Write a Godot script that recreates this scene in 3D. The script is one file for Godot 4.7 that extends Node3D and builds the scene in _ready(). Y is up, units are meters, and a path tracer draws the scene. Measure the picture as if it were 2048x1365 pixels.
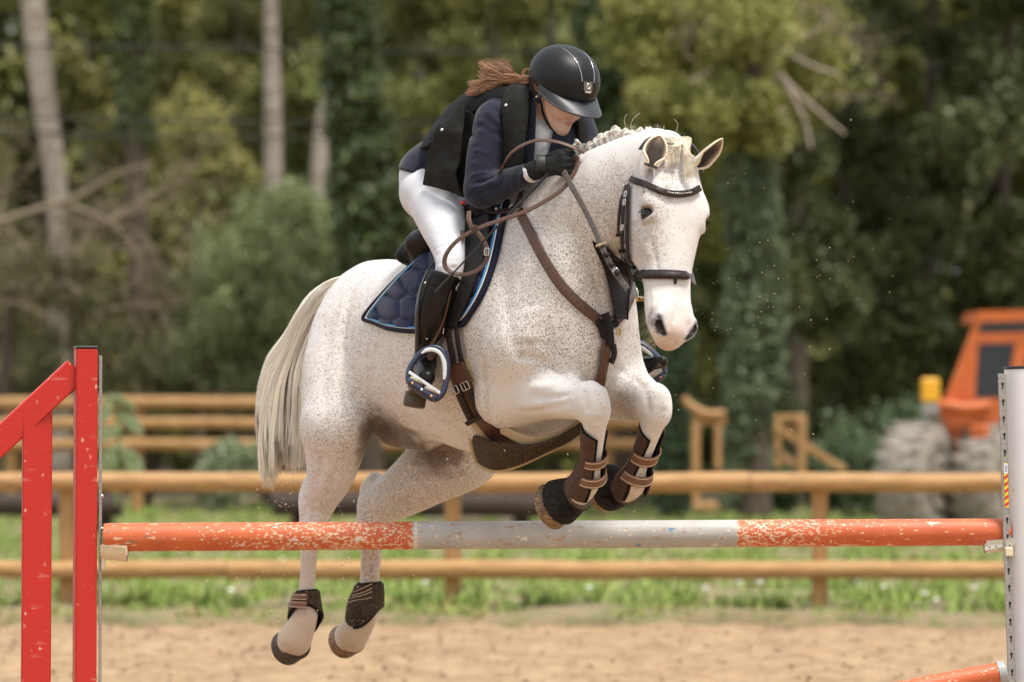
extends Node3D
# A show jumper: grey horse and rider over a red and white pole, a rail fence and a wood behind.

const FOCAL := 8400.0      # focal length in units of the photograph's pixels
const EYE := 14.0          # camera distance in front of the jump
const TALL := 1.47         # camera height
const HORIZON := 790.0

var names := {}
var M := {}                # materials by name

# ---------------------------------------------------------------- places
func P(px: float, py: float, z: float) -> Vector3:
	var k := (EYE - z) / FOCAL
	return Vector3((px - 1024.0) * k, TALL + (HORIZON - py) * k, z)

func W(px: float, z: float) -> float:
	return px * (EYE - z) / FOCAL

# ---------------------------------------------------------------- naming
func numbered(called: String) -> String:
	var k: int = names.get(called, 0)
	names[called] = k + 1
	return called if k == 0 else "%s_%03d" % [called, k]

func tag(o: Node3D, label: String, category: String, group := "", kind := "") -> Node3D:
	o.set_meta("label", label)
	o.set_meta("category", category)
	if group:
		o.set_meta("group", group)
	if kind:
		o.set_meta("kind", kind)
	return o

func thing(called: String, label: String, category: String, at := Vector3.ZERO, group := "") -> Node3D:
	var o := Node3D.new()
	o.name = numbered(called)
	add_child(o)
	o.position = at
	tag(o, label, category, group)
	return o

func put(called: String, mesh: Mesh, mat: Material, parent: Node3D) -> MeshInstance3D:
	var o := MeshInstance3D.new()
	o.mesh = mesh
	if mat:
		o.material_override = mat
	if parent == self:
		o.name = numbered(called)
		add_child(o)
	else:
		var k := 0
		var nm := called
		while parent.has_node(nm):
			k += 1
			nm = "%s_%03d" % [called, k]
		o.name = nm
		parent.add_child(o)
		o.position = -origin_of(parent)
	return o

func origin_of(n: Node3D) -> Vector3:      # parts are written in world places; things are only ever moved, not turned
	var s := Vector3.ZERO
	var q: Node = n
	while q is Node3D and q != self:
		s += q.position
		q = q.get_parent()
	return s

func structure(called: String, mesh: Mesh, mat: Material) -> MeshInstance3D:
	var o := put(called, mesh, mat, self)
	o.set_meta("kind", "structure")
	return o

func stuff(o: Node3D) -> Node3D:
	o.set_meta("kind", "stuff")
	return o

# ---------------------------------------------------------------- a field of blended limbs, meshed as surface nets
class Field:
	var a := PackedVector3Array()
	var b := PackedVector3Array()
	var r1 := PackedFloat32Array()
	var r2 := PackedFloat32Array()
	var kk := PackedFloat32Array()
	var n := PackedVector3Array()
	var s := PackedFloat32Array()
	var op := PackedInt32Array()           # 0 join, 1 carve, 2 cut by a plane
	var grp := PackedInt32Array()          # bones of one limb share a number: joined to each other first
	var last := 0
	var cell := 0.01
	var lo := Vector3.ZERO
	var dims := Vector3i.ZERO
	var got := []
	const B := 10

	func bone(p: Vector3, ra: float, q: Vector3, rb: float, k := 0.03, axis := Vector3.ZERO, flat := 1.0, o := 0) -> void:
		a.append(p); b.append(q); r1.append(ra); r2.append(rb); kk.append(k)
		n.append(axis.normalized() if axis != Vector3.ZERO else axis); s.append(flat); op.append(o)
		last += 1
		grp.append(last)

	# a limb: a smooth chain through [place, radius] pairs
	func chain(pts: Array, rads: Array, k := 0.03, axis := Vector3.ZERO, flat := 1.0, o := 0, per := 5) -> void:
		var m := pts.size()
		var p0: Vector3 = pts[0]
		var q0: float = rads[0]
		var mine := last + 1
		for i in m - 1:
			for j in per:
				var t := (j + 1) / float(per)
				var p: Vector3 = (pts[i] as Vector3).cubic_interpolate(pts[i + 1], pts[maxi(i - 1, 0)], pts[mini(i + 2, m - 1)], t)
				var q := cubic_interpolate(rads[i], rads[i + 1], rads[maxi(i - 1, 0)], rads[mini(i + 2, m - 1)], t)
				bone(p0, q0, p, q, k, axis, flat, o)
				p0 = p
				q0 = q
		for i in range(grp.size() - (m - 1) * per, grp.size()):
			grp[i] = mine
		last = mine

	func ball(p: Vector3, r: float, k := 0.03, axis := Vector3.ZERO, flat := 1.0) -> void:
		bone(p, r, p, r, k, axis, flat)

	func carve(p: Vector3, ra: float, q: Vector3, rb: float, k := 0.01, axis := Vector3.ZERO, flat := 1.0) -> void:
		bone(p, ra, q, rb, k, axis, flat, 1)

	func cut(p: Vector3, outward: Vector3, k := 0.004) -> void:
		bone(p, 0.0, p, 0.0, k, outward, 1.0, 2)

	func one(i: int, p: Vector3) -> float:
		if op[i] == 2:
			return (p - a[i]).dot(n[i])
		var f := 1.0
		var A := a[i]
		var BA := b[i] - A
		if s[i] != 1.0:
			var c := 1.0 / s[i] - 1.0
			f = minf(1.0, s[i])
			p += n[i] * (p.dot(n[i]) * c)
			A += n[i] * (A.dot(n[i]) * c)
			BA += n[i] * (BA.dot(n[i]) * c)
		var l := BA.length_squared()
		var h := 0.0
		if l > 1e-10:
			h = (p - A).dot(BA) / l
			h = clampf(h - (p - A - BA * h).length() * slant(r1[i] - r2[i], l), 0.0, 1.0)
		return ((p - A - BA * h).length() - lerpf(r1[i], r2[i], h)) * f

	func slant(dr: float, l: float) -> float:      # how far along the axis the nearest sphere of a round cone lies, per metre off it
		return dr / (l * sqrt(1.0 - dr * dr / l)) if dr * dr < l * 0.96 else 0.0

	func at(p: Vector3, some := PackedInt32Array()) -> float:
		var v := 1.0
		var t := 1.0
		var all := some.is_empty()
		var m := a.size() if all else some.size()
		for j in m:
			var i := j if all else some[j]
			t = minf(t, one(i, p)) if op[i] < 2 else one(i, p)
			if j + 1 < m and grp[j + 1 if all else some[j + 1]] == grp[i]:
				continue
			if op[i] == 0:
				var e := kk[i] - absf(t - v)
				v = minf(t, v) - (e * e / (4.0 * kk[i]) if e > 0.0 else 0.0)
			else:
				if op[i] == 1:
					t = -t
				var e := kk[i] - absf(t - v)
				v = maxf(t, v) + (e * e / (4.0 * kk[i]) if e > 0.0 else 0.0)
			t = 1.0
		return v

	func grad(p: Vector3, some := PackedInt32Array()) -> Vector3:
		var e := 0.004
		return Vector3(at(p + Vector3(e, 0, 0), some) - at(p - Vector3(e, 0, 0), some), at(p + Vector3(0, e, 0), some) - at(p - Vector3(0, e, 0), some), at(p + Vector3(0, 0, e), some) - at(p - Vector3(0, 0, e), some)).normalized()

	func along(from: Vector3, dir: Vector3) -> PackedInt32Array:      # the bones that a line passes near
		var out := PackedInt32Array()
		for i in a.size():
			var mid := (a[i] + b[i]) * 0.5 - from
			var r := a[i].distance_to(b[i]) * 0.5 + maxf(r1[i], r2[i]) * maxf(1.0, s[i]) + kk[i] + 0.03
			if (mid - dir * mid.dot(dir)).length_squared() < r * r:
				out.append(i)
		return out

	func block(bi: int) -> void:
		var nx := dims.x
		var ny := dims.y
		var c := Vector3i(bi % nx, (bi / nx) % ny, bi / (nx * ny)) * B
		var N := B + 2
		var org := lo + Vector3(c - Vector3i.ONE) * cell
		var mid := org + Vector3.ONE * (cell * (N - 1) * 0.5)
		var reach := cell * (N - 1) * 0.5 * 1.7321
		var list := PackedInt32Array()
		var near := 1.0
		for i in a.size():
			var d := one(i, mid)
			if op[i] == 0:
				near = minf(near, d - kk[i])
				if d < reach + kk[i] + 2.0 * cell:
					list.append(i)
			elif absf(d) < reach + kk[i] + 2.0 * cell or (op[i] == 2 and d > 0.0) or (op[i] == 1 and d < 0.0):
				list.append(i)
		if near > reach or list.is_empty():
			return
		if at(mid) < -reach * 1.05:
			return
		var v := PackedFloat32Array()
		v.resize(N * N * N)
		v.fill(1.0)
		var tmp := PackedFloat32Array()
		tmp.resize(N * N * N)
		for li in list.size():
			var i := list[li]
			var A := a[i]
			var BA := b[i] - A
			var nn := n[i]
			var o := op[i]
			var first := li == 0 or grp[list[li - 1]] != grp[i]
			var final := li == list.size() - 1 or grp[list[li + 1]] != grp[i]
			var scaled := s[i] != 1.0 and o != 2
			var cc := 1.0 / s[i] - 1.0
			var f := minf(1.0, s[i])
			if scaled:
				A += nn * (A.dot(nn) * cc)
				BA += nn * (BA.dot(nn) * cc)
			var l := BA.length_squared()
			var inv := 1.0 / l if l > 1e-10 else 0.0
			var R := r1[i]
			var DR := r2[i] - R
			var sl := slant(-DR, l) if l > 1e-10 else 0.0
			var k := kk[i]
			var ik := 0.25 / k
			var w := 0
			if first:
				tmp.fill(9.0)
			for z in N:
				for y in N:
					for x in N:
						var p := org + Vector3(x, y, z) * cell
						var d: float
						if o == 2:
							d = (p - A).dot(nn)
						else:
							if scaled:
								p += nn * (p.dot(nn) * cc)
							p -= A
							var h := p.dot(BA) * inv
							h = clampf(h - (p - BA * h).length() * sl, 0.0, 1.0)
							d = ((p - BA * h).length() - (R + DR * h)) * f
						if not first:
							d = minf(d, tmp[w])
						if not final:
							tmp[w] = d
							w += 1
							continue
						var u := v[w]
						if o == 0:
							var e := k - absf(d - u)
							v[w] = minf(d, u) - e * e * ik if e > 0.0 else minf(d, u)
						else:
							if o == 1:
								d = -d
							var e := k - absf(d - u)
							v[w] = maxf(d, u) + e * e * ik if e > 0.0 else maxf(d, u)
						w += 1
		var NN := N * N
		var ids := PackedInt32Array()
		ids.resize(NN * N)
		ids.fill(-1)
		var verts := PackedVector3Array()
		var keys := PackedInt64Array()
		var corner := [0, 1, N, N + 1, NN, NN + 1, NN + N, NN + N + 1]
		var pos := [Vector3(0, 0, 0), Vector3(1, 0, 0), Vector3(0, 1, 0), Vector3(1, 1, 0), Vector3(0, 0, 1), Vector3(1, 0, 1), Vector3(0, 1, 1), Vector3(1, 1, 1)]
		var edges := [0, 1, 2, 3, 4, 5, 6, 7, 0, 2, 1, 3, 4, 6, 5, 7, 0, 4, 1, 5, 2, 6, 3, 7]
		for z in N - 1:
			for y in N - 1:
				for x in N - 1:
					var w := x + N * y + NN * z
					var q := v[w] < 0.0
					if (v[w + 1] < 0.0) == q and (v[w + N] < 0.0) == q and (v[w + N + 1] < 0.0) == q and (v[w + NN] < 0.0) == q and (v[w + NN + 1] < 0.0) == q and (v[w + NN + N] < 0.0) == q and (v[w + NN + N + 1] < 0.0) == q:
						continue
					var sum := Vector3.ZERO
					var m := 0
					for e in range(0, 24, 2):
						var v0: float = v[w + corner[edges[e]]]
						var v1: float = v[w + corner[edges[e + 1]]]
						if (v0 < 0.0) != (v1 < 0.0):
							sum += pos[edges[e]].lerp(pos[edges[e + 1]], v0 / (v0 - v1))
							m += 1
					ids[w] = verts.size()
					verts.append(org + (Vector3(x, y, z) + sum / m) * cell)
					keys.append(((c.x + x) * 8192 + c.y + y) * 8192 + c.z + z)
		if verts.is_empty():
			return
		var quads := PackedInt32Array()
		for z in range(1, N - 1):
			for y in range(1, N - 1):
				for x in range(1, N - 1):
					var w := x + N * y + NN * z
					var q := v[w] < 0.0
					if (v[w + 1] < 0.0) != q:
						_quad(quads, ids[w - N - NN], ids[w - NN], ids[w], ids[w - N], q)
					if (v[w + N] < 0.0) != q:
						_quad(quads, ids[w - 1 - NN], ids[w - 1], ids[w], ids[w - NN], q)
					if (v[w + NN] < 0.0) != q:
						_quad(quads, ids[w - 1 - N], ids[w - N], ids[w], ids[w - 1], q)
		got[bi] = [verts, keys, quads]

	func _quad(q: PackedInt32Array, i0: int, i1: int, i2: int, i3: int, flip: bool) -> void:
		if flip:
			q.append_array(PackedInt32Array([i0, i2, i1, i0, i3, i2]))
		else:
			q.append_array(PackedInt32Array([i0, i1, i2, i0, i2, i3]))

	# -> [vertices, normals, indices]
	func net(size: float, smooth := 2) -> Array:
		cell = size
		var hi := Vector3.ONE * -1e9
		lo = Vector3.ONE * 1e9
		for i in a.size():
			if op[i] != 0:
				continue
			var r := maxf(r1[i], r2[i]) * maxf(1.0, s[i]) + kk[i] * 0.5 + cell * 2.0
			lo = lo.min(a[i] - Vector3.ONE * r).min(b[i] - Vector3.ONE * r)
			hi = hi.max(a[i] + Vector3.ONE * r).max(b[i] + Vector3.ONE * r)
		dims = Vector3i(((hi - lo) / (cell * B)).ceil())
		got = []
		got.resize(dims.x * dims.y * dims.z)
		var id := WorkerThreadPool.add_group_task(block, got.size(), -1, true)
		WorkerThreadPool.wait_for_group_task_completion(id)
		var where := {}
		var vs := PackedVector3Array()
		var ix := PackedInt32Array()
		for g in got:
			if g == null:
				continue
			var map := PackedInt32Array()
			map.resize(g[0].size())
			for i in g[0].size():
				var k: int = g[1][i]
				var j: int = where.get(k, -1)
				if j < 0:
					j = vs.size()
					where[k] = j
					vs.append(g[0][i])
				map[i] = j
			for i in g[2]:
				ix.append(map[i])
		got = []
		for pass_ in smooth:
			var sum := PackedVector3Array()
			sum.resize(vs.size())
			var cnt := PackedInt32Array()
			cnt.resize(vs.size())
			for t in range(0, ix.size(), 3):
				var i := ix[t]
				var j := ix[t + 1]
				var k := ix[t + 2]
				sum[i] += vs[j]
				sum[j] += vs[k]
				sum[k] += vs[i]
				cnt[i] += 1
				cnt[j] += 1
				cnt[k] += 1
			for i in vs.size():
				if cnt[i]:
					vs[i] = vs[i].lerp(sum[i] / cnt[i], 0.6)
		var ns := PackedVector3Array()
		ns.resize(vs.size())
		for t in range(0, ix.size(), 3):
			var fn := (vs[ix[t + 2]] - vs[ix[t]]).cross(vs[ix[t + 1]] - vs[ix[t]])
			ns[ix[t]] += fn
			ns[ix[t + 1]] += fn
			ns[ix[t + 2]] += fn
		for i in ns.size():
			ns[i] = ns[i].normalized()
		return [vs, ns, ix]

	# from the eye through a pixel onto the surface, then off along its normal
	func hit(from: Vector3, dir: Vector3, start: float, stop: float) -> Array:
		var t := start
		var some := along(from, dir)
		if some.is_empty():
			return []
		for i in 40:
			var d := at(from + dir * t, some)
			if d < 0.0007:
				break
			t += d * 0.9
			if t > stop:
				return []
		return [from + dir * t, grad(from + dir * t, some)]

func solid(net: Array, colors := PackedColorArray(), uvs := PackedVector2Array()) -> ArrayMesh:
	var m := ArrayMesh.new()
	add_net(m, net, null, colors, uvs)
	return m

func add_net(m: ArrayMesh, net: Array, mat: Material, colors := PackedColorArray(), uvs := PackedVector2Array()) -> void:
	if net[2].is_empty():
		return
	var arr := []
	arr.resize(Mesh.ARRAY_MAX)
	arr[Mesh.ARRAY_VERTEX] = net[0]
	arr[Mesh.ARRAY_NORMAL] = net[1]
	arr[Mesh.ARRAY_INDEX] = net[2]
	if colors.size():
		arr[Mesh.ARRAY_COLOR] = colors
	if uvs.size():
		arr[Mesh.ARRAY_TEX_UV] = uvs
	m.add_surface_from_arrays(Mesh.PRIMITIVE_TRIANGLES, arr)
	if mat:
		m.surface_set_material(m.get_surface_count() - 1, mat)

# ---------------------------------------------------------------- small shapes
class Shape:                                # grows vertex by vertex, then becomes one mesh
	var v := PackedVector3Array()
	var n := PackedVector3Array()
	var u := PackedVector2Array()
	var c := PackedColorArray()
	var x := PackedInt32Array()
	var tint := Color.WHITE

	func point(p: Vector3, q: Vector3, w := Vector2.ZERO) -> int:
		v.append(p); n.append(q); u.append(w); c.append(tint)
		return v.size() - 1

	func tri(i: int, j: int, k: int) -> void:      # wound so that the front looks along the normals
		var fn := (v[k] - v[i]).cross(v[j] - v[i])
		if fn.dot(n[i] + n[j] + n[k]) < 0.0:
			x.append_array(PackedInt32Array([i, k, j]))
		else:
			x.append_array(PackedInt32Array([i, j, k]))

	func flat(p: Array, uv := []) -> void:          # a flat convex polygon; its front is where its corners run clockwise
		var fn: Vector3 = ((p[2] - p[0]) as Vector3).cross(p[1] - p[0]).normalized()
		var s := v.size()
		for i in p.size():
			point(p[i], fn, uv[i] if uv.size() else Vector2.ZERO)
		for i in range(2, p.size()):
			x.append_array(PackedInt32Array([s, s + i - 1, s + i]))

	# a grid of points rows x cols (row-major), smooth
	func sheet(g: PackedVector3Array, cols: int, wrap := false, flip := false, uv_scale := Vector2.ONE) -> void:
		var rows := g.size() / cols
		var s := v.size()
		var uu := 0.0
		for r in rows:
			for k in cols:
				var l := g[r * cols + ((k - 1 + cols) % cols if wrap else maxi(k - 1, 0))]
				var rr := g[r * cols + ((k + 1) % cols if wrap else mini(k + 1, cols - 1))]
				var t := g[maxi(r - 1, 0) * cols + k]
				var bb := g[mini(r + 1, rows - 1) * cols + k]
				var q := (rr - l).cross(bb - t)
				if q.length_squared() < 1e-16:
					q = (g[r * cols + k] - g[(rows / 2) * cols + k])
				q = q.normalized()
				point(g[r * cols + k], -q if flip else q, Vector2(k / float(cols - 1), r / float(rows - 1)) * uv_scale)
		for r in rows - 1:
			for k in (cols if wrap else cols - 1):
				var i := s + r * cols + k
				var j := s + r * cols + (k + 1) % cols
				_two(i, j, j + cols, i + cols, flip)

	func _two(i: int, j: int, k: int, l: int, flip: bool) -> void:
		if flip:
			x.append_array(PackedInt32Array([i, j, k, i, k, l]))
		else:
			x.append_array(PackedInt32Array([i, k, j, i, l, k]))

	# a tube along points, radii per point, round by `sides`; squash scales it along `up` when given
	func tube(pts: PackedVector3Array, rad: PackedFloat32Array, sides := 8, up := Vector3.ZERO, squash := 1.0, cap := true) -> void:
		var s := v.size()
		var m := pts.size()
		var t0 := (pts[1] - pts[0]).normalized()
		var nrm := up
		if nrm == Vector3.ZERO:
			nrm = Vector3.UP if absf(t0.y) < 0.9 else Vector3.RIGHT
		var along := 0.0
		for i in m:
			var t := (pts[mini(i + 1, m - 1)] - pts[maxi(i - 1, 0)]).normalized()
			nrm = (nrm - t * nrm.dot(t))
			nrm = nrm.normalized() if nrm.length_squared() > 1e-9 else t.cross(Vector3(0.3, 0.5, 0.8)).normalized()
			var bi := t.cross(nrm)
			if i > 0:
				along += pts[i].distance_to(pts[i - 1])
			for k in sides + 1:
				var an := TAU * k / sides
				var q := (nrm * cos(an) * squash + bi * sin(an))
				var nn := (nrm * cos(an) / squash + bi * sin(an)).normalized()
				point(pts[i] + q * rad[mini(i, rad.size() - 1)], nn, Vector2(along, k / float(sides)))
		var row := sides + 1
		for i in m - 1:
			for k in sides:
				var w := s + i * row + k
				tri(w, w + 1, w + row)
				tri(w + 1, w + row + 1, w + row)
		if cap:
			for e in [0, m - 1]:
				var t: Vector3 = (pts[0] - pts[1]).normalized() if e == 0 else (pts[m - 1] - pts[m - 2]).normalized()
				var cc := point(pts[e], t, Vector2.ZERO)
				var f := v.size()
				for k in sides + 1:
					point(v[s + e * row + k], t, Vector2.ZERO)
				for k in sides:
					tri(cc, f + k, f + k + 1)

	# a strap: a flat band along points whose broad face looks along nrm; uv.x runs along it in metres, uv.y across the outer face 0.25..0.75
	func strap(pts: PackedVector3Array, nrm: PackedVector3Array, wide: float, thick: float, taper := 1.0) -> void:
		var s := v.size()
		var m := pts.size()
		var along := 0.0
		var prof := [Vector2(-0.5, 0.0), Vector2(-0.5, 0.6), Vector2(-0.42, 1.0), Vector2(0.42, 1.0), Vector2(0.5, 0.6), Vector2(0.5, 0.0)]
		var pn := [Vector2(-1, -0.2), Vector2(-1, 0.3), Vector2(-0.25, 1), Vector2(0.25, 1), Vector2(1, 0.3), Vector2(1, -0.2)]
		var pv := [0.0, 0.15, 0.25, 0.75, 0.85, 1.0]
		for i in m:
			var t := (pts[mini(i + 1, m - 1)] - pts[maxi(i - 1, 0)]).normalized()
			var nn := (nrm[i] - t * nrm[i].dot(t)).normalized()
			var bi := t.cross(nn)
			if i > 0:
				along += pts[i].distance_to(pts[i - 1])
			var ww := wide * lerpf(1.0, taper, i / float(m - 1))
			for k in 6:
				point(pts[i] + bi * (prof[k].x * ww) + nn * (prof[k].y * thick), (bi * pn[k].x + nn * pn[k].y).normalized(), Vector2(along, pv[k]))
		for i in m - 1:
			for k in 5:
				var w := s + i * 6 + k
				tri(w, w + 1, w + 6)
				tri(w + 1, w + 7, w + 6)
			# the back
			var q := s + i * 6
			x.append_array(PackedInt32Array([q, q + 5, q + 11, q, q + 11, q + 6]))
		for e in [0, m - 1]:
			var t: Vector3 = (pts[0] - pts[1]).normalized() if e == 0 else (pts[m - 1] - pts[m - 2]).normalized()
			var f := v.size()
			for k in 6:
				point(v[s + e * 6 + k], t, Vector2(along, 0.5))
			for k in range(2, 6):
				tri(f, f + k - 1, f + k)

	# a box given by its middle, three half-axes and a chamfer
	func box(mid: Vector3, hx: Vector3, hy: Vector3, hz: Vector3, bevel := 0.0) -> void:
		var ax := [hx, hy, hz]
		var b := minf(bevel, 0.49 * minf(hx.length(), minf(hy.length(), hz.length())))
		for i in 3:
			for sg in [-1.0, 1.0]:
				var nn: Vector3 = ax[i].normalized() * sg
				var e1: Vector3 = ax[(i + 1) % 3]
				var e2: Vector3 = ax[(i + 2) % 3]
				var s1 := e1 - e1.normalized() * b
				var s2 := e2 - e2.normalized() * b
				var o: Vector3 = mid + ax[i] * sg
				var l1 := e1.length() * 2.0
				var l2 := e2.length() * 2.0
				var w := point(o - s1 - s2, nn, Vector2(0, 0))
				point(o + s1 - s2, nn, Vector2(l1, 0))
				point(o + s1 + s2, nn, Vector2(l1, l2))
				point(o - s1 + s2, nn, Vector2(0, l2))
				tri(w, w + 1, w + 2)
				tri(w, w + 2, w + 3)
		if b <= 0.0:
			return
		for i in 3:                                   # chamfered edges run along axis i
			var e0: Vector3 = ax[i] - ax[i].normalized() * b
			for s1 in [-1.0, 1.0]:
				for s2 in [-1.0, 1.0]:
					var p1: Vector3 = ax[(i + 1) % 3]
					var p2: Vector3 = ax[(i + 2) % 3]
					var o1: Vector3 = mid + p1 * s1 + (p2 - p2.normalized() * b) * s2
					var o2: Vector3 = mid + (p1 - p1.normalized() * b) * s1 + p2 * s2
					var nn: Vector3 = (p1.normalized() * s1 + p2.normalized() * s2).normalized()
					var w := point(o1 - e0, nn)
					point(o1 + e0, nn); point(o2 + e0, nn); point(o2 - e0, nn)
					tri(w, w + 1, w + 2)
					tri(w, w + 2, w + 3)
		for s0 in [-1.0, 1.0]:
			for s1 in [-1.0, 1.0]:
				for s2 in [-1.0, 1.0]:
					var q0: Vector3 = hx - hx.normalized() * b
					var q1: Vector3 = hy - hy.normalized() * b
					var q2: Vector3 = hz - hz.normalized() * b
					var nn: Vector3 = (hx.normalized() * s0 + hy.normalized() * s1 + hz.normalized() * s2).normalized()
					var w := point(mid + hx * s0 + q1 * s1 + q2 * s2, nn)
					point(mid + q0 * s0 + hy * s1 + q2 * s2, nn)
					point(mid + q0 * s0 + q1 * s1 + hz * s2, nn)
					tri(w, w + 1, w + 2)

	# turned round an axis: profile points are (distance along, radius)
	func lathe(base: Vector3, axis: Vector3, prof: PackedVector2Array, sides := 24, side := Vector3.ZERO, squash := 1.0) -> void:
		axis = axis.normalized()
		var e1 := side if side != Vector3.ZERO else (axis.cross(Vector3.UP) if absf(axis.y) < 0.9 else axis.cross(Vector3.RIGHT))
		e1 = (e1 - axis * e1.dot(axis)).normalized()
		var e2 := axis.cross(e1)
		var s := v.size()
		var m := prof.size()
		for i in m:
			var d := prof[mini(i + 1, m - 1)] - prof[maxi(i - 1, 0)]
			for k in sides + 1:
				var an := TAU * k / sides
				var rd := e1 * cos(an) * squash + e2 * sin(an)
				var nn := (e1 * cos(an) / squash + e2 * sin(an)).normalized()
				point(base + axis * prof[i].x + rd * prof[i].y, (nn * d.x - axis * d.y).normalized() if d.length() > 1e-7 else nn, Vector2(k / float(sides), prof[i].x))
		for i in m - 1:
			for k in sides:
				var w := s + i * (sides + 1) + k
				tri(w, w + 1, w + sides + 1)
				tri(w + 1, w + sides + 2, w + sides + 1)

	func mesh(colored := false) -> ArrayMesh:
		var m := ArrayMesh.new()
		into(m, null, colored)
		return m

	func into(m: ArrayMesh, mat: Material, colored := false) -> void:
		var arr := []
		arr.resize(Mesh.ARRAY_MAX)
		arr[Mesh.ARRAY_VERTEX] = v
		arr[Mesh.ARRAY_NORMAL] = n
		arr[Mesh.ARRAY_TEX_UV] = u
		arr[Mesh.ARRAY_INDEX] = x
		if colored:
			arr[Mesh.ARRAY_COLOR] = c
		m.add_surface_from_arrays(Mesh.PRIMITIVE_TRIANGLES, arr)
		if mat:
			m.surface_set_material(m.get_surface_count() - 1, mat)

# a smooth curve through points, `per` pieces between neighbours
func curve(pts: Array, per := 6, closed := false) -> PackedVector3Array:
	var out := PackedVector3Array()
	var m := pts.size()
	var spans := m if closed else m - 1
	for i in spans:
		var p0: Vector3 = pts[(i - 1 + m) % m] if closed else pts[maxi(i - 1, 0)]
		var p1: Vector3 = pts[i]
		var p2: Vector3 = pts[(i + 1) % m]
		var p3: Vector3 = pts[(i + 2) % m] if closed else pts[mini(i + 2, m - 1)]
		for k in per:
			out.append(p1.cubic_interpolate(p2, p0, p3, k / float(per)))
	out.append(pts[0] if closed else pts[m - 1])
	return out

func radii(count: int, list: Array) -> PackedFloat32Array:
	var out := PackedFloat32Array()
	for i in count:
		var t := i / float(maxi(count - 1, 1)) * (list.size() - 1)
		var k := mini(int(t), list.size() - 2)
		out.append(lerpf(list[k], list[k + 1], t - k) if list.size() > 1 else list[0])
	return out

func mat(albedo: Color, rough := 0.8, metal := 0.0) -> StandardMaterial3D:
	var m := StandardMaterial3D.new()
	m.albedo_color = albedo.linear_to_srgb()
	m.roughness = rough
	m.metallic = metal
	return m

func noise_image(freq: float, octaves: int, sd: int, w := 512, h := 512) -> Image:
	var f := FastNoiseLite.new()
	f.seed = sd
	f.frequency = freq
	f.fractal_octaves = octaves
	return f.get_seamless_image(w, h)

func tex(im: Image) -> ImageTexture:
	return ImageTexture.create_from_image(im)

func bump(m: StandardMaterial3D, t: Texture2D, cm: float, scale: Vector3, world := false) -> void:
	m.heightmap_enabled = true
	m.heightmap_texture = t
	m.heightmap_scale = cm
	m.uv1_triplanar = true
	m.uv1_world_triplanar = world
	m.uv1_scale = scale

# ---------------------------------------------------------------- materials
func speckled(w: int, h: int, sd: int, fill: Color, dots: Array) -> Image:     # dots: [count, colour, smallest, largest, stretch, opacity]
	var im := Image.create(w, h, false, Image.FORMAT_RGB8)
	im.fill(fill.linear_to_srgb())
	var rng := RandomNumberGenerator.new()
	rng.seed = sd
	for d in dots:
		for i in int(d[0]):
			blot(im, rng.randi() % w, rng.randi() % h, rng.randf_range(d[2], d[3]), float(d[4]), d[1], float(d[5]) * rng.randf_range(0.5, 1.0), rng)
	return im

func blot(im: Image, cx: int, cy: int, r: float, stretch: float, col: Color, alpha: float, rng: RandomNumberGenerator) -> void:
	var c := col.linear_to_srgb()
	var w := im.get_width()
	var h := im.get_height()
	var ph := rng.randf() * TAU
	var rx := r * stretch
	var e := int(ceil(rx * 1.3))
	var g := int(ceil(r * 1.3))
	for y in range(-g, g + 1):
		for x in range(-e, e + 1):
			var an := atan2(y / r, x / rx)
			var q := Vector2(x / rx, y / r).length() / (1.0 + 0.28 * sin(an * 3.0 + ph) + 0.14 * sin(an * 5.0 - ph))
			if q < 1.0:
				var xx := posmod(cx + x, w)
				var yy := posmod(cy + y, h)
				im.set_pixel(xx, yy, im.get_pixel(xx, yy).lerp(c, alpha * minf(1.0, (1.0 - q) * 3.0)))

func mottled(sd: int, a: Color, b: Color, freq := 0.02, size := 256, octaves := 4) -> ImageTexture:
	var n := noise_image(freq, octaves, sd, size, size)
	var im := Image.create(size, size, false, Image.FORMAT_RGB8)
	for y in size:
		for x in size:
			im.set_pixel(x, y, a.lerp(b, smoothstep(0.15, 0.85, n.get_pixel(x, y).r)).linear_to_srgb())
	return tex(im)

func skin_of(m: StandardMaterial3D, t: Texture2D, scale: float) -> StandardMaterial3D:     # a colour pattern wrapped from three sides, in metres
	m.albedo_color = Color.WHITE
	m.albedo_texture = t
	m.uv1_triplanar = true
	m.uv1_scale = Vector3.ONE / scale
	return m

func relief(m: StandardMaterial3D, t: Texture2D, cm: float) -> StandardMaterial3D:
	m.heightmap_enabled = true
	m.heightmap_texture = t
	m.heightmap_scale = cm
	return m

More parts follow.
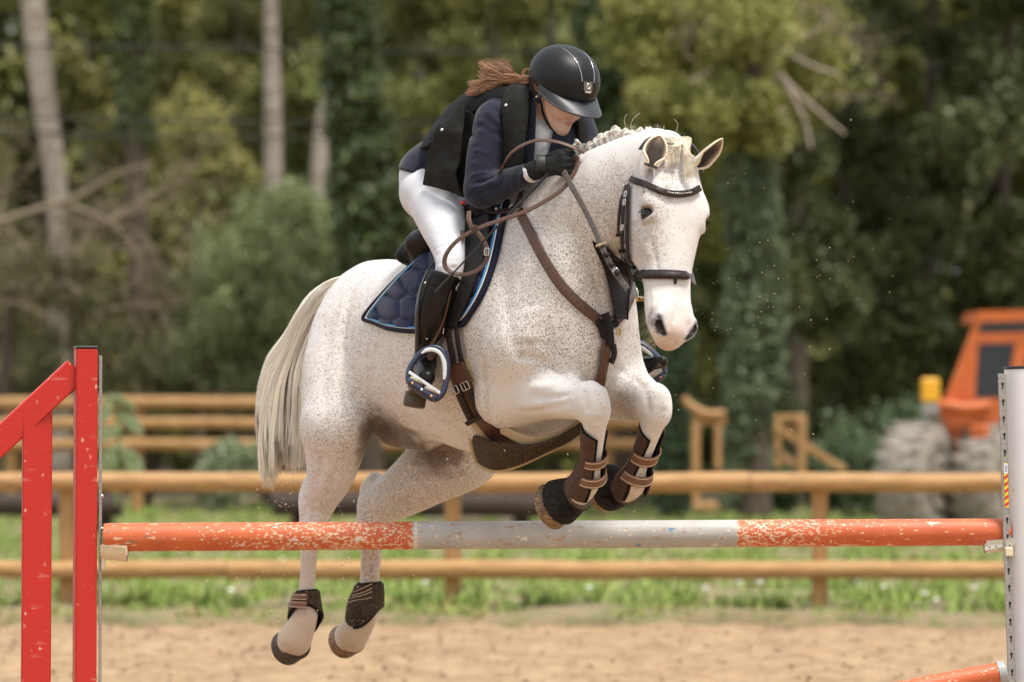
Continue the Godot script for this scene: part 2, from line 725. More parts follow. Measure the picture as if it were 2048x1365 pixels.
func materials() -> void:
	var grain := tex(noise_image(0.05, 4, 11, 256, 256))
	var coarse := tex(noise_image(0.015, 4, 12, 256, 256))
	M.skin_plain = mat(Color(0.64, 0.41, 0.315), 0.55)
	M.skin = mat(Color.WHITE, 0.48)
	M.skin.vertex_color_use_as_albedo = true
	M.skin.subsurf_scatter_enabled = true
	M.skin.subsurf_scatter_strength = 0.12
	# cloth
	var weave := Image.create(64, 64, false, Image.FORMAT_RGB8)
	for y in 64:
		for x in 64:
			var v := 0.5 + 0.25 * sin(x * TAU / 4.0) * (1.0 if (y / 4) % 2 == 0 else -1.0) + 0.25 * sin(y * TAU / 4.0)
			weave.set_pixel(x, y, Color(v, v, v))
	var weave_t := tex(weave)
	M.breeches = relief(skin_of(mat(Color.WHITE, 0.75), mottled(21, Color(0.62, 0.62, 0.66), Color(0.68, 0.68, 0.71), 0.01), 0.35), grain, 0.06)
	M.jacket = relief(skin_of(mat(Color.WHITE, 0.72), mottled(22, Color(0.010, 0.012, 0.025), Color(0.0145, 0.017, 0.034), 0.03), 0.2), weave_t, 0.03)
	M.jacket.uv1_scale = Vector3.ONE * 14.0
	M.jacket.rim_enabled = true
	M.jacket.rim = 0.35
	M.button = mat(Color(0.03, 0.034, 0.05), 0.3)
	M.shirt = relief(skin_of(mat(Color.WHITE, 0.7), mottled(23, Color(0.60, 0.60, 0.63), Color(0.68, 0.68, 0.70), 0.03), 0.2), weave_t, 0.03)
	M.boot = relief(skin_of(mat(Color.WHITE, 0.34), mottled(24, Color(0.006, 0.006, 0.006), Color(0.013, 0.012, 0.011), 0.03), 0.25), grain, 0.05)
	M.boot_sole = skin_of(mat(Color.WHITE, 0.6), mottled(25, Color(0.03, 0.022, 0.015), Color(0.11, 0.075, 0.045), 0.05), 0.1)
	M.steel = mat(Color(0.62, 0.61, 0.58), 0.28, 1.0)
	M.gunmetal = mat(Color(0.16, 0.13, 0.12), 0.4, 0.7)
	M.brass = mat(Color(0.62, 0.44, 0.18), 0.3, 1.0)
	M.copper = mat(Color(0.62, 0.30, 0.15), 0.35, 0.9)
	M.glove = relief(skin_of(mat(Color.WHITE, 0.7), mottled(26, Color(0.011, 0.011, 0.011), Color(0.022, 0.022, 0.021), 0.04), 0.1), grain, 0.05)
	M.glove_strap = relief(mat(Color(0.016, 0.018, 0.016), 0.55), grain, 0.03)
	M.vest = relief(skin_of(mat(Color.WHITE, 0.75), mottled(27, Color(0.005, 0.005, 0.005), Color(0.009, 0.0085, 0.008), 0.03), 0.2), weave_t, 0.05)
	M.vest_panel = relief(skin_of(mat(Color.WHITE, 0.75), mottled(28, Color(0.012, 0.0115, 0.010), Color(0.020, 0.019, 0.017), 0.03), 0.2), weave_t, 0.05)
	M.red_plastic = mat(Color(0.55, 0.02, 0.02), 0.35)
	M.helmet = relief(skin_of(mat(Color.WHITE, 0.44), mottled(29, Color(0.0085, 0.0085, 0.0095), Color(0.011, 0.011, 0.012), 0.1), 0.1), grain, 0.015)
	M.helmet_trim = mat(Color(0.30, 0.30, 0.31), 0.3, 0.6)
	M.helmet_peak = relief(mat(Color(0.020, 0.022, 0.028), 0.42), grain, 0.01)
	M.strap_black = mat(Color(0.010, 0.010, 0.011), 0.6)
	M.chrome = mat(Color(0.75, 0.74, 0.72), 0.15, 1.0)
	M.bronze = mat(Color(0.22, 0.17, 0.13), 0.2, 1.0)
	M.pearl = mat(Color(0.8, 0.76, 0.7), 0.2)
	M.hair = mat(Color.WHITE, 0.5)
	M.hair.vertex_color_use_as_albedo = true
	# leather
	var leather := func(sd: int, a: Color, b: Color, rough: float) -> StandardMaterial3D:
		return relief(skin_of(mat(Color.WHITE, rough), mottled(sd, a, b, 0.035), 0.12), grain, 0.06)
	M.leather_dark = leather.call(31, Color(0.020, 0.014, 0.012), Color(0.042, 0.030, 0.026), 0.42)
	M.leather_brown = leather.call(32, Color(0.060, 0.026, 0.015), Color(0.115, 0.050, 0.028), 0.42)
	M.leather_rein = leather.call(33, Color(0.055, 0.040, 0.032), Color(0.105, 0.080, 0.066), 0.5)
	M.leather_black = leather.call(34, Color(0.010, 0.008, 0.008), Color(0.022, 0.017, 0.016), 0.5)
	M.leather_boot = leather.call(35, Color(0.052, 0.028, 0.020), Color(0.095, 0.052, 0.036), 0.5)
	M.leather_tan = leather.call(36, Color(0.14, 0.058, 0.030), Color(0.20, 0.088, 0.046), 0.45)
	M.saddle = leather.call(37, Color(0.012, 0.010, 0.009), Color(0.022, 0.019, 0.017), 0.42)
	# laced reins: ribs running along the strap
	var lace := Image.create(64, 64, false, Image.FORMAT_RGB8)
	for y in 64:
		for x in 64:
			var v := absf(sin(y / 64.0 * PI * 8.0))
			lace.set_pixel(x, y, Color(0.035, 0.016, 0.009).lerp(Color(0.115, 0.056, 0.031), v).linear_to_srgb())
	M.leather_laced = mat(Color.WHITE, 0.5)
	M.leather_laced.albedo_texture = tex(lace)
	M.leather_muddy = relief(skin_of(mat(Color.WHITE, 0.75), tex(speckled(256, 256, 38, Color(0.050, 0.032, 0.022), [[900, Color(0.022, 0.016, 0.012), 2, 7, 1.6, 0.8], [1600, Color(0.20, 0.135, 0.075), 1, 2.6, 1.5, 0.8], [500, Color(0.30, 0.21, 0.12), 0.8, 1.8, 1.0, 0.8]])), 0.14), grain, 0.15)
	M.neoprene = mat(Color(0.012, 0.012, 0.013), 0.8)
	M.bell = relief(skin_of(mat(Color.WHITE, 0.8), tex(speckled(256, 256, 39, Color(0.013, 0.012, 0.011), [[300, Color(0.06, 0.052, 0.045), 3, 9, 1.2, 0.5], [500, Color(0.11, 0.085, 0.06), 0.8, 2.2, 1.4, 0.6]])), 0.16), grain, 0.12)
	M.bell_fuzz = skin_of(mat(Color.WHITE, 0.95), mottled(40, Color(0.06, 0.046, 0.035), Color(0.20, 0.16, 0.12), 0.06), 0.08)
	M.fleece = relief(skin_of(mat(Color.WHITE, 0.95), mottled(41, Color(0.42, 0.30, 0.17), Color(0.64, 0.50, 0.32), 0.08), 0.06), grain, 0.5)
	M.thread = mat(Color(0.55, 0.42, 0.28), 0.7)
	M.pad = relief(skin_of(mat(Color.WHITE, 0.6), mottled(42, Color(0.008, 0.012, 0.040), Color(0.014, 0.020, 0.060), 0.05), 0.1), grain, 0.05)
	M.pad.rim_enabled = true
	M.pad.rim = 0.2
	M.pad_binding = mat(Color(0.014, 0.014, 0.030), 0.75)
	M.cord_white = mat(Color(0.72, 0.74, 0.76), 0.6)
	M.braid_blue = mat(Color(0.03, 0.22, 0.46), 0.55)
	M.crystal = mat(Color(0.85, 0.84, 0.80), 0.08, 0.6)
	M.stirrup_navy = relief(mat(Color(0.028, 0.036, 0.075), 0.4), grain, 0.03)
	M.stirrup_white = mat(Color(0.62, 0.63, 0.62), 0.4)
	M.stirrup_pad = skin_of(mat(Color.WHITE, 0.7), mottled(43, Color(0.34, 0.31, 0.26), Color(0.58, 0.55, 0.48), 0.06), 0.05)
	M.whip = mat(Color(0.014, 0.014, 0.016), 0.45)
	# the coat: one flecked tile, thinned out class by class
	var rng := RandomNumberGenerator.new()
	rng.seed = 77
	var size := 1024
	var flecks := []
	var drift := noise_image(0.012, 3, 78, size, size)
	for i in 18500:
		var fx := rng.randi() % size
		var fy := rng.randi() % size
		flecks.append([fx, fy, clampf(rng.randf() * (0.35 + 1.3 * drift.get_pixel(fx, fy).r), 0.0, 1.0), rng.randf_range(1.6, 5.0) * (1.6 if rng.randf() < 0.08 else 1.0), rng.randf_range(1.5, 3.2), rng.randfn(PI * 0.5, 0.6), rng.randf_range(0.45, 1.0)])
	M.coat = []
	var hairs := noise_image(0.02, 3, 3, 512, 512)
	hairs.resize(512, 96)
	hairs.resize(512, 512)
	var hairs_t := tex(hairs)
	for k in 7:
		var im := Image.create(size, size, false, Image.FORMAT_RGB8)
		var base := Color(0.67, 0.635, 0.605).linear_to_srgb()
		im.fill(base)
		var keep: float = [0.0, 0.07, 0.18, 0.34, 0.52, 0.76, 1.0][k]
		for f in flecks:
			if f[2] > keep:
				continue
			var ca := cos(f[5])
			var sa := sin(f[5])
			var l: float = f[3]
			var w: float = f[4]
			var dark := base.lerp(Color(0.185, 0.125, 0.095).linear_to_srgb(), f[6] * 0.92)
			var e := int(ceil(l))
			for y in range(-e, e + 1):
				for x in range(-e, e + 1):
					var q := pow((x * ca + y * sa) / l, 2.0) + pow((y * ca - x * sa) / w, 2.0)
					if q < 1.0:
						var xx: int = (f[0] + x + size) % size
						var yy: int = (f[1] + y + size) % size
						im.set_pixel(xx, yy, im.get_pixel(xx, yy).lerp(dark, minf(1.0, (1.0 - q) * 1.8)))
		var c := mat(Color.WHITE, 0.6)
		c.albedo_texture = tex(im)
		c.vertex_color_use_as_albedo = true
		c.rim_enabled = true
		c.rim = 0.25
		c.uv1_triplanar = true
		c.uv1_triplanar_sharpness = 4.0
		c.uv1_scale = Vector3.ONE / 0.62
		relief(c, hairs_t, 0.16)
		M.coat.append(c)
	M.ear = mat(Color(0.9, 0.88, 0.85), 0.8)
	M.ear.vertex_color_use_as_albedo = true
	M.eye = mat(Color(0.012, 0.008, 0.006), 0.06)
	var growth := Image.create(128, 128, false, Image.FORMAT_RGB8)
	var gn := noise_image(0.03, 3, 44, 128, 128)
	for y in 128:
		for x in 128:
			var v := gn.get_pixel(x, (y * 4) % 128).r * 0.6 + gn.get_pixel(x, y).r * 0.4
			growth.set_pixel(x, y, Color(0.085, 0.055, 0.034).lerp(Color(0.40, 0.24, 0.12), smoothstep(0.3, 0.75, v)).linear_to_srgb())
	M.hoof = relief(skin_of(mat(Color.WHITE, 0.6), tex(growth), 0.12), grain, 0.15)
	M.hoof_dark = relief(skin_of(mat(Color.WHITE, 0.65), tex(speckled(256, 256, 45, Color(0.075, 0.055, 0.042), [[400, Color(0.03, 0.023, 0.02), 3, 9, 1.5, 0.7], [500, Color(0.30, 0.24, 0.17), 0.8, 2.6, 1.8, 0.7]])), 0.12), grain, 0.15)
	M.horsehair = mat(Color.WHITE, 0.5)
	M.horsehair.vertex_color_use_as_albedo = true
	M.horsehair.backlight_enabled = true
	M.horsehair.backlight = Color(0.5, 0.5, 0.5)
	M.breeches.metallic_specular = 0.2
	for k in ["helmet", "boot", "jacket", "vest", "vest_panel", "glove", "pad", "pad_binding", "saddle", "leather_dark", "leather_black", "bell", "neoprene", "strap_black", "leather_boot", "leather_muddy"]:
		M[k].metallic_specular = 0.36 if k in ["helmet", "boot"] else 0.28
	setting_materials(grain, coarse)

# ---------------------------------------------------------------- the place
func setting_materials(grain: Texture2D, coarse: Texture2D) -> void:
	M.sand = relief(skin_of(mat(Color.WHITE, 0.95), tex(speckled(512, 512, 51, Color(0.30, 0.190, 0.098), [[420, Color(0.225, 0.140, 0.070), 5, 24, 1.6, 0.55], [420, Color(0.42, 0.285, 0.165), 5, 22, 1.5, 0.5], [2600, Color(0.48, 0.365, 0.25), 0.8, 2.4, 1.2, 0.6], [1800, Color(0.20, 0.135, 0.085), 0.8, 2.4, 1.2, 0.6]])), 2.3), coarse, 2.0)
	M.soil = skin_of(mat(Color.WHITE, 0.95), tex(speckled(256, 256, 52, Color(0.10, 0.085, 0.045), [[300, Color(0.05, 0.06, 0.022), 4, 16, 1.4, 0.6], [300, Color(0.17, 0.13, 0.075), 3, 12, 1.4, 0.6]])), 2.0)
	M.turf = skin_of(mat(Color.WHITE, 0.95), tex(speckled(256, 256, 53, Color(0.15, 0.165, 0.055), [[300, Color(0.19, 0.23, 0.065), 4, 16, 1.4, 0.6], [460, Color(0.26, 0.19, 0.11), 4, 20, 1.6, 0.8], [200, Color(0.10, 0.12, 0.035), 3, 12, 1.4, 0.6]])), 1.6)
	M.floor = skin_of(mat(Color.WHITE, 0.95), mottled(54, Color(0.035, 0.035, 0.016), Color(0.07, 0.062, 0.03), 0.03), 2.0)
	M.grass = mat(Color.WHITE, 0.7)
	M.grass.vertex_color_use_as_albedo = true
	M.grass.backlight_enabled = true
	M.grass.backlight = Color(0.35, 0.35, 0.35)
	M.leaf = mat(Color.WHITE, 0.55)
	M.leaf.vertex_color_use_as_albedo = true
	M.leaf.backlight_enabled = true
	M.leaf.backlight = Color(0.4, 0.4, 0.4)
	# peeled round timber: grain along, knots and checks
	var wood := speckled(512, 128, 55, Color(0.44, 0.245, 0.095), [[260, Color(0.34, 0.18, 0.065), 1.0, 4.0, 14.0, 0.5], [200, Color(0.54, 0.33, 0.15), 1.0, 3.5, 14.0, 0.5], [26, Color(0.19, 0.095, 0.04), 1.5, 3.5, 1.6, 0.8], [60, Color(0.22, 0.13, 0.07), 0.6, 1.4, 20.0, 0.6]])
	M.timber = mat(Color.WHITE, 0.7)
	M.timber.albedo_texture = tex(wood)
	M.timber.uv1_scale = Vector3(0.7, 1.0, 1.0)
	relief(M.timber, grain, 0.2)
	M.timber_far = skin_of(mat(Color.WHITE, 0.75), tex(wood), 0.9)
	M.timber_far.albedo_color = Color(1.0, 1.0, 1.0)
	M.dark_wood = skin_of(mat(Color.WHITE, 0.85), mottled(56, Color(0.028, 0.018, 0.014), Color(0.065, 0.042, 0.032), 0.03), 0.5)
	M.bark_pale = relief(skin_of(mat(Color.WHITE, 0.85), tex(speckled(256, 256, 57, Color(0.47, 0.40, 0.33), [[160, Color(0.36, 0.27, 0.21), 4, 14, 2.2, 0.6], [70, Color(0.12, 0.09, 0.07), 1.5, 6, 2.6, 0.8], [120, Color(0.60, 0.55, 0.49), 4, 14, 1.6, 0.6]])), 1.1), coarse, 1.0)
	M.bark_dark = relief(skin_of(mat(Color.WHITE, 0.9), tex(speckled(256, 256, 58, Color(0.085, 0.062, 0.045), [[200, Color(0.045, 0.033, 0.025), 2, 6, 0.3, 0.7], [200, Color(0.13, 0.10, 0.075), 2, 7, 0.4, 0.6]])), 0.9), coarse, 2.0)
	M.bark_mid = skin_of(mat(Color.WHITE, 0.9), mottled(69, Color(0.12, 0.105, 0.075), Color(0.21, 0.18, 0.13), 0.03), 0.8)
	M.twig = mat(Color(0.235, 0.185, 0.125), 0.85)
	M.twig_pale = mat(Color(0.42, 0.34, 0.27), 0.85)
	M.twig_dark = mat(Color(0.17, 0.12, 0.085), 0.85)
	var chips := [[90, Color(0.78, 0.72, 0.66), 1.0, 4.5, 0.7, 0.9], [40, Color(0.70, 0.56, 0.45), 2.0, 6.0, 0.6, 0.6], [160, Color(0.72, 0.60, 0.50), 0.7, 1.6, 1.0, 0.8], [60, Color(0.42, 0.026, 0.015), 6.0, 20.0, 0.6, 0.25]]
	M.red_paint = relief(skin_of(mat(Color.WHITE, 0.42), tex(speckled(512, 512, 59, Color(0.52, 0.019, 0.010), chips)), 1.0), grain, 0.03)
	M.white_paint = relief(skin_of(mat(Color.WHITE, 0.4), tex(speckled(256, 256, 60, Color(0.74, 0.74, 0.77), [[60, Color(0.70, 0.68, 0.66), 3, 12, 0.7, 0.4], [30, Color(0.42, 0.34, 0.26), 0.7, 2.0, 1.2, 0.6]])), 0.8), grain, 0.02)
	M.galvanised = skin_of(mat(Color.WHITE, 0.45, 0.5), mottled(61, Color(0.30, 0.29, 0.27), Color(0.44, 0.42, 0.39), 0.05), 0.2)
	M.black_plastic = mat(Color(0.012, 0.013, 0.016), 0.4)
	M.cup_plastic = relief(skin_of(mat(Color.WHITE, 0.5), mottled(62, Color(0.72, 0.58, 0.38), Color(0.80, 0.70, 0.52), 0.03), 0.08), grain, 0.04)
	M.cup_white = skin_of(mat(Color.WHITE, 0.5), tex(speckled(128, 128, 63, Color(0.74, 0.72, 0.66), [[14, Color(0.03, 0.16, 0.07), 2, 7, 1.4, 0.9], [20, Color(0.5, 0.42, 0.3), 1, 3, 1.2, 0.6]])), 0.08)
	M.dark_green = mat(Color(0.02, 0.06, 0.045), 0.6)
	M.yellow = mat(Color(0.78, 0.58, 0.03), 0.45)
	M.red = mat(Color(0.62, 0.03, 0.025), 0.45)
	M.blue = mat(Color(0.06, 0.14, 0.42), 0.45)
	M.grey_band = mat(Color(0.36, 0.37, 0.37), 0.5)
	M.slot = mat(Color(0.012, 0.012, 0.012), 0.9)
	M.tractor = relief(skin_of(mat(Color.WHITE, 0.5), tex(speckled(128, 128, 64, Color(0.56, 0.125, 0.022), [[40, Color(0.44, 0.10, 0.03), 4, 14, 1.2, 0.5], [60, Color(0.34, 0.20, 0.11), 1, 4, 1.2, 0.5]])), 0.7), grain, 0.05)
	M.mud_tyre = relief(skin_of(mat(Color.WHITE, 0.95), tex(speckled(256, 256, 65, Color(0.27, 0.235, 0.195), [[160, Color(0.36, 0.32, 0.27), 5, 18, 1.4, 0.6], [150, Color(0.14, 0.115, 0.095), 3, 12, 1.4, 0.7], [20, Color(0.42, 0.27, 0.12), 3, 8, 1.2, 0.6]])), 0.8), coarse, 2.0)
	M.glass = mat(Color(0.02, 0.022, 0.024), 0.08)
	M.tinted = StandardMaterial3D.new()
	M.tinted.albedo_color = Color(0.06, 0.07, 0.07, 0.55)
	M.tinted.transparency = BaseMaterial3D.TRANSPARENCY_ALPHA
	M.tinted.roughness = 0.05
	M.amber = mat(Color(0.85, 0.42, 0.02), 0.4)
	M.stone = skin_of(mat(Color.WHITE, 0.9), mottled(66, Color(0.58, 0.53, 0.50), Color(0.72, 0.68, 0.64), 0.04), 0.6)
	M.cable = mat(Color(0.03, 0.03, 0.03), 0.6)
	M.petal = mat(Color(0.8, 0.79, 0.74), 0.7)
	# the striped pole: u runs along it, v round it
	var L := 1536
	var H2 := 160
	var im := Image.create(L, H2, false, Image.FORMAT_RGB8)
	var e1 := int(L * 617.0 / 1815.0)
	var e2 := int(L * 1268.0 / 1815.0)
	var pn := noise_image(0.012, 4, 67, L, H2)
	var red := Color(0.62, 0.145, 0.048)
	var gry := Color(0.49, 0.475, 0.455)
	for y in H2:
		for x in L:
			var nz := pn.get_pixel(x, y).r
			var c := red.lerp(Color(0.54, 0.108, 0.036), nz) if x < e1 + (1.5 * sin(y * 0.4)) or x > e2 + 1.5 * sin(y * 0.3) else gry.lerp(Color(0.40, 0.38, 0.355), nz)
			im.set_pixel(x, y, c.linear_to_srgb())
	var rng := RandomNumberGenerator.new()
	rng.seed = 68
	# sand stuck to the paint, thickest where hooves threw it
	for i in 4300:
		var x := 0.0
		var k := rng.randf()
		if k < 0.52:
			x = clampf(rng.randfn(400.0, 95.0), 4.0, e1 + 6.0)
		elif k < 0.86:
			x = clampf(e2 + absf(rng.randfn(0.0, 95.0)), e2, L - 4.0)
		else:
			x = rng.randf() * L
		var col := Color(0.74, 0.56, 0.36).lerp(Color(0.86, 0.76, 0.62), rng.randf())
		blot(im, int(x), rng.randi() % H2, rng.randf_range(0.7, 1.9), rng.randf_range(0.8, 2.6), col, 0.8, rng)
	for i in 34:
		blot(im, rng.randi() % L, rng.randi() % H2, rng.randf_range(1.5, 5.0), rng.randf_range(1.0, 4.0), Color(0.80, 0.74, 0.66), 0.75, rng)
	for i in 150:
		blot(im, int(rng.randf_range(e1 + 10, e2 - 6)), rng.randi() % H2, rng.randf_range(1.0, 3.4), rng.randf_range(0.8, 3.6), Color(0.36, 0.235, 0.14), 0.6, rng)
	for i in 240:
		blot(im, int(rng.randf_range(e1 + 4, e2 - 4)), rng.randi() % H2, rng.randf_range(0.6, 1.5), rng.randf_range(0.8, 2.4), Color(0.60, 0.46, 0.31), 0.7, rng)
	for i in 60:
		blot(im, rng.randi() % 100, rng.randi() % H2, rng.randf_range(1.0, 3.0), 3.5, Color(0.30, 0.16, 0.09) if i % 2 else Color(0.82, 0.72, 0.56), 0.7, rng)
	for q in [[770, 48, 3, 3.5, 0], [905, 62, 4, 1.2, 1], [960, 30, 4, 1.5, 1], [940, 78, 2.5, 9.0, 1], [655, 92, 3, 5.0, 2], [700, 94, 3, 6.0, 2], [640, 90, 2.5, 4.0, 2]]:
		blot(im, q[0], q[1], q[2], q[3], [Color(0.5, 0.3, 0.2), Color(0.10, 0.22, 0.42), Color(0.75, 0.36, 0.05)][q[4]], 0.9, rng)
	for i in 5:
		blot(im, 1462 + i * 14, 84 + (i % 3) * 3, 2.4, 1.6, Color(0.02, 0.14, 0.07), 0.95, rng)
	M.striped = relief(mat(Color.WHITE, 0.5), grain, 0.06)
	M.striped.albedo_texture = tex(im)

func ground() -> void:
	var rng := RandomNumberGenerator.new()
	rng.seed = 12
	var fn := FastNoiseLite.new()
	fn.seed = 3
	fn.frequency = 0.9
	fn.fractal_octaves = 4
	# the wide lie of the land
	var s := Shape.new()
	s.flat([Vector3(-160, -0.10, -200), Vector3(160, -0.10, -200), Vector3(160, -0.10, 60), Vector3(-160, -0.10, 60)])
	structure("ground", s.mesh(), M.soil)
	# sand of the arena, churned
	var g := PackedVector3Array()
	var nx := 220
	var nz := 150
	for r in nz + 1:
		for c in nx + 1:
			var x := (c / float(nx) * 2.0 - 1.0)
			x = signf(x) * (absf(x) * 5.0 + pow(absf(x), 6.0) * 22.0)
			var z := lerpf(-13.6, -4.5, r / float(nz)) if r < 130 else lerpf(-5.7, 24.0, pow((r - 130) / 20.0, 1.5))
			var y := 0.0
			if absf(x) < 7.0 and r < 130:
				y = fn.get_noise_2d(x * 1.6, z * 1.6) * 0.05 + fn.get_noise_2d(x * 4.0, z * 4.0 + 50.0) * 0.022
			g.append(Vector3(x, y - 0.02, z))
	s = Shape.new()
	s.sheet(g, nx + 1)
	if s.n[20 * (nx + 1) + 100].y < 0.0:
		s = Shape.new()
		s.sheet(g, nx + 1, false, true)
	structure("sand", s.mesh(), M.sand)
	var cl := Shape.new()
	cl.lathe(Vector3(0, -0.5, 0), Vector3(0.15, 1, 0.1), PackedVector2Array([Vector2(0, 0), Vector2(0.2, 0.8), Vector2(0.6, 1.0), Vector2(1.1, 0.65), Vector2(1.3, 0)]), 7)
	var lumps := []
	for i in 1400:
		var z := rng.randf_range(-13.4, -6.0)
		var r := 0.005 + 0.014 * pow(rng.randf(), 3.0)
		lumps.append([Transform3D(Basis(Vector3.UP, rng.randf() * TAU).scaled(Vector3(r, r * rng.randf_range(0.5, 0.9), r * rng.randf_range(0.8, 1.5))), Vector3(rng.randf_range(-4.2, 4.2), rng.randf_range(-0.005, 0.04), z)), Color.WHITE])
	tag(many("sand_clods", cl.mesh(), M.sand, lumps, self), "small clods of damp sand lying over the arena", "sand", "", "stuff")
	# the grass bank beyond, its near edge ragged
	g = PackedVector3Array()
	for r in 61:
		for c in 181:
			var x := lerpf(-18.0, 18.0, c / 180.0)
			var near := -12.9 + fn.get_noise_2d(x * 1.3, 7.0) * 0.55
			var z := lerpf(near, -44.0, pow(r / 60.0, 1.6))
			g.append(Vector3(x, (0.0 if r == 0 else 0.05) + fn.get_noise_2d(x * 0.8, z * 0.8) * 0.06 - (0.05 if r == 0 else 0.0), z))
	s = Shape.new()
	s.sheet(g, 181)
	if s.n[20 * 181 + 90].y < 0.0:
		s = Shape.new()
		s.sheet(g, 181, false, true)
	structure("grass_bank", s.mesh(), M.turf)
	s = Shape.new()
	s.flat([Vector3(-80, 0.03, -120), Vector3(80, 0.03, -120), Vector3(80, 0.03, -43.5), Vector3(-80, 0.03, -43.5)])
	structure("forest_floor", s.mesh(), M.floor)
	# grass: tufts of blades
	var t := Shape.new()
	for i in 9:
		var an := rng.randf() * TAU
		var o := Vector3(cos(an), 0, sin(an)) * rng.randf_range(0.0, 0.06)
		var lean := Vector3(cos(an), 0, sin(an)) * rng.randf_range(0.02, 0.10)
		var h := rng.randf_range(0.08, 0.20)
		var w := Vector3(-sin(an), 0, cos(an)) * rng.randf_range(0.005, 0.009)
		var up := Vector3(0.2, 1, 0.3).normalized()
		var a := t.point(o - w, up)
		t.point(o + w, up)
		t.point(o + lean * 0.4 + Vector3(0, h * 0.6, 0) - w * 0.8, up)
		t.point(o + lean * 0.4 + Vector3(0, h * 0.6, 0) + w * 0.8, up)
		t.point(o + lean + Vector3(0, h, 0), up)
		t.tri(a, a + 1, a + 2)
		t.tri(a + 1, a + 3, a + 2)
		t.tri(a + 2, a + 3, a + 4)
	var places := []
	for i in 26000:
		var z := -12.9 - pow(rng.randf(), 1.5) * 27.0
		var half := 0.16 * (14.0 - z) * 0.5 + 2.2
		var x := rng.randf_range(-half * 1.25, half * 1.25)
		var edge := -12.9 + fn.get_noise_2d(x * 1.3, 7.0) * 0.55
		if z > edge - 0.05:
			continue
		var patch := fn.get_noise_2d(x * 0.9 + 40.0, z * 0.9)
		if patch < 0.02 and rng.randf() < 0.88:
			continue
		var sc := rng.randf_range(0.22, 0.72) * (1.0 + patch * 0.8) * lerpf(0.45, 1.0, smoothstep(0.0, 1.2, edge - z))
		var near_edge := smoothstep(1.0, 0.1, edge - z)
		var c := Color(0.17, 0.285, 0.042).lerp(Color(0.32, 0.43, 0.09), rng.randf()).lerp(Color(0.46, 0.36, 0.16), 0.8 * near_edge * rng.randf() + (0.5 if rng.randf() < 0.2 else 0.0))
		places.append([Transform3D(Basis(Vector3.UP, rng.randf() * TAU).scaled(Vector3(sc * 1.2, sc, sc * 1.2)), Vector3(x, 0.03, z)), c])
	var mm := many("grass", t.mesh(), M.grass, places, self)
	mm.set_meta("kind", "stuff")
	tag(mm, "rough green grass along and behind the rail fence", "grass", "", "stuff")
	# small white flower heads in it
	var fl := Shape.new()
	fl.lathe(Vector3.ZERO, Vector3.UP, PackedVector2Array([Vector2(0, 0), Vector2(0.004, 0.018), Vector2(0.014, 0.022), Vector2(0.022, 0.012), Vector2(0.024, 0)]), 8)
	places = []
	for i in 46:
		var z := rng.randf_range(-19.0, -13.4)
		places.append([Transform3D(Basis().scaled(Vector3.ONE * rng.randf_range(0.5, 1.2)), Vector3(rng.randf_range(-4.2, 4.2), rng.randf_range(0.08, 0.2), z)), Color.WHITE])
	tag(many("flowers", fl.mesh(), M.petal, places, self), "tiny white flower heads scattered in the grass by the fence", "flowers", "", "stuff")

func many(called: String, mesh: Mesh, m: Material, places: Array, parent: Node3D) -> MultiMeshInstance3D:
	var mm := MultiMesh.new()
	mm.transform_format = MultiMesh.TRANSFORM_3D
	mm.use_colors = true
	mm.mesh = mesh
	mm.instance_count = places.size()
	for i in places.size():
		mm.set_instance_transform(i, places[i][0])
		mm.set_instance_color(i, places[i][1])
	var o := MultiMeshInstance3D.new()
	o.multimesh = mm
	o.material_override = m
	if parent == self:
		o.name = numbered(called)
		add_child(o)
	else:
		var k := 0
		var nm := called
		while parent.has_node(nm):
			k += 1
			nm = "%s_%03d" % [called, k]
		o.name = nm
		parent.add_child(o)
		o.position = -origin_of(parent)
	o.set_meta("kind", "stuff")
	return o

# a round rail with a slightly crooked axis
func rail(called: String, a: Vector3, b: Vector3, r: float, m: Material, parent: Node3D, sd: int, wob := 0.006) -> void:
	var rng := RandomNumberGenerator.new()
	rng.seed = sd
	var pts := PackedVector3Array()
	var rad := PackedFloat32Array()
	var n := maxi(4, int(a.distance_to(b) / 0.35))
	for i in n + 1:
		var v := i / float(n)
		pts.append(a.lerp(b, v) + Vector3(0, rng.randf_range(-wob, wob), rng.randf_range(-wob, wob)))
		rad.append(r * rng.randf_range(0.97, 1.03))
	var s := Shape.new()
	s.tube(pts, rad, 18)
	put(called, s.mesh(), m, parent)

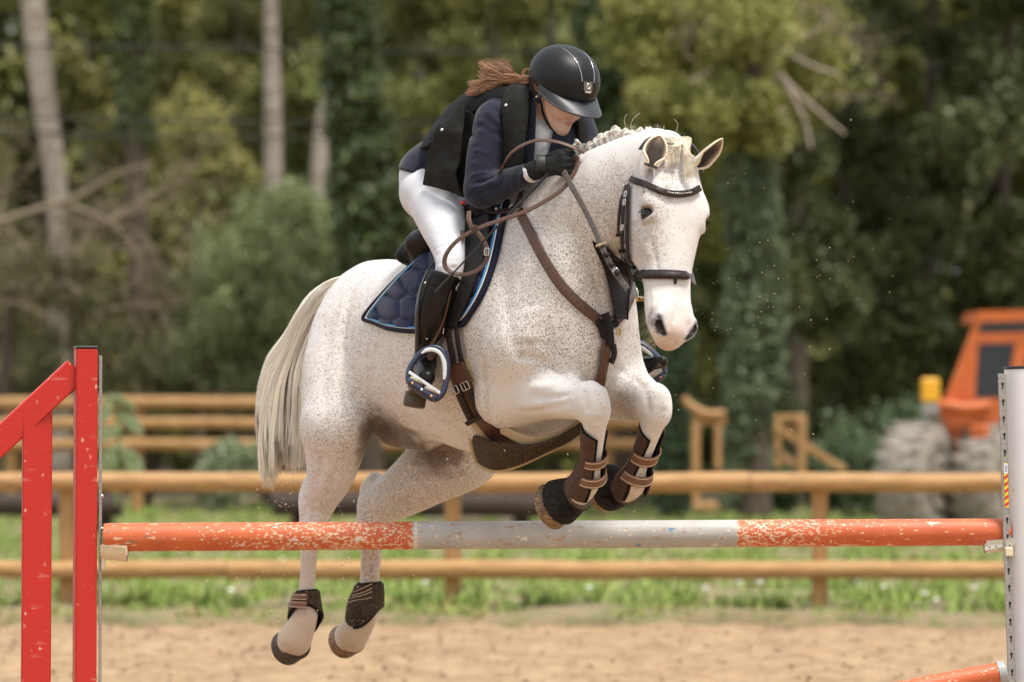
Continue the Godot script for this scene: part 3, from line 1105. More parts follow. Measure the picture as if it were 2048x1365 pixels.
func fences() -> void:
	var z := -14.0
	var t := thing("rail_fence", "peeled round-pole rail fence with two rails across the grass behind the horse", "fence", P(1024, 1230, z))
	for x in [-430.0, 130.0, 905.0, 1642.0, 2420.0]:
		rail("post", Vector3(P(x, 1230, z).x, -0.2, z - 0.10), Vector3(P(x, 968, z).x, P(x, 966, z).y, z - 0.10), W(16.5, z), M.timber, t, int(x) + 900, 0.003)
	var k := 0
	for y in [[965.0, 964.0, 966.0, 19.0], [1140.0, 1140.0, 1137.0, 18.0]]:
		var stops := [-900.0, 452.0 if k else 640.0, 1278.0 if k else 1500.0, 2200.0, 3000.0]
		for i in 4:
			rail("rail", P(stops[i] + (2.0 if i else 0.0), y[0] + (i - 1) * 0.6, z), P(stops[i + 1], y[0] + i * 0.6, z), W(y[3] + (0.8 if i % 2 else 0.0), z), M.timber, t, 70 + i + k * 10)
		k += 1
	z = -36.0
	t = thing("paddock_fence", "taller three-rail timber fence in the distance behind the horse's tail", "fence", P(400, 1040, z))
	for x in [-420.0, 20.0, 228.0, 272.0, 740.0, 980.0, 1215.0, 1380.0]:
		rail("post", Vector3(P(x, 900, z).x, -0.2, z - 0.12), Vector3(P(x, 790, z).x, P(x, 800, z).y, z - 0.12), W(13.0, z), M.timber, t, int(x) + 700, 0.003)
	for y in [805.0, 846.0, 889.0]:
		for seg in [[-700.0, 235.0], [237.0, 800.0], [802.0, 1385.0]]:
			rail("rail", P(seg[0], y, z), P(seg[1], y + 1.0, z), W(11.5, z), M.timber_far, t, int(y + seg[0]) + 2000)

func wood_frames() -> void:
	# a low shelter-like frame with a sagging top plank
	var z := -30.0
	var t := thing("loading_frame", "wooden posts under a sloping plank seen between the horse and an ivy trunk", "wooden frame", P(1410, 1010, z))
	for x in [1392.0, 1436.0]:
		var s := Shape.new()
		var lo := 1000.0 if x < 1400 else 940.0
		s.box((P(x, 850, z) + P(x, lo, z)) * 0.5, Vector3(W(8 if x < 1400 else 6.5, z), 0, 0), Vector3(0, (P(x, 850, z).y - P(x, lo, z).y) * 0.5, 0), Vector3(0, 0, 0.06), 0.01)
		put("post", s.mesh(), M.timber_far, t)
	var s := Shape.new()
	s.tube(curve([P(1366, 796, z), P(1385, 815, z), P(1415, 828, z), P(1450, 828, z)], 4), PackedFloat32Array([W(9, z), W(10, z)]), 8, Vector3(0, 1, 0), 0.8)
	put("top_plank", s.mesh(), M.timber_far, t)
	s = Shape.new()
	s.box(P(1418, 842, z - 0.1), Vector3(W(34, z), 0, 0), Vector3(0, W(10, z), 0), Vector3(0, 0, 0.04), 0.01)
	put("beam", s.mesh(), M.timber_far, t)
	s = Shape.new()
	s.box(P(1410, 1012, z + 0.1), Vector3(W(26, z), 0, 0), Vector3(0, W(8, z), 0), Vector3(0, 0, 0.12), 0.02)
	put("foot", s.mesh(), M.timber_far, t)
	z = -31.0
	t = thing("ramp_railing", "wooden railing of a ramp with slanting rails right of the ivy trunk", "railing", P(1600, 950, z))
	for bar in [[1550, 836, 1612, 836, 8], [1604, 832, 1604, 950, 10], [1556, 840, 1556, 935, 8], [1550, 852, 1690, 942, 9], [1552, 905, 1592, 930, 8], [1560, 880, 1604, 840, 5]]:
		s = Shape.new()
		var a := P(bar[0], bar[1], z)
		var b := P(bar[2], bar[3], z)
		var d := (b - a) * 0.5
		var nrm := d.normalized().cross(Vector3(0, 0, 1))
		s.box((a + b) * 0.5 + Vector3(0, 0, 0.02 * (bar[4] - 8)), d, nrm * W(bar[4] * 0.78, z), Vector3(0, 0, 0.045), 0.008)
		put("bar", s.mesh(), M.timber_far, t)
	# dark timber cross-country logs on the grass
	for q in [[-260.0, 244.0, 1010.0, 22.0, "dark timber beam lying low on supports at the far left of the grass"], [545.0, 1080.0, 1008.0, 24.0, "dark timber beam on crossed legs behind the horse's hind legs"]]:
		z = -28.5
		var o := thing("jump_log", q[4], "log", P((q[0] + q[1]) * 0.5, 1075, z), "dark logs on the grass")
		rail("log", P(q[0], q[2], z), P(q[1], q[2] + 4.0, z), W(q[3], z), M.dark_wood, o, int(q[1]), 0.01)
		for x in [lerpf(q[0], q[1], 0.1), lerpf(q[0], q[1], 0.93)]:
			for sg in [-1.0, 1.0]:
				rail("leg", P(x - 26.0 * sg, 1076, z - 0.1 + 0.05 * sg), P(x + 22.0 * sg, 990, z - 0.1 + 0.05 * sg), W(10, z), M.dark_wood, o, int(x) + 5, 0.004)
	# pale stones between them
	var rng := RandomNumberGenerator.new()
	rng.seed = 40
	var lab := ["pale stone block on the grass left of the fence post under the belly", "larger pale stone right of the fence post under the belly", "pale stone farthest right under the dark beam"]
	var i := 0
	for q in [[872.0, 1030.0, 22.0], [950.0, 1030.0, 34.0], [1010.0, 1034.0, 26.0]]:
		var st := Shape.new()
		var prof := PackedVector2Array()
		for k in 9:
			var v := k / 8.0
			prof.append(Vector2(v * W(34, -31.0), W(q[2], -31.0) * pow(sin(PI * clampf(0.12 + v * 0.88, 0.0, 1.0)), 0.5) * rng.randf_range(0.9, 1.05)))
		prof[8].y = 0.0
		st.lathe(P(q[0], 1046, -31.0), Vector3(rng.randf_range(-0.1, 0.1), 1, 0), prof, 14)
		var o := put("pale_stone", st.mesh(), M.stone, self)
		tag(o, lab[i], "stone", "pale stones on the grass")
		i += 1

# ---------------------------------------------------------------- the jump
func posts() -> void:
	var t := thing("red_jump_wing", "red painted jump wing with slanting bar at the left end of the pole", "jump stand", P(120, 1660, 0.05))
	var turn := Vector3(cos(0.24), 0, -sin(0.24))
	var deep := Vector3(sin(0.24), 0, cos(0.24))
	var s := Shape.new()
	var a := P(171, 697, 0.0)
	var b := P(167, 1672, 0.0)
	s.box((a + b) * 0.5, turn * 0.036, (a - b) * 0.5, deep * 0.036, 0.005)
	put("post", s.mesh(), M.red_paint, t)
	s = Shape.new()
	s.box(a + Vector3(0, 0.003, 0), turn * 0.037, Vector3(0, 0.004, 0), deep * 0.037, 0.002)
	put("cap", s.mesh(), M.black_plastic, t)
	s = Shape.new()
	var c := P(74, 820, 0.0)
	var d := P(69, 1672, 0.0)
	s.box((c + d) * 0.5, turn * 0.049, (c - d) * 0.5, deep * 0.016, 0.004)
	put("board", s.mesh(), M.red_paint, t)
	s = Shape.new()
	var e := P(152, 740, 0.006)
	var f := P(-200, 1068, 0.006)
	var dir := (e - f).normalized()
	s.box((e + f) * 0.5, (e - f) * 0.5, dir.cross(deep).normalized() * 0.043, deep * 0.020, 0.004)
	put("slanting_bar", s.mesh(), M.red_paint, t)
	s = Shape.new()
	s.box(P(-205, 1370, 0.0), turn * 0.03, Vector3(0, (P(0, 1068, 0).y - P(0, 1672, 0).y) * 0.5, 0), deep * 0.018, 0.004)
	put("board", s.mesh(), M.red_paint, t)
	s = Shape.new()
	s.box(P(0, 1655, 0.0), Vector3(0.36, 0, 0), Vector3(0, 0.03, 0), Vector3(0, 0, 0.03), 0.004)
	s.box(P(168, 1662, 0.0), Vector3(0.03, 0, 0), Vector3(0, 0.022, 0), Vector3(0, 0, 0.30), 0.004)
	put("foot", s.mesh(), M.red_paint, t)
	track(t, P(200.5, 712, -0.004), P(199.0, 1640, -0.004), Vector3(1, 0, 0), Vector3(0, 0, 1), 0.0035, 0.020)
	for y in [690.0 + 303.0, 1058.0]:
		s = Shape.new()
		s.lathe(P(204.5, y, 0.0), Vector3(1, 0, 0), PackedVector2Array([Vector2(-0.003, 0.006), Vector2(0.002, 0.006), Vector2(0.004, 0.003), Vector2(0.004, 0)]), 10)
		put("bolt", s.mesh(), M.steel, t)
	# the cup that carries the pole's left end
	var cup := thing("jump_cup", "cream plastic jump cup under the left end of the striped pole", "jump cup", P(225, 1100, 0.0))
	s = Shape.new()
	var rows := PackedVector3Array()
	for r in 9:
		var v := r / 8.0
		for k in 13:
			var an := lerpf(-1.25, 1.25, k / 12.0)
			rows.append(P(lerpf(203, 254, v), 1078, 0) + Vector3(0, -cos(an) * 0.060 + 0.0 - 0.010 * v, sin(an) * 0.060))
	s.sheet(rows, 13)
	var r2 := PackedVector3Array()
	for i in rows.size():
		r2.append(rows[i] + Vector3(0, -0.008, 0))
	s.sheet(r2, 13, false, true)
	s.box(P(228, 1101, 0.035), Vector3(W(26, 0), -0.001, 0), Vector3(0, W(11, 0), 0), Vector3(0, 0, 0.006), 0.004)
	put("shell", s.mesh(), M.cup_plastic, cup)
	s = Shape.new()
	s.box(P(206, 1118, 0.01), Vector3(0.006, 0, 0), Vector3(0, 0.036, 0), Vector3(0, 0, 0.012), 0.003)
	put("pin_plate", s.mesh(), M.cup_plastic, cup)
	# white stand on the right: a round post leaning a little, with the slotted track on its near side
	t = thing("white_jump_stand", "white jump stand with slotted metal track at the right end of the pole", "jump stand", P(2040, 1660, 0.0))
	s = Shape.new()
	a = P(2046, 736, 0.0)
	b = P(2074, 1680, 0.0)
	s.lathe(b, a - b, PackedVector2Array([Vector2(0, 0), Vector2(0, 0.062), Vector2(a.distance_to(b) - 0.004, 0.062), Vector2(a.distance_to(b), 0.058), Vector2(a.distance_to(b), 0.0)]), 40)
	put("post", s.mesh(), M.white_paint, t)
	s = Shape.new()
	s.lathe(a - Vector3(0, 0.004, 0), a - b, PackedVector2Array([Vector2(0, 0.0635), Vector2(0.008, 0.0635), Vector2(0.010, 0.061), Vector2(0.010, 0.0)]), 40)
	put("cap", s.mesh(), M.black_plastic, t)
	s = Shape.new()
	s.box(P(2074, 1672, 0.0), Vector3(0.05, 0, 0), Vector3(0, 0.02, 0), Vector3(0, 0, 0.35), 0.006)
	s.box(P(2120, 1674, 0.0), Vector3(0.35, 0, 0), Vector3(0, 0.018, 0), Vector3(0, 0, 0.05), 0.006)
	put("foot", s.mesh(), M.white_paint, t)
	var ta := P(2004, 748, 0.045)
	var tb := P(2034, 1660, 0.045)
	track(t, ta, tb, Vector3(0.80, 0, -0.6), Vector3(0.6, 0, 0.80), 0.003, 0.0165)
	# keyhole slots
	for i in 27:
		var v := (i + 0.6) / 27.0
		var p := ta.lerp(tb, v) + Vector3(0.6, 0, 0.8) * 0.0035
		if v > 0.20 and v < 0.31:
			continue
		var sl := Shape.new()
		sl.lathe(p, Vector3(0.6, 0, 0.8), PackedVector2Array([Vector2(-0.002, 0.0055), Vector2(0.0006, 0.0055), Vector2(0.0006, 0.0)]), 12)
		sl.box(p - Vector3(0, 0.009, 0), Vector3(0.80, 0, -0.6) * 0.0026, Vector3(0, 0.008, 0), Vector3(0.6, 0, 0.8) * 0.0005)
		put("keyhole", sl.mesh(), M.slot, t)
	# sticker: blue emblem over yellow and red stripes
	var out := Vector3(0.6, 0, 0.8)
	var side := Vector3(0.80, 0, -0.6)
	var sm := ta.lerp(tb, 0.245) + out * 0.004
	var up := (ta - tb).normalized()
	var st := put("sticker", box_mesh(sm, side * 0.0085, up * 0.074, out * 0.0005), M.yellow, t)
	put("field", box_mesh(sm + up * 0.056 + out * 0.0006, side * 0.0083, up * 0.016, out * 0.0004), M.white_paint, st)
	for k in 5:
		var band := Shape.new()
		var o := sm + up * (0.026 - 0.0225 * k) + out * 0.0011
		band.flat([o - side * 0.0083 - up * 0.008, o - side * 0.0083 + up * 0.003, o + side * 0.0083 + up * 0.012, o + side * 0.0083 + up * 0.001])
		if band.n[0].dot(out) < 0.0:
			band = Shape.new()
			band.flat([o - side * 0.0083 - up * 0.008, o + side * 0.0083 + up * 0.001, o + side * 0.0083 + up * 0.012, o - side * 0.0083 + up * 0.003])
		put("stripe", band.mesh(), M.red, st)
	for k in 4:
		put("letter", box_mesh(sm + up * (0.066 - 0.006 * k) + out * 0.0012 + side * (0.001 * sin(k * 2.0)), side * (0.003 + 0.0012 * (k % 2)), up * 0.0018, out * 0.0003), M.blue, st)
	cup = thing("jump_cup", "white paint-smeared jump cup under the right end of the striped pole", "jump cup", P(2000, 1088, 0.0))
	s = Shape.new()
	rows = PackedVector3Array()
	for r in 9:
		var v := r / 8.0
		for k in 13:
			var an := lerpf(-1.25, 1.25, k / 12.0)
			rows.append(P(lerpf(1970, 2028, v), 1066, 0) + Vector3(0, -cos(an) * 0.054 - 0.008 * (1.0 - v), sin(an) * 0.058))
	s.sheet(rows, 13)
	r2 = PackedVector3Array()
	for i in rows.size():
		r2.append(rows[i] + Vector3(0, -0.007, 0))
	s.sheet(r2, 13, false, true)
	s.box(P(1999, 1090, 0.045), Vector3(W(29, 0), 0.010, 0), Vector3(0, W(7, 0), 0), Vector3(0, 0, 0.006), 0.004)
	put("shell", s.mesh(), M.cup_white, cup)
	s = Shape.new()
	s.box(P(2018, 1104, 0.045), Vector3(0.014, 0, 0), Vector3(0, 0.016, 0), Vector3(0, 0, 0.012), 0.004)
	put("pin_plate", s.mesh(), M.cup_plastic, cup)
	# the striped pole
	var pole := thing("jump_pole", "round jump pole painted orange-red with a pale grey middle, dusted with sand", "pole", P(1112, 1072, 0.0))
	var l0 := P(208, 1075.5, 0.0)
	var l1 := P(2021, 1064.5, 0.0)
	var cut := [0.0, 617.0 / 1815.0, 1268.0 / 1815.0, 1.0]
	for k in 3:
		s = Shape.new()
		var n := 30
		var sides := 32
		for i in n + 1:
			var u := lerpf(cut[k], cut[k + 1], i / float(n))
			var p := l0.lerp(l1, u)
			var rad := lerpf(W(28.6, 0), W(27.0, 0), u)
			if k == 0 and i < 3:
				rad *= [0.93, 0.985, 1.0][i]
				p = l0.lerp(l1, [0.0, 0.0022, 0.006][i])
				u = [0.0, 0.0022, 0.006][i]
			if k == 2 and i > n - 3:
				rad *= [1.0, 0.97, 0.86][i - n + 2]
				u = [0.992, 0.9975, 1.0][i - n + 2]
				p = l0.lerp(l1, u)
			for q in sides + 1:
				var an := TAU * q / sides
				var o := Vector3(0, cos(an), sin(an))
				s.point(p + o * rad, o, Vector2(u, q / float(sides)))
		for i in n:
			for q in sides:
				var w := i * (sides + 1) + q
				s.tri(w, w + 1, w + sides + 1)
				s.tri(w + 1, w + sides + 2, w + sides + 1)
		put(["red_section", "grey_section", "red_section"][k], s.mesh(), M.striped, pole)
	s = Shape.new()
	s.lathe(l0 + Vector3(0.006, 0, 0), Vector3(-1, 0.0, 0.0), PackedVector2Array([Vector2(0, W(27, 0)), Vector2(0.007, W(26.5, 0)), Vector2(0.008, W(24, 0)), Vector2(0.008, 0)]), 28)
	put("end_cap", s.mesh(), M.dark_green, pole)
	s = Shape.new()
	s.lathe(l1 - Vector3(0.004, 0, 0), Vector3(1, 0, 0), PackedVector2Array([Vector2(0, W(23.5, 0)), Vector2(0.005, W(22, 0)), Vector2(0.006, 0)]), 28)
	put("end_cap", s.mesh(), M.red_paint, pole)
	# a second pole slants to the ground in front of the right-hand stand
	var low := thing("low_pole", "orange pole slanting to the ground below the white stand, with grey end", "pole", P(1700, 1450, 0.1))
	var p0 := P(2012, 1344, 0.07)
	var p1 := P(240, 1690, 0.35)
	s = Shape.new()
	for i in 41:
		var u := i / 40.0
		var p := p0.lerp(p1, u)
		var dd := (p1 - p0).normalized()
		var e1 := dd.cross(Vector3(0, 0, 1)).normalized()
		var e2 := dd.cross(e1)
		for q in 29:
			var an := TAU * q / 28.0
			var o := e1 * cos(an) + e2 * sin(an)
			s.point(p + o * (W(22.0, 0.07) * (0.93 if i == 0 else 1.0)), o, Vector2(0.985 - u * 0.95, q / 28.0))
	for i in 40:
		for q in 28:
			var w := i * 29 + q
			s.tri(w, w + 1, w + 29)
			s.tri(w + 1, w + 30, w + 29)
	put("shaft", s.mesh(), M.striped, low)
	s = Shape.new()
	s.lathe(p0 + (p1 - p0).normalized() * 0.028, p0 - p1, PackedVector2Array([Vector2(0, W(22.6, 0.07)), Vector2(0.024, W(22.6, 0.07)), Vector2(0.028, W(20.5, 0.07)), Vector2(0.028, 0)]), 28)
	put("end_cap", s.mesh(), M.grey_band, low)

func box_mesh(mid: Vector3, hx: Vector3, hy: Vector3, hz: Vector3, bevel := 0.0) -> ArrayMesh:
	var s := Shape.new()
	s.box(mid, hx, hy, hz, bevel)
	return s.mesh()

func track(t: Node3D, a: Vector3, b: Vector3, side: Vector3, out: Vector3, thick: float, half: float) -> void:
	var s := Shape.new()
	s.box((a + b) * 0.5, side * half if thick == 0.003 else side * thick, (a - b) * 0.5, out * thick if thick == 0.003 else out * half, 0.0012)
	put("track", s.mesh(), M.galvanised, t)

# ---------------------------------------------------------------- the tractor at the right
func tractor() -> void:
	var z := -27.0
	var t := thing("tractor", "old orange tractor with muddy grey tyres parked at the right edge", "tractor", P(1950, 1085, z))
	var fw := Vector3(-0.55, 0, 0.83)         # the way it faces
	var sd := Vector3(0.83, 0, 0.55)          # across
	var at := func(px: float, py: float, dz: float) -> Vector3: return P(px, py, z + dz)
	# wheels: broad, with lugs, caked with mud
	for q in [[1838.0, 968.0, 0.30, 122.0, 0.24, 0.50], [1992.0, 970.0, 0.1, 122.0, 0.22, 0.60], [2130.0, 960.0, -0.8, 126.0, 0.24, 0.5]]:
		var c: Vector3 = at.call(q[0], q[1], q[2])
		var r := W(q[3], z)
		var ax := Vector3(cos(q[5]), 0, sin(q[5]))
		var w: float = q[4]
		var s := Shape.new()
		s.lathe(c - ax * w, ax, PackedVector2Array([Vector2(0.03, 0.0), Vector2(0.03, r * 0.48), Vector2(0.0, r * 0.55), Vector2(-0.015, r * 0.75), Vector2(0.03, r * 0.93), Vector2(w * 0.6, r * 0.985), Vector2(w, r), Vector2(w * 1.4, r * 0.985), Vector2(w * 2.0 - 0.03, r * 0.93), Vector2(w * 2.0 + 0.015, r * 0.75), Vector2(w * 2.0, r * 0.55), Vector2(w * 2.0 - 0.03, r * 0.48), Vector2(w * 2.0 - 0.03, 0.0)]), 40)
		var wh := put("wheel", s.mesh(), M.mud_tyre, t)
		s = Shape.new()
		var e1 := ax.cross(Vector3.UP).normalized()
		for k in 22:
			for h in 2:
				var an := TAU * (k + 0.5 * h) / 22.0
				var o := e1 * cos(an) + Vector3.UP * sin(an)
				var tn := -e1 * sin(an) + Vector3.UP * cos(an)
				var sg := 1.0 if h == 0 else -1.0
				s.box(c + o * (r * 1.0) + ax * (w * 0.48 * sg), (ax * 0.92 + tn * 0.38 * sg).normalized() * (w * 0.52), tn * 0.020, o * 0.009, 0.006)
		stuff(put("tread_lugs", s.mesh(), M.mud_tyre, wh))
		s = Shape.new()
		s.lathe(c - ax * (w + 0.01), -ax, PackedVector2Array([Vector2(-0.05, 0.0), Vector2(-0.05, r * 0.44), Vector2(0.0, r * 0.46), Vector2(0.0, r * 0.40), Vector2(-0.03, r * 0.16), Vector2(0.02, r * 0.14), Vector2(0.03, 0.0)]), 24)
		s.lathe(c + ax * (w + 0.01), ax, PackedVector2Array([Vector2(-0.05, 0.0), Vector2(-0.05, r * 0.44), Vector2(0.0, r * 0.46), Vector2(0.0, r * 0.40), Vector2(-0.03, r * 0.16), Vector2(0.02, r * 0.14), Vector2(0.03, 0.0)]), 24)
		put("rim", s.mesh(), M.mud_tyre, wh)
	# cab: four posts, roof, and panes
	var cab := func(list: Array, called: String, m: Material, thick: float) -> void:
		var pts := []
		for p in list:
			pts.append(at.call(p[0], p[1], p[2]))
		var nrm: Vector3 = ((pts[2] - pts[0]) as Vector3).cross(pts[1] - pts[0]).normalized()
		if nrm.z < 0.0:
			pts.reverse()
			nrm = -nrm
		var s := Shape.new()
		s.flat(pts)
		var back := []
		for p in pts:
			back.append(p - nrm * thick)
		back.reverse()
		s.flat(back)
		var m_ := pts.size()
		for i in m_:
			var a: Vector3 = pts[i]
			var b: Vector3 = pts[(i + 1) % m_]
			s.flat([b, a, a - nrm * thick, b - nrm * thick])
		put(called, s.mesh(), m, t)
	cab.call([[1958, 622, 0.1], [2190, 618, 0.1], [2190, 640, 0.1], [1952, 645, 0.1]], "roof_edge", M.tractor, 1.3)
	cab.call([[1952, 640, 0.08], [1966, 640, 0.08], [1912, 800, 0.12], [1890, 800, 0.12]], "cab_post", M.tractor, 0.09)
	cab.call([[2034, 676, 0.08], [2060, 676, 0.08], [2040, 800, 0.12], [2012, 800, 0.12]], "cab_post", M.tractor, 0.09)
	cab.call([[1948, 668, 0.09], [2190, 660, 0.09], [2190, 682, 0.09], [1942, 688, 0.09]], "cab_rail", M.tractor, 0.06)
	cab.call([[1960, 644, 0.0], [2190, 640, 0.0], [2190, 664, 0.0], [1954, 668, 0.0]], "skylight", M.tinted, 0.012)
	cab.call([[1950, 686, 0.02], [2038, 682, 0.02], [2014, 798, 0.04], [1944, 798, 0.04]], "side_window", M.tinted, 0.012)
	cab.call([[1936, 684, 0.09], [1958, 684, 0.09], [1950, 800, 0.1], [1900, 800, 0.1]], "cab_panel", M.tractor, 0.05)
	cab.call([[1952, 690, -1.2], [2190, 690, -1.2], [2190, 800, -1.2], [1930, 800, -1.2]], "rear_wall", M.black_plastic, 0.03)
	var seat := Shape.new()
	seat.box(at.call(1990, 790, -0.6), sd * 0.22, Vector3(0, 0.10, 0), fw * 0.22, 0.03)
	seat.box(at.call(2000, 745, -0.85), sd * 0.22, Vector3(0, 0.25, 0), fw * 0.05, 0.03)
	put("seat", seat.mesh(), M.black_plastic, t)
	# body and mudguards
	cab.call([[1884, 798, 0.2], [2030, 796, 0.2], [2030, 842, 0.2], [1890, 862, 0.2]], "mudguard", M.tractor, 0.5)
	cab.call([[1890, 842, 0.16], [1975, 838, 0.16], [1958, 878, 0.16], [1928, 930, 0.16], [1908, 925, 0.16]], "body_panel", M.tractor, 0.4)
	var h := Shape.new()
	h.tube(curve([at.call(1862, 820, 0.25), at.call(1890, 812, 0.28), at.call(1930, 818, 0.30), at.call(1980, 812, 0.28)], 4), PackedFloat32Array([W(9, z), W(14, z), W(12, z)]), 10)
	put("arm", h.mesh(), M.tractor, t)
	h = Shape.new()
	h.box(at.call(1960, 868, 0.36), sd * 0.10, Vector3(0, 0.09, 0), fw * 0.06, 0.03)
	put("hydraulic_box", h.mesh(), M.tractor, t)
	h = Shape.new()
	h.tube(PackedVector3Array([at.call(1920, 880, 0.3), at.call(1960, 900, 0.3), at.call(2010, 890, 0.1)]), PackedFloat32Array([W(7, z)]), 8)
	put("hose", h.mesh(), M.black_plastic, t)
	# the amber lamp on its bracket
	h = Shape.new()
	h.box(at.call(1861, 781, 0.3), Vector3(W(18, z), 0, 0), Vector3(0, W(24, z), 0), Vector3(0, 0, W(14, z)), 0.02)
	put("amber_lamp", h.mesh(), M.amber, t)
	h = Shape.new()
	h.box(at.call(1861, 818, 0.3), Vector3(W(17, z), 0, 0), Vector3(0, W(13, z), 0), Vector3(0, 0, W(12, z)), 0.02)
	h.tube(PackedVector3Array([at.call(1861, 832, 0.3), at.call(1850, 842, 0.3)]), PackedFloat32Array([W(6, z)]), 8)
	put("lamp_bracket", h.mesh(), M.galvanised, t)

# ---------------------------------------------------------------- the wood
var leaf_small: ArrayMesh
var leaf_big: ArrayMesh
var ivy_leaf: ArrayMesh

func spray(rng: RandomNumberGenerator, count: int, reach: float, size: float) -> ArrayMesh:     # a handful of leaves about a point
	var s := Shape.new()
	for i in count:
		var d := Vector3(rng.randfn(0, 1), rng.randfn(0, 1), rng.randfn(0, 1)).normalized() * reach * pow(rng.randf(), 0.5)
		var b := Basis(Vector3(rng.randf_range(-1, 1), rng.randf_range(-1, 1), rng.randf_range(-1, 1)).normalized(), rng.randf() * TAU)
		var l := size * rng.randf_range(0.7, 1.3)
		var q := s.v.size()
		var nn := b * Vector3(0, 0.35, 1).normalized()
		for p in [Vector3(0, -0.5, 0), Vector3(0.30, -0.05, 0.06), Vector3(0, 0.55, -0.05), Vector3(-0.30, -0.05, 0.06)]:
			s.point(d + b * (p * l), nn)
		s.tri(q, q + 1, q + 2)
		s.tri(q, q + 2, q + 3)
	return s.mesh()

# foliage: blobs of [px, py, z, half-width px, half-height px, sprays]
func crown(t: Node3D, blobs: Array, c0: Color, c1: Color, mesh: Mesh, scale: float, rng: RandomNumberGenerator, called := "crown", hollow := 0.45) -> void:
	var places := []
	for b in blobs:
		var c := P(b[0], b[1], b[2])
		var rx := W(b[3], b[2])
		var ry := W(b[4], b[2])
		# clumps inside the blob
		var clumps := []
		for k in maxi(3, int(b[5] / 26.0)):
			var d := Vector3(rng.randfn(0, 1), rng.randfn(0, 1), rng.randfn(0, 1)).normalized() * lerpf(hollow, 1.0, rng.randf())
			clumps.append([c + Vector3(d.x * rx, d.y * ry, d.z * rx * 0.9), rng.randf_range(0.16, 0.34), rng.randf(), rng.randf_range(0.8, 1.15)])
		for i in int(b[5]):
			var q: Array = clumps[rng.randi() % clumps.size()]
			var r: float = q[1] * minf(rx, ry) * 1.25
			var p: Vector3 = q[0] + Vector3(rng.randfn(0, 1), rng.randfn(0, 0.75), rng.randfn(0, 1)) * r * 0.6
			if p.y < 0.05:
				continue
			var col := c0.lerp(c1, rng.randf_range(0.25, 1.0))
			col.a = 1.0
			places.append([Transform3D(Basis(Vector3(rng.randfn(0, 1), rng.randfn(0, 1), rng.randfn(0, 1)).normalized(), rng.randf() * TAU).scaled(Vector3.ONE * scale * rng.randf_range(0.7, 1.25)), p), col])
	many(called, mesh, M.leaf, places, t)

func trunk_of(t: Node3D, list: Array, m: Material, called := "trunk", sides := 14) -> void:      # [px, py, z, half-width px]
	var pts := []
	var rs := []
	for p in list:
		pts.append(P(p[0], p[1], p[2]))
		rs.append(W(p[3], p[2]))
	var c := curve(pts, 5)
	var s := Shape.new()
	s.tube(c, radii(c.size(), rs), sides)
	put(called, s.mesh(), m, t)

func branches(t: Node3D, base: Vector3, dir: Vector3, length: float, r: float, depth: int, m: Material, rng: RandomNumberGenerator, s: Shape, droop := 0.0) -> void:
	var pts := PackedVector3Array()
	var p := base
	var d := dir.normalized()
	var n := 6
	for i in n + 1:
		pts.append(p)
		d = (d + Vector3(rng.randfn(0, 0.17), rng.randfn(0, 0.17) - droop, rng.randfn(0, 0.14))).normalized()
		p += d * (length / n)
	s.tube(pts, radii(n + 1, [r, r * 0.35]), 6, Vector3.ZERO, 1.0, false)
	if depth > 0:
		for k in rng.randi_range(3, 5):
			var i := rng.randi_range(2, n)
			var sd := Vector3(rng.randfn(0, 1), rng.randfn(0.1, 0.8), rng.randfn(0, 0.6)).normalized()
			branches(t, pts[i], (d * 0.7 + sd).normalized(), length * rng.randf_range(0.45, 0.7), r * 0.5, depth - 1, m, rng, s, droop)

func ivy(t: Node3D, list: Array, count: int, c0: Color, c1: Color, rng: RandomNumberGenerator) -> void:    # leaves wrapped round a trunk: [px, py, z, half-width px]
	var places := []
	for i in count:
		var v := rng.randf() * (list.size() - 1)
		var k := mini(int(v), list.size() - 2)
		var a: Array = list[k]
		var b: Array = list[k + 1]
		var f := v - k
		var c := P(lerpf(a[0], b[0], f), lerpf(a[1], b[1], f), lerpf(a[2], b[2], f))
		var r := W(lerpf(a[3], b[3], f), a[2])
		var an := rng.randf() * TAU
		var lump := 0.75 + 0.25 * sin(v * 9.0 + an * 2.0) + rng.randf_range(-0.15, 0.2)
		var p := c + Vector3(cos(an) * r * lump, rng.randf_range(-0.1, 0.1), sin(an) * r * lump)
		var col := c0.lerp(c1, rng.randf_range(0.2, 1.0))
		places.append([Transform3D(Basis(Vector3(rng.randfn(0, 1), rng.randfn(0, 1), rng.randfn(0, 1)).normalized(), rng.randf() * TAU).scaled(Vector3.ONE * rng.randf_range(0.6, 1.2)), p), col])
	many("ivy", ivy_leaf, M.leaf, places, t)

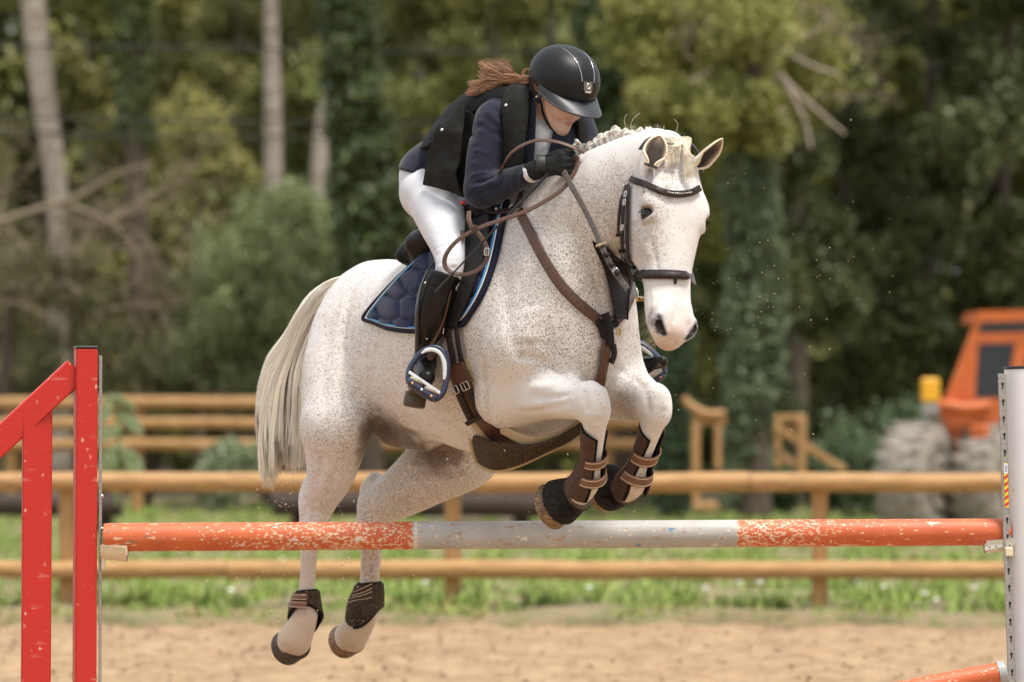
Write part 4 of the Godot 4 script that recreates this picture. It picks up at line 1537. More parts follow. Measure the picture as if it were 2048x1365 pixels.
func woods() -> void:
	var rng := RandomNumberGenerator.new()
	rng.seed = 2024
	leaf_small = spray(rng, 16, 0.20, 0.085)
	leaf_big = spray(rng, 18, 0.42, 0.20)
	ivy_leaf = spray(rng, 9, 0.10, 0.085)
	var z := -38.0
	# --- pale trunks on the left
	var t := thing("pale_tree", "pale white-barked tree leaning at the far left of the wood", "tree", P(110, 1030, z - 3.0), "trees of the wood")
	trunk_of(t, [[122, 1030, z - 3.0, 24], [118, 640, z - 3.0, 20], [112, 380, z - 3.0, 21], [88, 200, z - 3.0, 24], [66, 0, z - 3.0, 25], [50, -240, z - 3.0, 24]], M.bark_pale)
	crown(t, [[60, -200, z - 3.0, 260, 120, 500], [170, 60, z - 3.6, 90, 90, 130]], Color(0.175, 0.200, 0.051), Color(0.333, 0.320, 0.102), leaf_small, 1.0, rng)
	t = thing("pale_tree", "tall straight pale trunk left of centre between the shrub and the sky", "tree", P(548, 1020, z - 4.0), "trees of the wood")
	trunk_of(t, [[552, 1000, z - 4.0, 22], [547, 420, z - 4.0, 19], [545, 200, z - 4.0, 18], [541, 0, z - 4.0, 15], [540, -300, z - 4.0, 14]], M.bark_pale)
	crown(t, [[540, -260, z - 4.0, 240, 150, 600]], Color(0.228, 0.240, 0.072), Color(0.385, 0.368, 0.131), leaf_small, 1.1, rng)
	t = thing("broken_tree", "pale broken-off trunk beside the ivy-covered trunk, its top splintered", "tree", P(635, 1020, z - 2.0), "trees of the wood")
	trunk_of(t, [[622, 1000, z - 2.0, 20], [636, 400, z - 2.0, 19], [648, 230, z - 2.0, 16], [660, 150, z - 2.0, 12], [664, 117, z - 2.0, 10]], M.bark_pale)
	crown(t, [[640, 190, z - 2.0, 26, 22, 16]], Color(0.175, 0.208, 0.043), Color(0.280, 0.320, 0.087), ivy_leaf, 1.0, rng, "ivy")
	# --- dark and ivied trunks
	t = thing("dark_tree", "dark ivy-hung trunk at the upper left beside the white-barked tree", "tree", P(270, 1030, z - 1.0), "trees of the wood")
	trunk_of(t, [[285, 1030, z - 1.0, 22], [276, 500, z - 1.0, 20], [266, 200, z - 1.0, 24], [262, -250, z - 1.0, 24]], M.bark_dark)
	ivy(t, [[268, 280, z - 1.0, 24], [264, 120, z - 1.0, 34], [262, -120, z - 1.0, 38]], 700, Color(0.052, 0.077, 0.020), Color(0.131, 0.168, 0.041), rng)
	crown(t, [[250, -190, z - 1.0, 190, 120, 420]], Color(0.088, 0.120, 0.029), Color(0.193, 0.224, 0.065), leaf_small, 1.0, rng)
	t = thing("ivy_tree", "tall trunk thick with green ivy left of the rider", "tree", P(730, 1030, z + 2.0), "trees of the wood")
	trunk_of(t, [[745, 1030, z + 2.0, 26], [730, 400, z + 2.0, 24], [700, 0, z + 2.0, 22], [690, -260, z + 2.0, 20]], M.bark_dark)
	ivy(t, [[760, 700, z + 2.0, 66], [756, 520, z + 2.0, 76], [738, 400, z + 2.0, 70], [722, 260, z + 2.0, 58], [700, 100, z + 2.0, 48], [690, -120, z + 2.0, 46]], 3600, Color(0.034, 0.052, 0.014), Color(0.090, 0.120, 0.034), rng)
	t = thing("ivy_tree", "dark ivy-covered trunk directly right of the rider's helmet", "tree", P(1230, 1030, z - 2.0), "trees of the wood")
	trunk_of(t, [[1240, 1030, z - 2.0, 26], [1232, 300, z - 2.0, 24], [1216, -260, z - 2.0, 22]], M.bark_dark)
	ivy(t, [[1240, 640, z - 2.0, 50], [1236, 300, z - 2.0, 58], [1226, 120, z - 2.0, 62], [1210, -120, z - 2.0, 60]], 2600, Color(0.035, 0.061, 0.017), Color(0.096, 0.136, 0.038), rng)
	t = thing("ivy_tree", "ivy-clad trunk rising from the grass right of the horse's head", "tree", P(1505, 1040, -33.0), "trees of the wood")
	trunk_of(t, [[1512, 1052, -33.0, 36], [1508, 900, -33.0, 30], [1505, 600, -33.0, 28], [1500, 250, -33.0, 24], [1496, -260, -33.0, 18]], M.bark_dark)
	ivy(t, [[1478, 1000, -33.0, 20], [1484, 860, -33.0, 34], [1500, 780, -33.0, 50], [1504, 640, -33.0, 52], [1512, 500, -33.0, 40], [1500, 380, -33.0, 50], [1496, 290, -33.0, 30]], 2300, Color(0.080, 0.115, 0.050), Color(0.165, 0.205, 0.100), rng)
	ivy(t, [[1540, 780, -33.0, 18], [1545, 600, -33.0, 20], [1540, 420, -33.0, 18]], 420, Color(0.095, 0.135, 0.062), Color(0.185, 0.225, 0.115), rng)
	t = thing("ivy_tree", "narrower ivy-hung trunk just right of the horse's forelegs", "tree", P(1345, 1040, -34.0), "trees of the wood")
	trunk_of(t, [[1345, 1050, -34.0, 22], [1340, 600, -34.0, 20], [1338, 320, -34.2, 13], [1350, 200, -34.6, 5]], M.bark_dark)
	ivy(t, [[1345, 1010, -34.0, 34], [1344, 800, -34.0, 36], [1340, 600, -34.0, 36], [1338, 420, -34.0, 34]], 1500, Color(0.045, 0.080, 0.038), Color(0.114, 0.168, 0.070), rng)
	# --- bare twigs on the left, dead limbs on the right
	t = thing("bare_bush", "bare grey-brown twiggy bush spreading at the left", "bush", P(110, 1040, -38.0))
	var s := Shape.new()
	for i in 17:
		branches(t, P(rng.randf_range(-60, 250), rng.randf_range(420, 640), -38.0 + rng.randf_range(-0.6, 0.6)), Vector3(rng.randf_range(-0.7, 1.1), rng.randf_range(-0.1, 0.9), rng.randf_range(-0.3, 0.3)), rng.randf_range(0.9, 1.7), rng.randf_range(0.016, 0.030), 3, M.twig, rng, s, -0.01)
	stuff(put("twigs", s.mesh(), M.twig, t))
	crown(t, [[90, 560, -38.4, 170, 120, 240], [200, 700, -38.6, 150, 120, 330], [40, 800, -38.4, 150, 130, 330], [320, 760, -38.6, 110, 130, 300]], Color(0.12, 0.12, 0.045), Color(0.20, 0.185, 0.085), leaf_small, 0.75, rng, "crown", 0.3)
	trunk_of(t, [[20, 1040, -38.0, 14], [10, 700, -38.0, 12], [40, 520, -38.0, 9]], M.bark_dark, "stem", 8)
	trunk_of(t, [[-80, 470, -37.6, 8], [40, 430, -37.6, 7], [150, 395, -37.6, 5.5], [230, 350, -37.6, 4], [310, 325, -37.6, 2]], M.twig, "limb", 8)
	trunk_of(t, [[90, 400, -37.8, 6], [190, 430, -37.8, 6], [245, 470, -37.8, 5], [278, 520, -37.8, 4], [272, 560, -37.8, 3]], M.twig, "limb", 8)
	t = thing("dead_tree", "tree with pale dead limbs hanging down right of the rider", "tree", P(1620, 1040, -34.0), "trees of the wood")
	trunk_of(t, [[1600, 1040, -39.0, 20], [1590, 300, -38.5, 16], [1540, -60, -36.0, 13], [1500, -260, -35.0, 9]], M.bark_mid)
	for l in [[[1505, 40], [1530, 110], [1590, 180], [1640, 225], [1690, 268]], [[1450, 40], [1458, 100], [1500, 165], [1515, 200], [1522, 240]], [[1560, 150], [1590, 200], [1612, 250], [1622, 296]], [[1465, 105], [1420, 140], [1380, 165], [1330, 205]], [[1490, -20], [1540, 45], [1590, 50], [1610, 0]], [[1400, -20], [1404, 20], [1416, 52]], [[1530, 95], [1560, 60], [1620, 70], [1660, 30]], [[1500, 20], [1470, 60], [1440, 95]], [[1520, 60], [1600, 120], [1680, 150]], [[1545, 120], [1548, 190], [1575, 250], [1580, 300]]]:
		var lp := []
		for i in l.size():
			lp.append([l[i][0], l[i][1], -34.0 + 0.1 * i, lerpf(6.0, 2.4, i / float(l.size() - 1))])
		trunk_of(t, lp, M.twig_pale, "limb", 8)
	s = Shape.new()
	for i in 12:
		branches(t, P(rng.randf_range(1420, 1640), rng.randf_range(-40, 200), -34.2), Vector3(rng.randf_range(-0.8, 1.0), rng.randf_range(-1.0, 0.3), 0.1), rng.randf_range(0.4, 0.9), 0.016, 2, M.twig, rng, s, 0.02)
	stuff(put("twigs", s.mesh(), M.twig, t))
	crown(t, [[1440, 60, -35.5, 210, 150, 800], [1600, 120, -35.8, 150, 110, 420], [1380, 230, -33.4, 120, 90, 420], [1480, 250, -32.6, 100, 80, 330], [1450, -160, -36, 300, 120, 600], [1300, 60, -35.0, 90, 130, 420], [1500, 60, -32.8, 110, 120, 300], [1420, 420, -36.2, 90, 110, 300]], Color(0.165, 0.185, 0.036), Color(0.330, 0.325, 0.085), leaf_small, 0.9, rng, "crown", 0.3)
	# --- shrubs
	t = thing("round_shrub", "big rounded grey-green shrub behind the horse's tail", "shrub", P(560, 1030, -38.0), "shrubs in front of the wood")
	crown(t, [[560, 610, -38.0, 175, 185, 1800], [600, 480, -38.2, 130, 90, 700], [640, 700, -37.8, 110, 120, 600], [460, 700, -38.2, 110, 120, 600]], Color(0.114, 0.152, 0.061), Color(0.298, 0.344, 0.145), leaf_small, 0.72, rng, "crown", 0.65)
	s = Shape.new()
	for i in 6:
		branches(t, P(560 + rng.randf_range(-20, 20), 1035, -38.0), Vector3(rng.randf_range(-0.5, 0.5), 1, rng.randf_range(-0.4, 0.4)), 1.8, 0.05, 1, M.twig_dark, rng, s)
	put("stem", s.mesh(), M.twig_dark, t)
	t = thing("yellow_tree", "small yellow-green tree glowing among the darker trees at the left", "tree", P(400, 1030, -40.0), "trees of the wood")
	trunk_of(t, [[400, 1030, -40.0, 9], [398, 500, -40.0, 7], [400, 260, -40.0, 4]], M.twig_dark)
	crown(t, [[395, 260, -40.0, 100, 90, 260], [430, 310, -39.8, 80, 70, 200], [410, 370, -39.8, 90, 50, 180], [350, 230, -40.2, 60, 60, 110]], Color(0.24, 0.24, 0.075), Color(0.40, 0.375, 0.12), leaf_small, 0.85, rng, "crown", 0.15)
	t = thing("low_shrub", "low grey-leaved shrub by the paddock fence left of the horse's tail", "shrub", P(455, 1010, -26.0), "shrubs in front of the wood")
	crown(t, [[450, 945, -26.0, 50, 44, 420], [482, 915, -26.1, 30, 30, 200], [430, 975, -25.8, 42, 30, 200]], Color(0.096, 0.136, 0.072), Color(0.333, 0.384, 0.217), leaf_small, 0.55, rng, "crown", 0.5)
	t = thing("low_shrub", "dark green shrub low under the trees left of the tractor", "shrub", P(1700, 1030, -34.0), "shrubs in front of the wood")
	crown(t, [[1710, 930, -34.0, 90, 80, 700], [1600, 960, -34.5, 110, 60, 600], [1790, 900, -35.0, 70, 90, 450]], Color(0.052, 0.088, 0.038), Color(0.149, 0.208, 0.094), leaf_small, 0.8, rng)
	# a tall broad-leaved plant behind the red stand
	t = thing("broad_leaf_plant", "tall plant with big pale green leaves behind the red jump wing", "plant", P(235, 1010, -18.0))
	trunk_of(t, [[232, 1010, -18.0, 5], [238, 900, -18.0, 4], [232, 800, -18.0, 3]], mat(Color(0.14, 0.19, 0.06), 0.7), "stem", 8)
	for q in [[226, 792, 40, 26, 0.3], [262, 838, 62, 34, -0.6], [216, 860, 60, 36, 0.5], [236, 900, 70, 44, 0.1], [268, 920, 56, 40, -1.0], [210, 820, 46, 30, 0.9], [250, 800, 44, 20, -0.2], [246, 950, 50, 40, -0.5], [212, 930, 54, 40, 0.6]]:
		s = Shape.new()
		var g := PackedVector3Array()
		var c := P(q[0], q[1], -18.0)
		var l := W(q[2], -18.0)
		var w := W(q[3], -18.0)
		for r in 9:
			var v := r / 8.0
			for k in 7:
				var u := k / 6.0 * 2.0 - 1.0
				var wd := w * 0.5 * pow(sin(PI * clampf(v * 0.93 + 0.05, 0, 1)), 0.7)
				g.append(c + Vector3(cos(q[4]), sin(q[4]), 0.25) * ((v - 0.5) * l) + Vector3(-sin(q[4]), cos(q[4]) * 0.8, 0.5) * (u * wd) + Vector3(0, -0.10 * (v - 0.4) * (v - 0.4) - 0.02 * u * u, 0.02 * absf(u)))
		s.sheet(g, 7)
		s.tint = Color.WHITE
		var lf := put("leaf", s.mesh(), mat(Color(0.22, 0.32, 0.12).lerp(Color(0.32, 0.42, 0.20), rng.randf()), 0.55), t)
		(lf.material_override as StandardMaterial3D).backlight_enabled = true
		(lf.material_override as StandardMaterial3D).backlight = Color(0.525, 0.480, 0.435)
	# --- the wood itself: tree after tree
	var olive := [Color(0.172, 0.176, 0.046), Color(0.290, 0.280, 0.088)]  # paler leaf colour carrying the brightness of the open left side
	var green := [Color(0.134, 0.150, 0.034), Color(0.245, 0.248, 0.068)]
	var turning := [Color(0.170, 0.185, 0.050), Color(0.330, 0.320, 0.085)]
	var shaded_green := [Color(0.052, 0.068, 0.019), Color(0.116, 0.130, 0.038)]  # darkened leaf colour standing in for the deep shade of the right-hand wood
	var kinds := [
		[-60.0, -43.0, olive, "olive brown-green tree at the far left edge of the wood"],
		[180.0, -46.0, olive, "dull olive tree behind the bare twigs at the left"],
		[330.0, -49.0, olive, "olive tree behind the small yellow tree"],
		[480.0, -54.0, olive, "light olive-green tree behind the tall pale trunk"],
		[640.0, -52.0, green, "grey-green tree behind the broken trunk"],
		[830.0, -47.0, green, "mid green tree behind the rider's back"],
		[985.0, -42.0, turning, "yellowing tree above the rider's ponytail"],
		[1110.0, -47.0, green, "green tree behind the rider's helmet"],
		[1330.0, -42.0, turning, "leafy yellow-green tree above the horse's ears"],
		[1700.0, -40.0, shaded_green, "tree with shade painted into its leaves right of the dead limbs"],
		[1860.0, -42.0, shaded_green, "tree with shade painted into its leaves above the tractor's lamp"],
		[2010.0, -39.0, shaded_green, "tree with shade painted into its leaves above the tractor cab"],
		[2170.0, -42.0, shaded_green, "tree with shade painted into its leaves at the right edge of the wood"],
		[1570.0, -38.5, shaded_green, "tree with shade painted into its leaves behind the ivy-clad trunk"]]
	for k in kinds:
		var zz: float = k[1]
		var o := thing("wood_tree", k[3], "tree", P(k[0], 1000, zz), "trees of the wood")
		trunk_of(o, [[k[0], 1010, zz - 1.6, 15], [k[0] + rng.randf_range(-14, 14), 500, zz - 1.6, 12], [k[0] + rng.randf_range(-20, 20), 0, zz - 1.6, 9], [k[0], -300, zz - 1.6, 6], [k[0], -700, zz - 1.6, 4]], M.bark_mid if k[0] < 1400 else M.bark_dark, "trunk", 10)  # bark likewise: the wood's light and shade put into left and right trunks
		var bl := []
		var dense: bool = k[2] == shaded_green
		for i in (14 if dense else 9):
			var yy := lerpf(-330.0, 900.0, (i + rng.randf_range(-0.3, 0.3)) / 8.0) if not dense else lerpf(-1000.0, 900.0, (i + rng.randf_range(-0.3, 0.3)) / 13.0)  # dense crowns run on above the view, added to block sky light
			bl.append([k[0] + rng.randf_range(-70, 70), yy, zz + rng.randf_range(-1.2, 1.2), rng.randf_range(85, 140) * (1.25 if dense and yy < 0.0 else 1.0), rng.randf_range(70, 115), 230])
		crown(o, bl, k[2][0], k[2][1], leaf_small, 1.15, rng, "crown", 0.35)
	# far trees closing the view
	for i in 22:
		var px := lerpf(-300.0, 2350.0, i / 21.0)
		var zz := -58.0 + rng.randf_range(-4, 4)
		var o := thing("far_tree", far_label(i), "tree", P(px, 980, zz), "far trees closing the view")
		trunk_of(o, [[px, 985, zz, 16], [px, 300, zz, 13], [px, -300, zz, 8]], M.bark_mid, "trunk", 8)
		var bl := []
		for q in 9:
			bl.append([px + rng.randf_range(-50, 50), lerpf(-340.0, 960.0, q / 8.0), zz + rng.randf_range(-1.5, 1.5), 130, 105, 170])
		crown(o, bl, green[0], green[1], leaf_big, 1.1, rng, "crown", 0.2)
	var places := []
	for i in 4300:
		var px := rng.randf_range(-500, 2550)
		var c := Color(0.118, 0.138, 0.034).lerp(Color(0.220, 0.228, 0.066), rng.randf())
		c.a = 1.0
		places.append([Transform3D(Basis(Vector3(rng.randfn(0, 1), rng.randfn(0, 1), 1).normalized(), rng.randf() * TAU).scaled(Vector3.ONE * rng.randf_range(1.0, 1.7)), P(px, rng.randf_range(-420, 1010), rng.randf_range(-76, -68))), c])
	tag(many("distant_wood", leaf_big, M.leaf, places, self), "distant mass of leaves closing the wood behind the last trees", "wood", "", "stuff")
	# wires strung across the clearing
	for y in [[92.0, 100.0, "upper overhead wire crossing behind the pale trunks"], [238.0, 243.0, "middle overhead wire crossing behind the pale trunks"], [268.0, 270.0, "lowest overhead wire crossing behind the pale trunks"]]:
		s = Shape.new()
		s.tube(curve([P(-200, y[0] - 6, -37.0), P(520, y[0] + 6, -37.0), P(1000, y[1] + 4, -37.0), P(1240, y[1] - 2, -39.5)], 8), PackedFloat32Array([0.012]), 6)
		tag(put("overhead_wire", s.mesh(), M.cable, self), y[2], "wire", "overhead wires")

func far_label(i: int) -> String:
	return "far %s, number %s counted from the left of the wood's back row" % ["green tree", ["one", "two", "three", "four", "five", "six", "seven", "eight", "nine", "ten", "eleven", "twelve", "thirteen", "fourteen", "fifteen", "sixteen", "seventeen", "eighteen", "nineteen", "twenty", "twenty-one", "twenty-two"][i]]

func flying_sand() -> void:
	var rng := RandomNumberGenerator.new()
	rng.seed = 91
	var g := Shape.new()
	g.lathe(Vector3(0, -1, 0), Vector3(0.1, 1, 0.05), PackedVector2Array([Vector2(0, 0), Vector2(0.4, 0.8), Vector2(1.1, 1.0), Vector2(1.7, 0.6), Vector2(2.0, 0)]), 6)
	var places := []
	for i in 520:
		var p: Vector3
		var r := rng.randf_range(0.0009, 0.0024)
		var k := rng.randf()
		if k < 0.55:
			p = P(rng.randfn(620, 110), rng.randfn(1110, 75), rng.randf_range(-1.0, 0.1))
		elif k < 0.62:
			p = P(rng.randfn(570, 40), rng.randfn(990, 30), rng.randf_range(-0.8, -0.3))
		elif k < 0.9:
			p = P(rng.randfn(1500, 150), rng.randfn(600, 170), rng.randf_range(-1.2, 0.5))
			r *= 0.75
		else:
			p = P(rng.randf_range(850, 1500), rng.randf_range(860, 1130), rng.randf_range(-0.8, 0.5))
		if rng.randf() < 0.06:
			r *= 1.8
		places.append([Transform3D(Basis(Vector3(rng.randfn(0, 1), rng.randfn(0, 1), 1).normalized(), rng.randf() * TAU).scaled(Vector3(r, r * rng.randf_range(0.7, 1.6), r)), p), Color.WHITE])
	var m := mat(Color(0.66, 0.54, 0.38), 0.9)
	tag(many("flying_sand", g.mesh(), m, places, self), "grains of sand thrown up by the hooves round the horse", "sand", "", "stuff")

# ---------------------------------------------------------------- the horse
const FWD := Vector3(0.53, 0.0, 0.848)        # where its body heads
const RGT := Vector3(-0.848, 0.0, 0.53)       # its right-hand side
var torso: Field                              # trunk and neck: what tack lies on
var trunk: Field                              # the same with the legs
var head: Field
var nostril := []
var head_at: Vector3
var head_down: Vector3
var head_front: Vector3
var head_right: Vector3

func limb(f: Field, list: Array, k := 0.03, axis := Vector3.ZERO, flat := 1.0) -> void:
	# list of [px, py, z, radius in pixels]
	var ps := []
	var rs := []
	for p in list:
		ps.append(P(p[0], p[1], p[2]))
		rs.append(W(p[3], p[2]))
	f.chain(ps, rs, k, axis, flat)

func Hd(down: float, front: float, right: float) -> Vector3:
	return head_at + head_down * down + head_front * front + head_right * right

func hc(f: Field, list: Array, k := 0.02, flat := 1.0, o := 0) -> void:
	var ps := []
	var rs := []
	for p in list:
		ps.append(Hd(p[0], p[1], p[2]))
		rs.append(p[3])
	f.chain(ps, rs, k, head_right if flat != 1.0 else Vector3.ZERO, flat, o, 4)

func hb(f: Field, p: Array, q: Array, k := 0.02, flat := 1.0, o := 0) -> void:   # [down, front, right, radius]
	f.bone(Hd(p[0], p[1], p[2]), p[3], Hd(q[0], q[1], q[2]), q[3], k, head_right if flat != 1.0 else Vector3.ZERO, flat, o)

func torso_bones(f: Field) -> void:
	limb(f, [[776, 684, -0.49, 155], [850, 697, -0.30, 178], [930, 684, -0.11, 208], [1000, 668, 0.06, 236], [1105, 636, 0.34, 176]], 0.08, RGT, 0.84)
	limb(f, [[768, 662, -0.50, 128], [756, 740, -0.48, 124]], 0.08, RGT, 1.0)
	limb(f, [[1030, 795, 0.10, 108], [1150, 752, 0.36, 92]], 0.08)          # brisket
	limb(f, [[1005, 455, 0.08, 58], [1065, 425, 0.26, 62]], 0.08)           # withers
	limb(f, [[1180, 620, 0.30, 88], [1222, 740, 0.28, 66]], 0.07)           # left shoulder
	limb(f, [[968, 520, 0.24, 70], [1045, 690, 0.47, 84]], 0.08)            # right shoulder
	limb(f, [[1140, 560, 0.46, 95], [1150, 700, 0.50, 82]], 0.06)           # breast
	limb(f, [[1085, 520, 0.34, 150], [1170, 430, 0.50, 118], [1255, 365, 0.64, 92], [1312, 324, 0.73, 68]], 0.07, RGT, 0.62)

func horse_fields() -> void:
	torso = Field.new()
	trunk = Field.new()
	torso_bones(torso)
	torso_bones(trunk)
	var f := trunk
	# right foreleg
	limb(f, [[1052, 700, 0.48, 78], [1018, 792, 0.37, 64]], 0.04)
	limb(f, [[1018, 790, 0.37, 65], [1090, 788, 0.53, 51], [1172, 806, 0.70, 36]], 0.035)
	limb(f, [[1182, 797, 0.71, 36], [1190, 822, 0.72, 33], [1190, 850, 0.70, 24], [1184, 930, 0.62, 18], [1172, 968, 0.58, 27], [1142, 1000, 0.48, 27]], 0.02)
	# left foreleg
	limb(f, [[1226, 775, 0.24, 66], [1262, 790, 0.36, 54], [1302, 806, 0.52, 36]], 0.035)
	limb(f, [[1308, 800, 0.53, 35], [1314, 826, 0.54, 31], [1305, 850, 0.52, 24], [1277, 935, 0.43, 18], [1264, 970, 0.40, 27], [1238, 985, 0.30, 25]], 0.02)
	# right hind leg
	limb(f, [[716, 694, -0.44, 98], [690, 756, -0.38, 88], [672, 852, -0.28, 68]], 0.05)
	limb(f, [[672, 855, -0.28, 69], [662, 945, -0.33, 49], [635, 1003, -0.42, 36]], 0.035)
	limb(f, [[622, 968, -0.44, 18], [614, 992, -0.46, 17]], 0.03)
	limb(f, [[632, 1012, -0.42, 34], [628, 1043, -0.42, 30], [620, 1085, -0.42, 19], [613, 1185, -0.42, 16.5], [611, 1222, -0.42, 25], [606, 1245, -0.41, 27], [588, 1282, -0.42, 35]], 0.02)
	# left hind leg
	limb(f, [[850, 760, -0.58, 130], [930, 885, -0.42, 85], [862, 943, -0.50, 66], [795, 990, -0.60, 49], [756, 1010, -0.66, 38]], 0.035)
	limb(f, [[750, 962, -0.66, 18], [736, 978, -0.68, 17]], 0.03)
	limb(f, [[750, 1015, -0.66, 36], [747, 1045, -0.66, 33], [743, 1085, -0.66, 23], [738, 1175, -0.66, 20], [733, 1208, -0.66, 27], [727, 1235, -0.65, 27], [702, 1274, -0.66, 34]], 0.02)
	limb(f, [[790, 850, -0.36, 44], [850, 872, -0.22, 32]], 0.03)           # sheath
	limb(f, [[742, 572, -0.54, 44], [706, 570, -0.62, 30], [676, 588, -0.68, 22]], 0.03)   # dock

	head_at = P(1335, 300, 0.78)
	head_down = (P(1340, 690, 0.98) - head_at).normalized()
	head_front = Vector3(cos(deg_to_rad(62.0)), 0, sin(deg_to_rad(62.0)))
	head_front = (head_front - head_down * head_front.dot(head_down)).normalized()
	head_right = head_front.cross(-head_down).normalized()
	head = Field.new()
	f = head
	hc(f, [[0.0, -0.01, 0, 0.066], [0.10, 0.020, 0, 0.070], [0.20, 0.030, 0, 0.064], [0.32, 0.022, 0, 0.054], [0.46, 0.010, 0, 0.046], [0.56, 0.004, 0, 0.050], [0.60, 0.0, 0, 0.050]], 0.03)
	for s in [1.0, -1.0]:
		hc(f, [[0.05, 0.0, 0.040 * s, 0.052], [0.13, 0.022, 0.056 * s, 0.050], [0.21, 0.036, 0.067 * s, 0.046], [0.29, 0.018, 0.046 * s, 0.044], [0.42, -0.008, 0.030 * s, 0.046], [0.53, -0.010, 0.032 * s, 0.045], [0.585, -0.004, 0.030 * s, 0.038]], 0.03)
		hc(f, [[0.14, -0.062, 0.050 * s, 0.092], [0.20, -0.075, 0.054 * s, 0.108], [0.26, -0.070, 0.048 * s, 0.096]], 0.04, 0.42)   # cheek
		hc(f, [[0.185, 0.044, 0.086 * s, 0.016], [0.213, 0.050, 0.092 * s, 0.018], [0.250, 0.046, 0.088 * s, 0.014]], 0.03)        # brow
		hc(f, [[0.25, -0.006, 0.078 * s, 0.012], [0.32, -0.004, 0.064 * s, 0.014], [0.40, -0.008, 0.050 * s, 0.010]], 0.03)       # facial crest
		hc(f, [[0.25, -0.125, 0.034 * s, 0.040], [0.34, -0.090, 0.024 * s, 0.032], [0.45, -0.060, 0.018 * s, 0.030], [0.555, -0.050, 0.014 * s, 0.032]], 0.03)
		hc(f, [[0.535, 0.026, 0.034 * s, 0.026], [0.57, 0.024, 0.040 * s, 0.028], [0.60, 0.006, 0.036 * s, 0.026]], 0.02)      # nostril wing
	hc(f, [[0.60, -0.004, 0, 0.048], [0.622, -0.008, 0, 0.041]], 0.02)
	hc(f, [[0.560, -0.060, 0, 0.034], [0.590, -0.054, 0, 0.030]], 0.012, 1.15)
	for s in [1.0, -1.0]:
		hc(f, [[0.243, 0.054, 0.108 * s, 0.019], [0.247, 0.018, 0.120 * s, 0.018]], 0.008, 1.0, 1)
		hc(f, [[0.252, 0.058, 0.092 * s, 0.004], [0.268, 0.038, 0.103 * s, 0.006], [0.264, 0.010, 0.104 * s, 0.005]], 0.010)   # lower lid
		hc(f, [[0.575, -0.030, 0.056 * s, 0.005], [0.54, -0.034, 0.058 * s, 0.006], [0.49, -0.034, 0.054 * s, 0.004]], 0.008, 1.0, 1)       # mouth
		hc(f, [[0.10, 0.030, 0.075 * s, 0.010], [0.15, 0.035, 0.098 * s, 0.012], [0.175, 0.020, 0.104 * s, 0.008]], 0.03, 1.0, 1)           # hollow above the eye
	# nostrils: a comma-shaped opening on the near side, found on the muzzle itself, and its mirror image
	var mid := []
	for q in [[1317, 634], [1316, 646], [1321, 658], [1328, 667]]:
		var l: Vector3 = on(f, q[0], q[1])[0] - head_at
		mid.append(Vector3(l.dot(head_down), l.dot(head_front), l.dot(head_right)))
	for s in [1.0, -1.0]:
		var hole := []
		var lip := []
		for i in 4:
			var m: Vector3 = mid[i]
			hole.append(Hd(m.x, m.y, m.z * s))
			lip.append(Hd(m.x - 0.004, m.y - 0.004, m.z * s))
			nostril.append(hole[i])
		f.chain(lip, [0.013, 0.020, 0.020, 0.013], 0.014)
		f.chain(hole, [0.005, 0.0135, 0.0125, 0.006], 0.006, Vector3.ZERO, 1.0, 1)

# ---- where the coat is flecked, and where skin shows: [px, py, z, reach in pixels, value]
var fleck_map: Array = []
var skin_map: Array = []

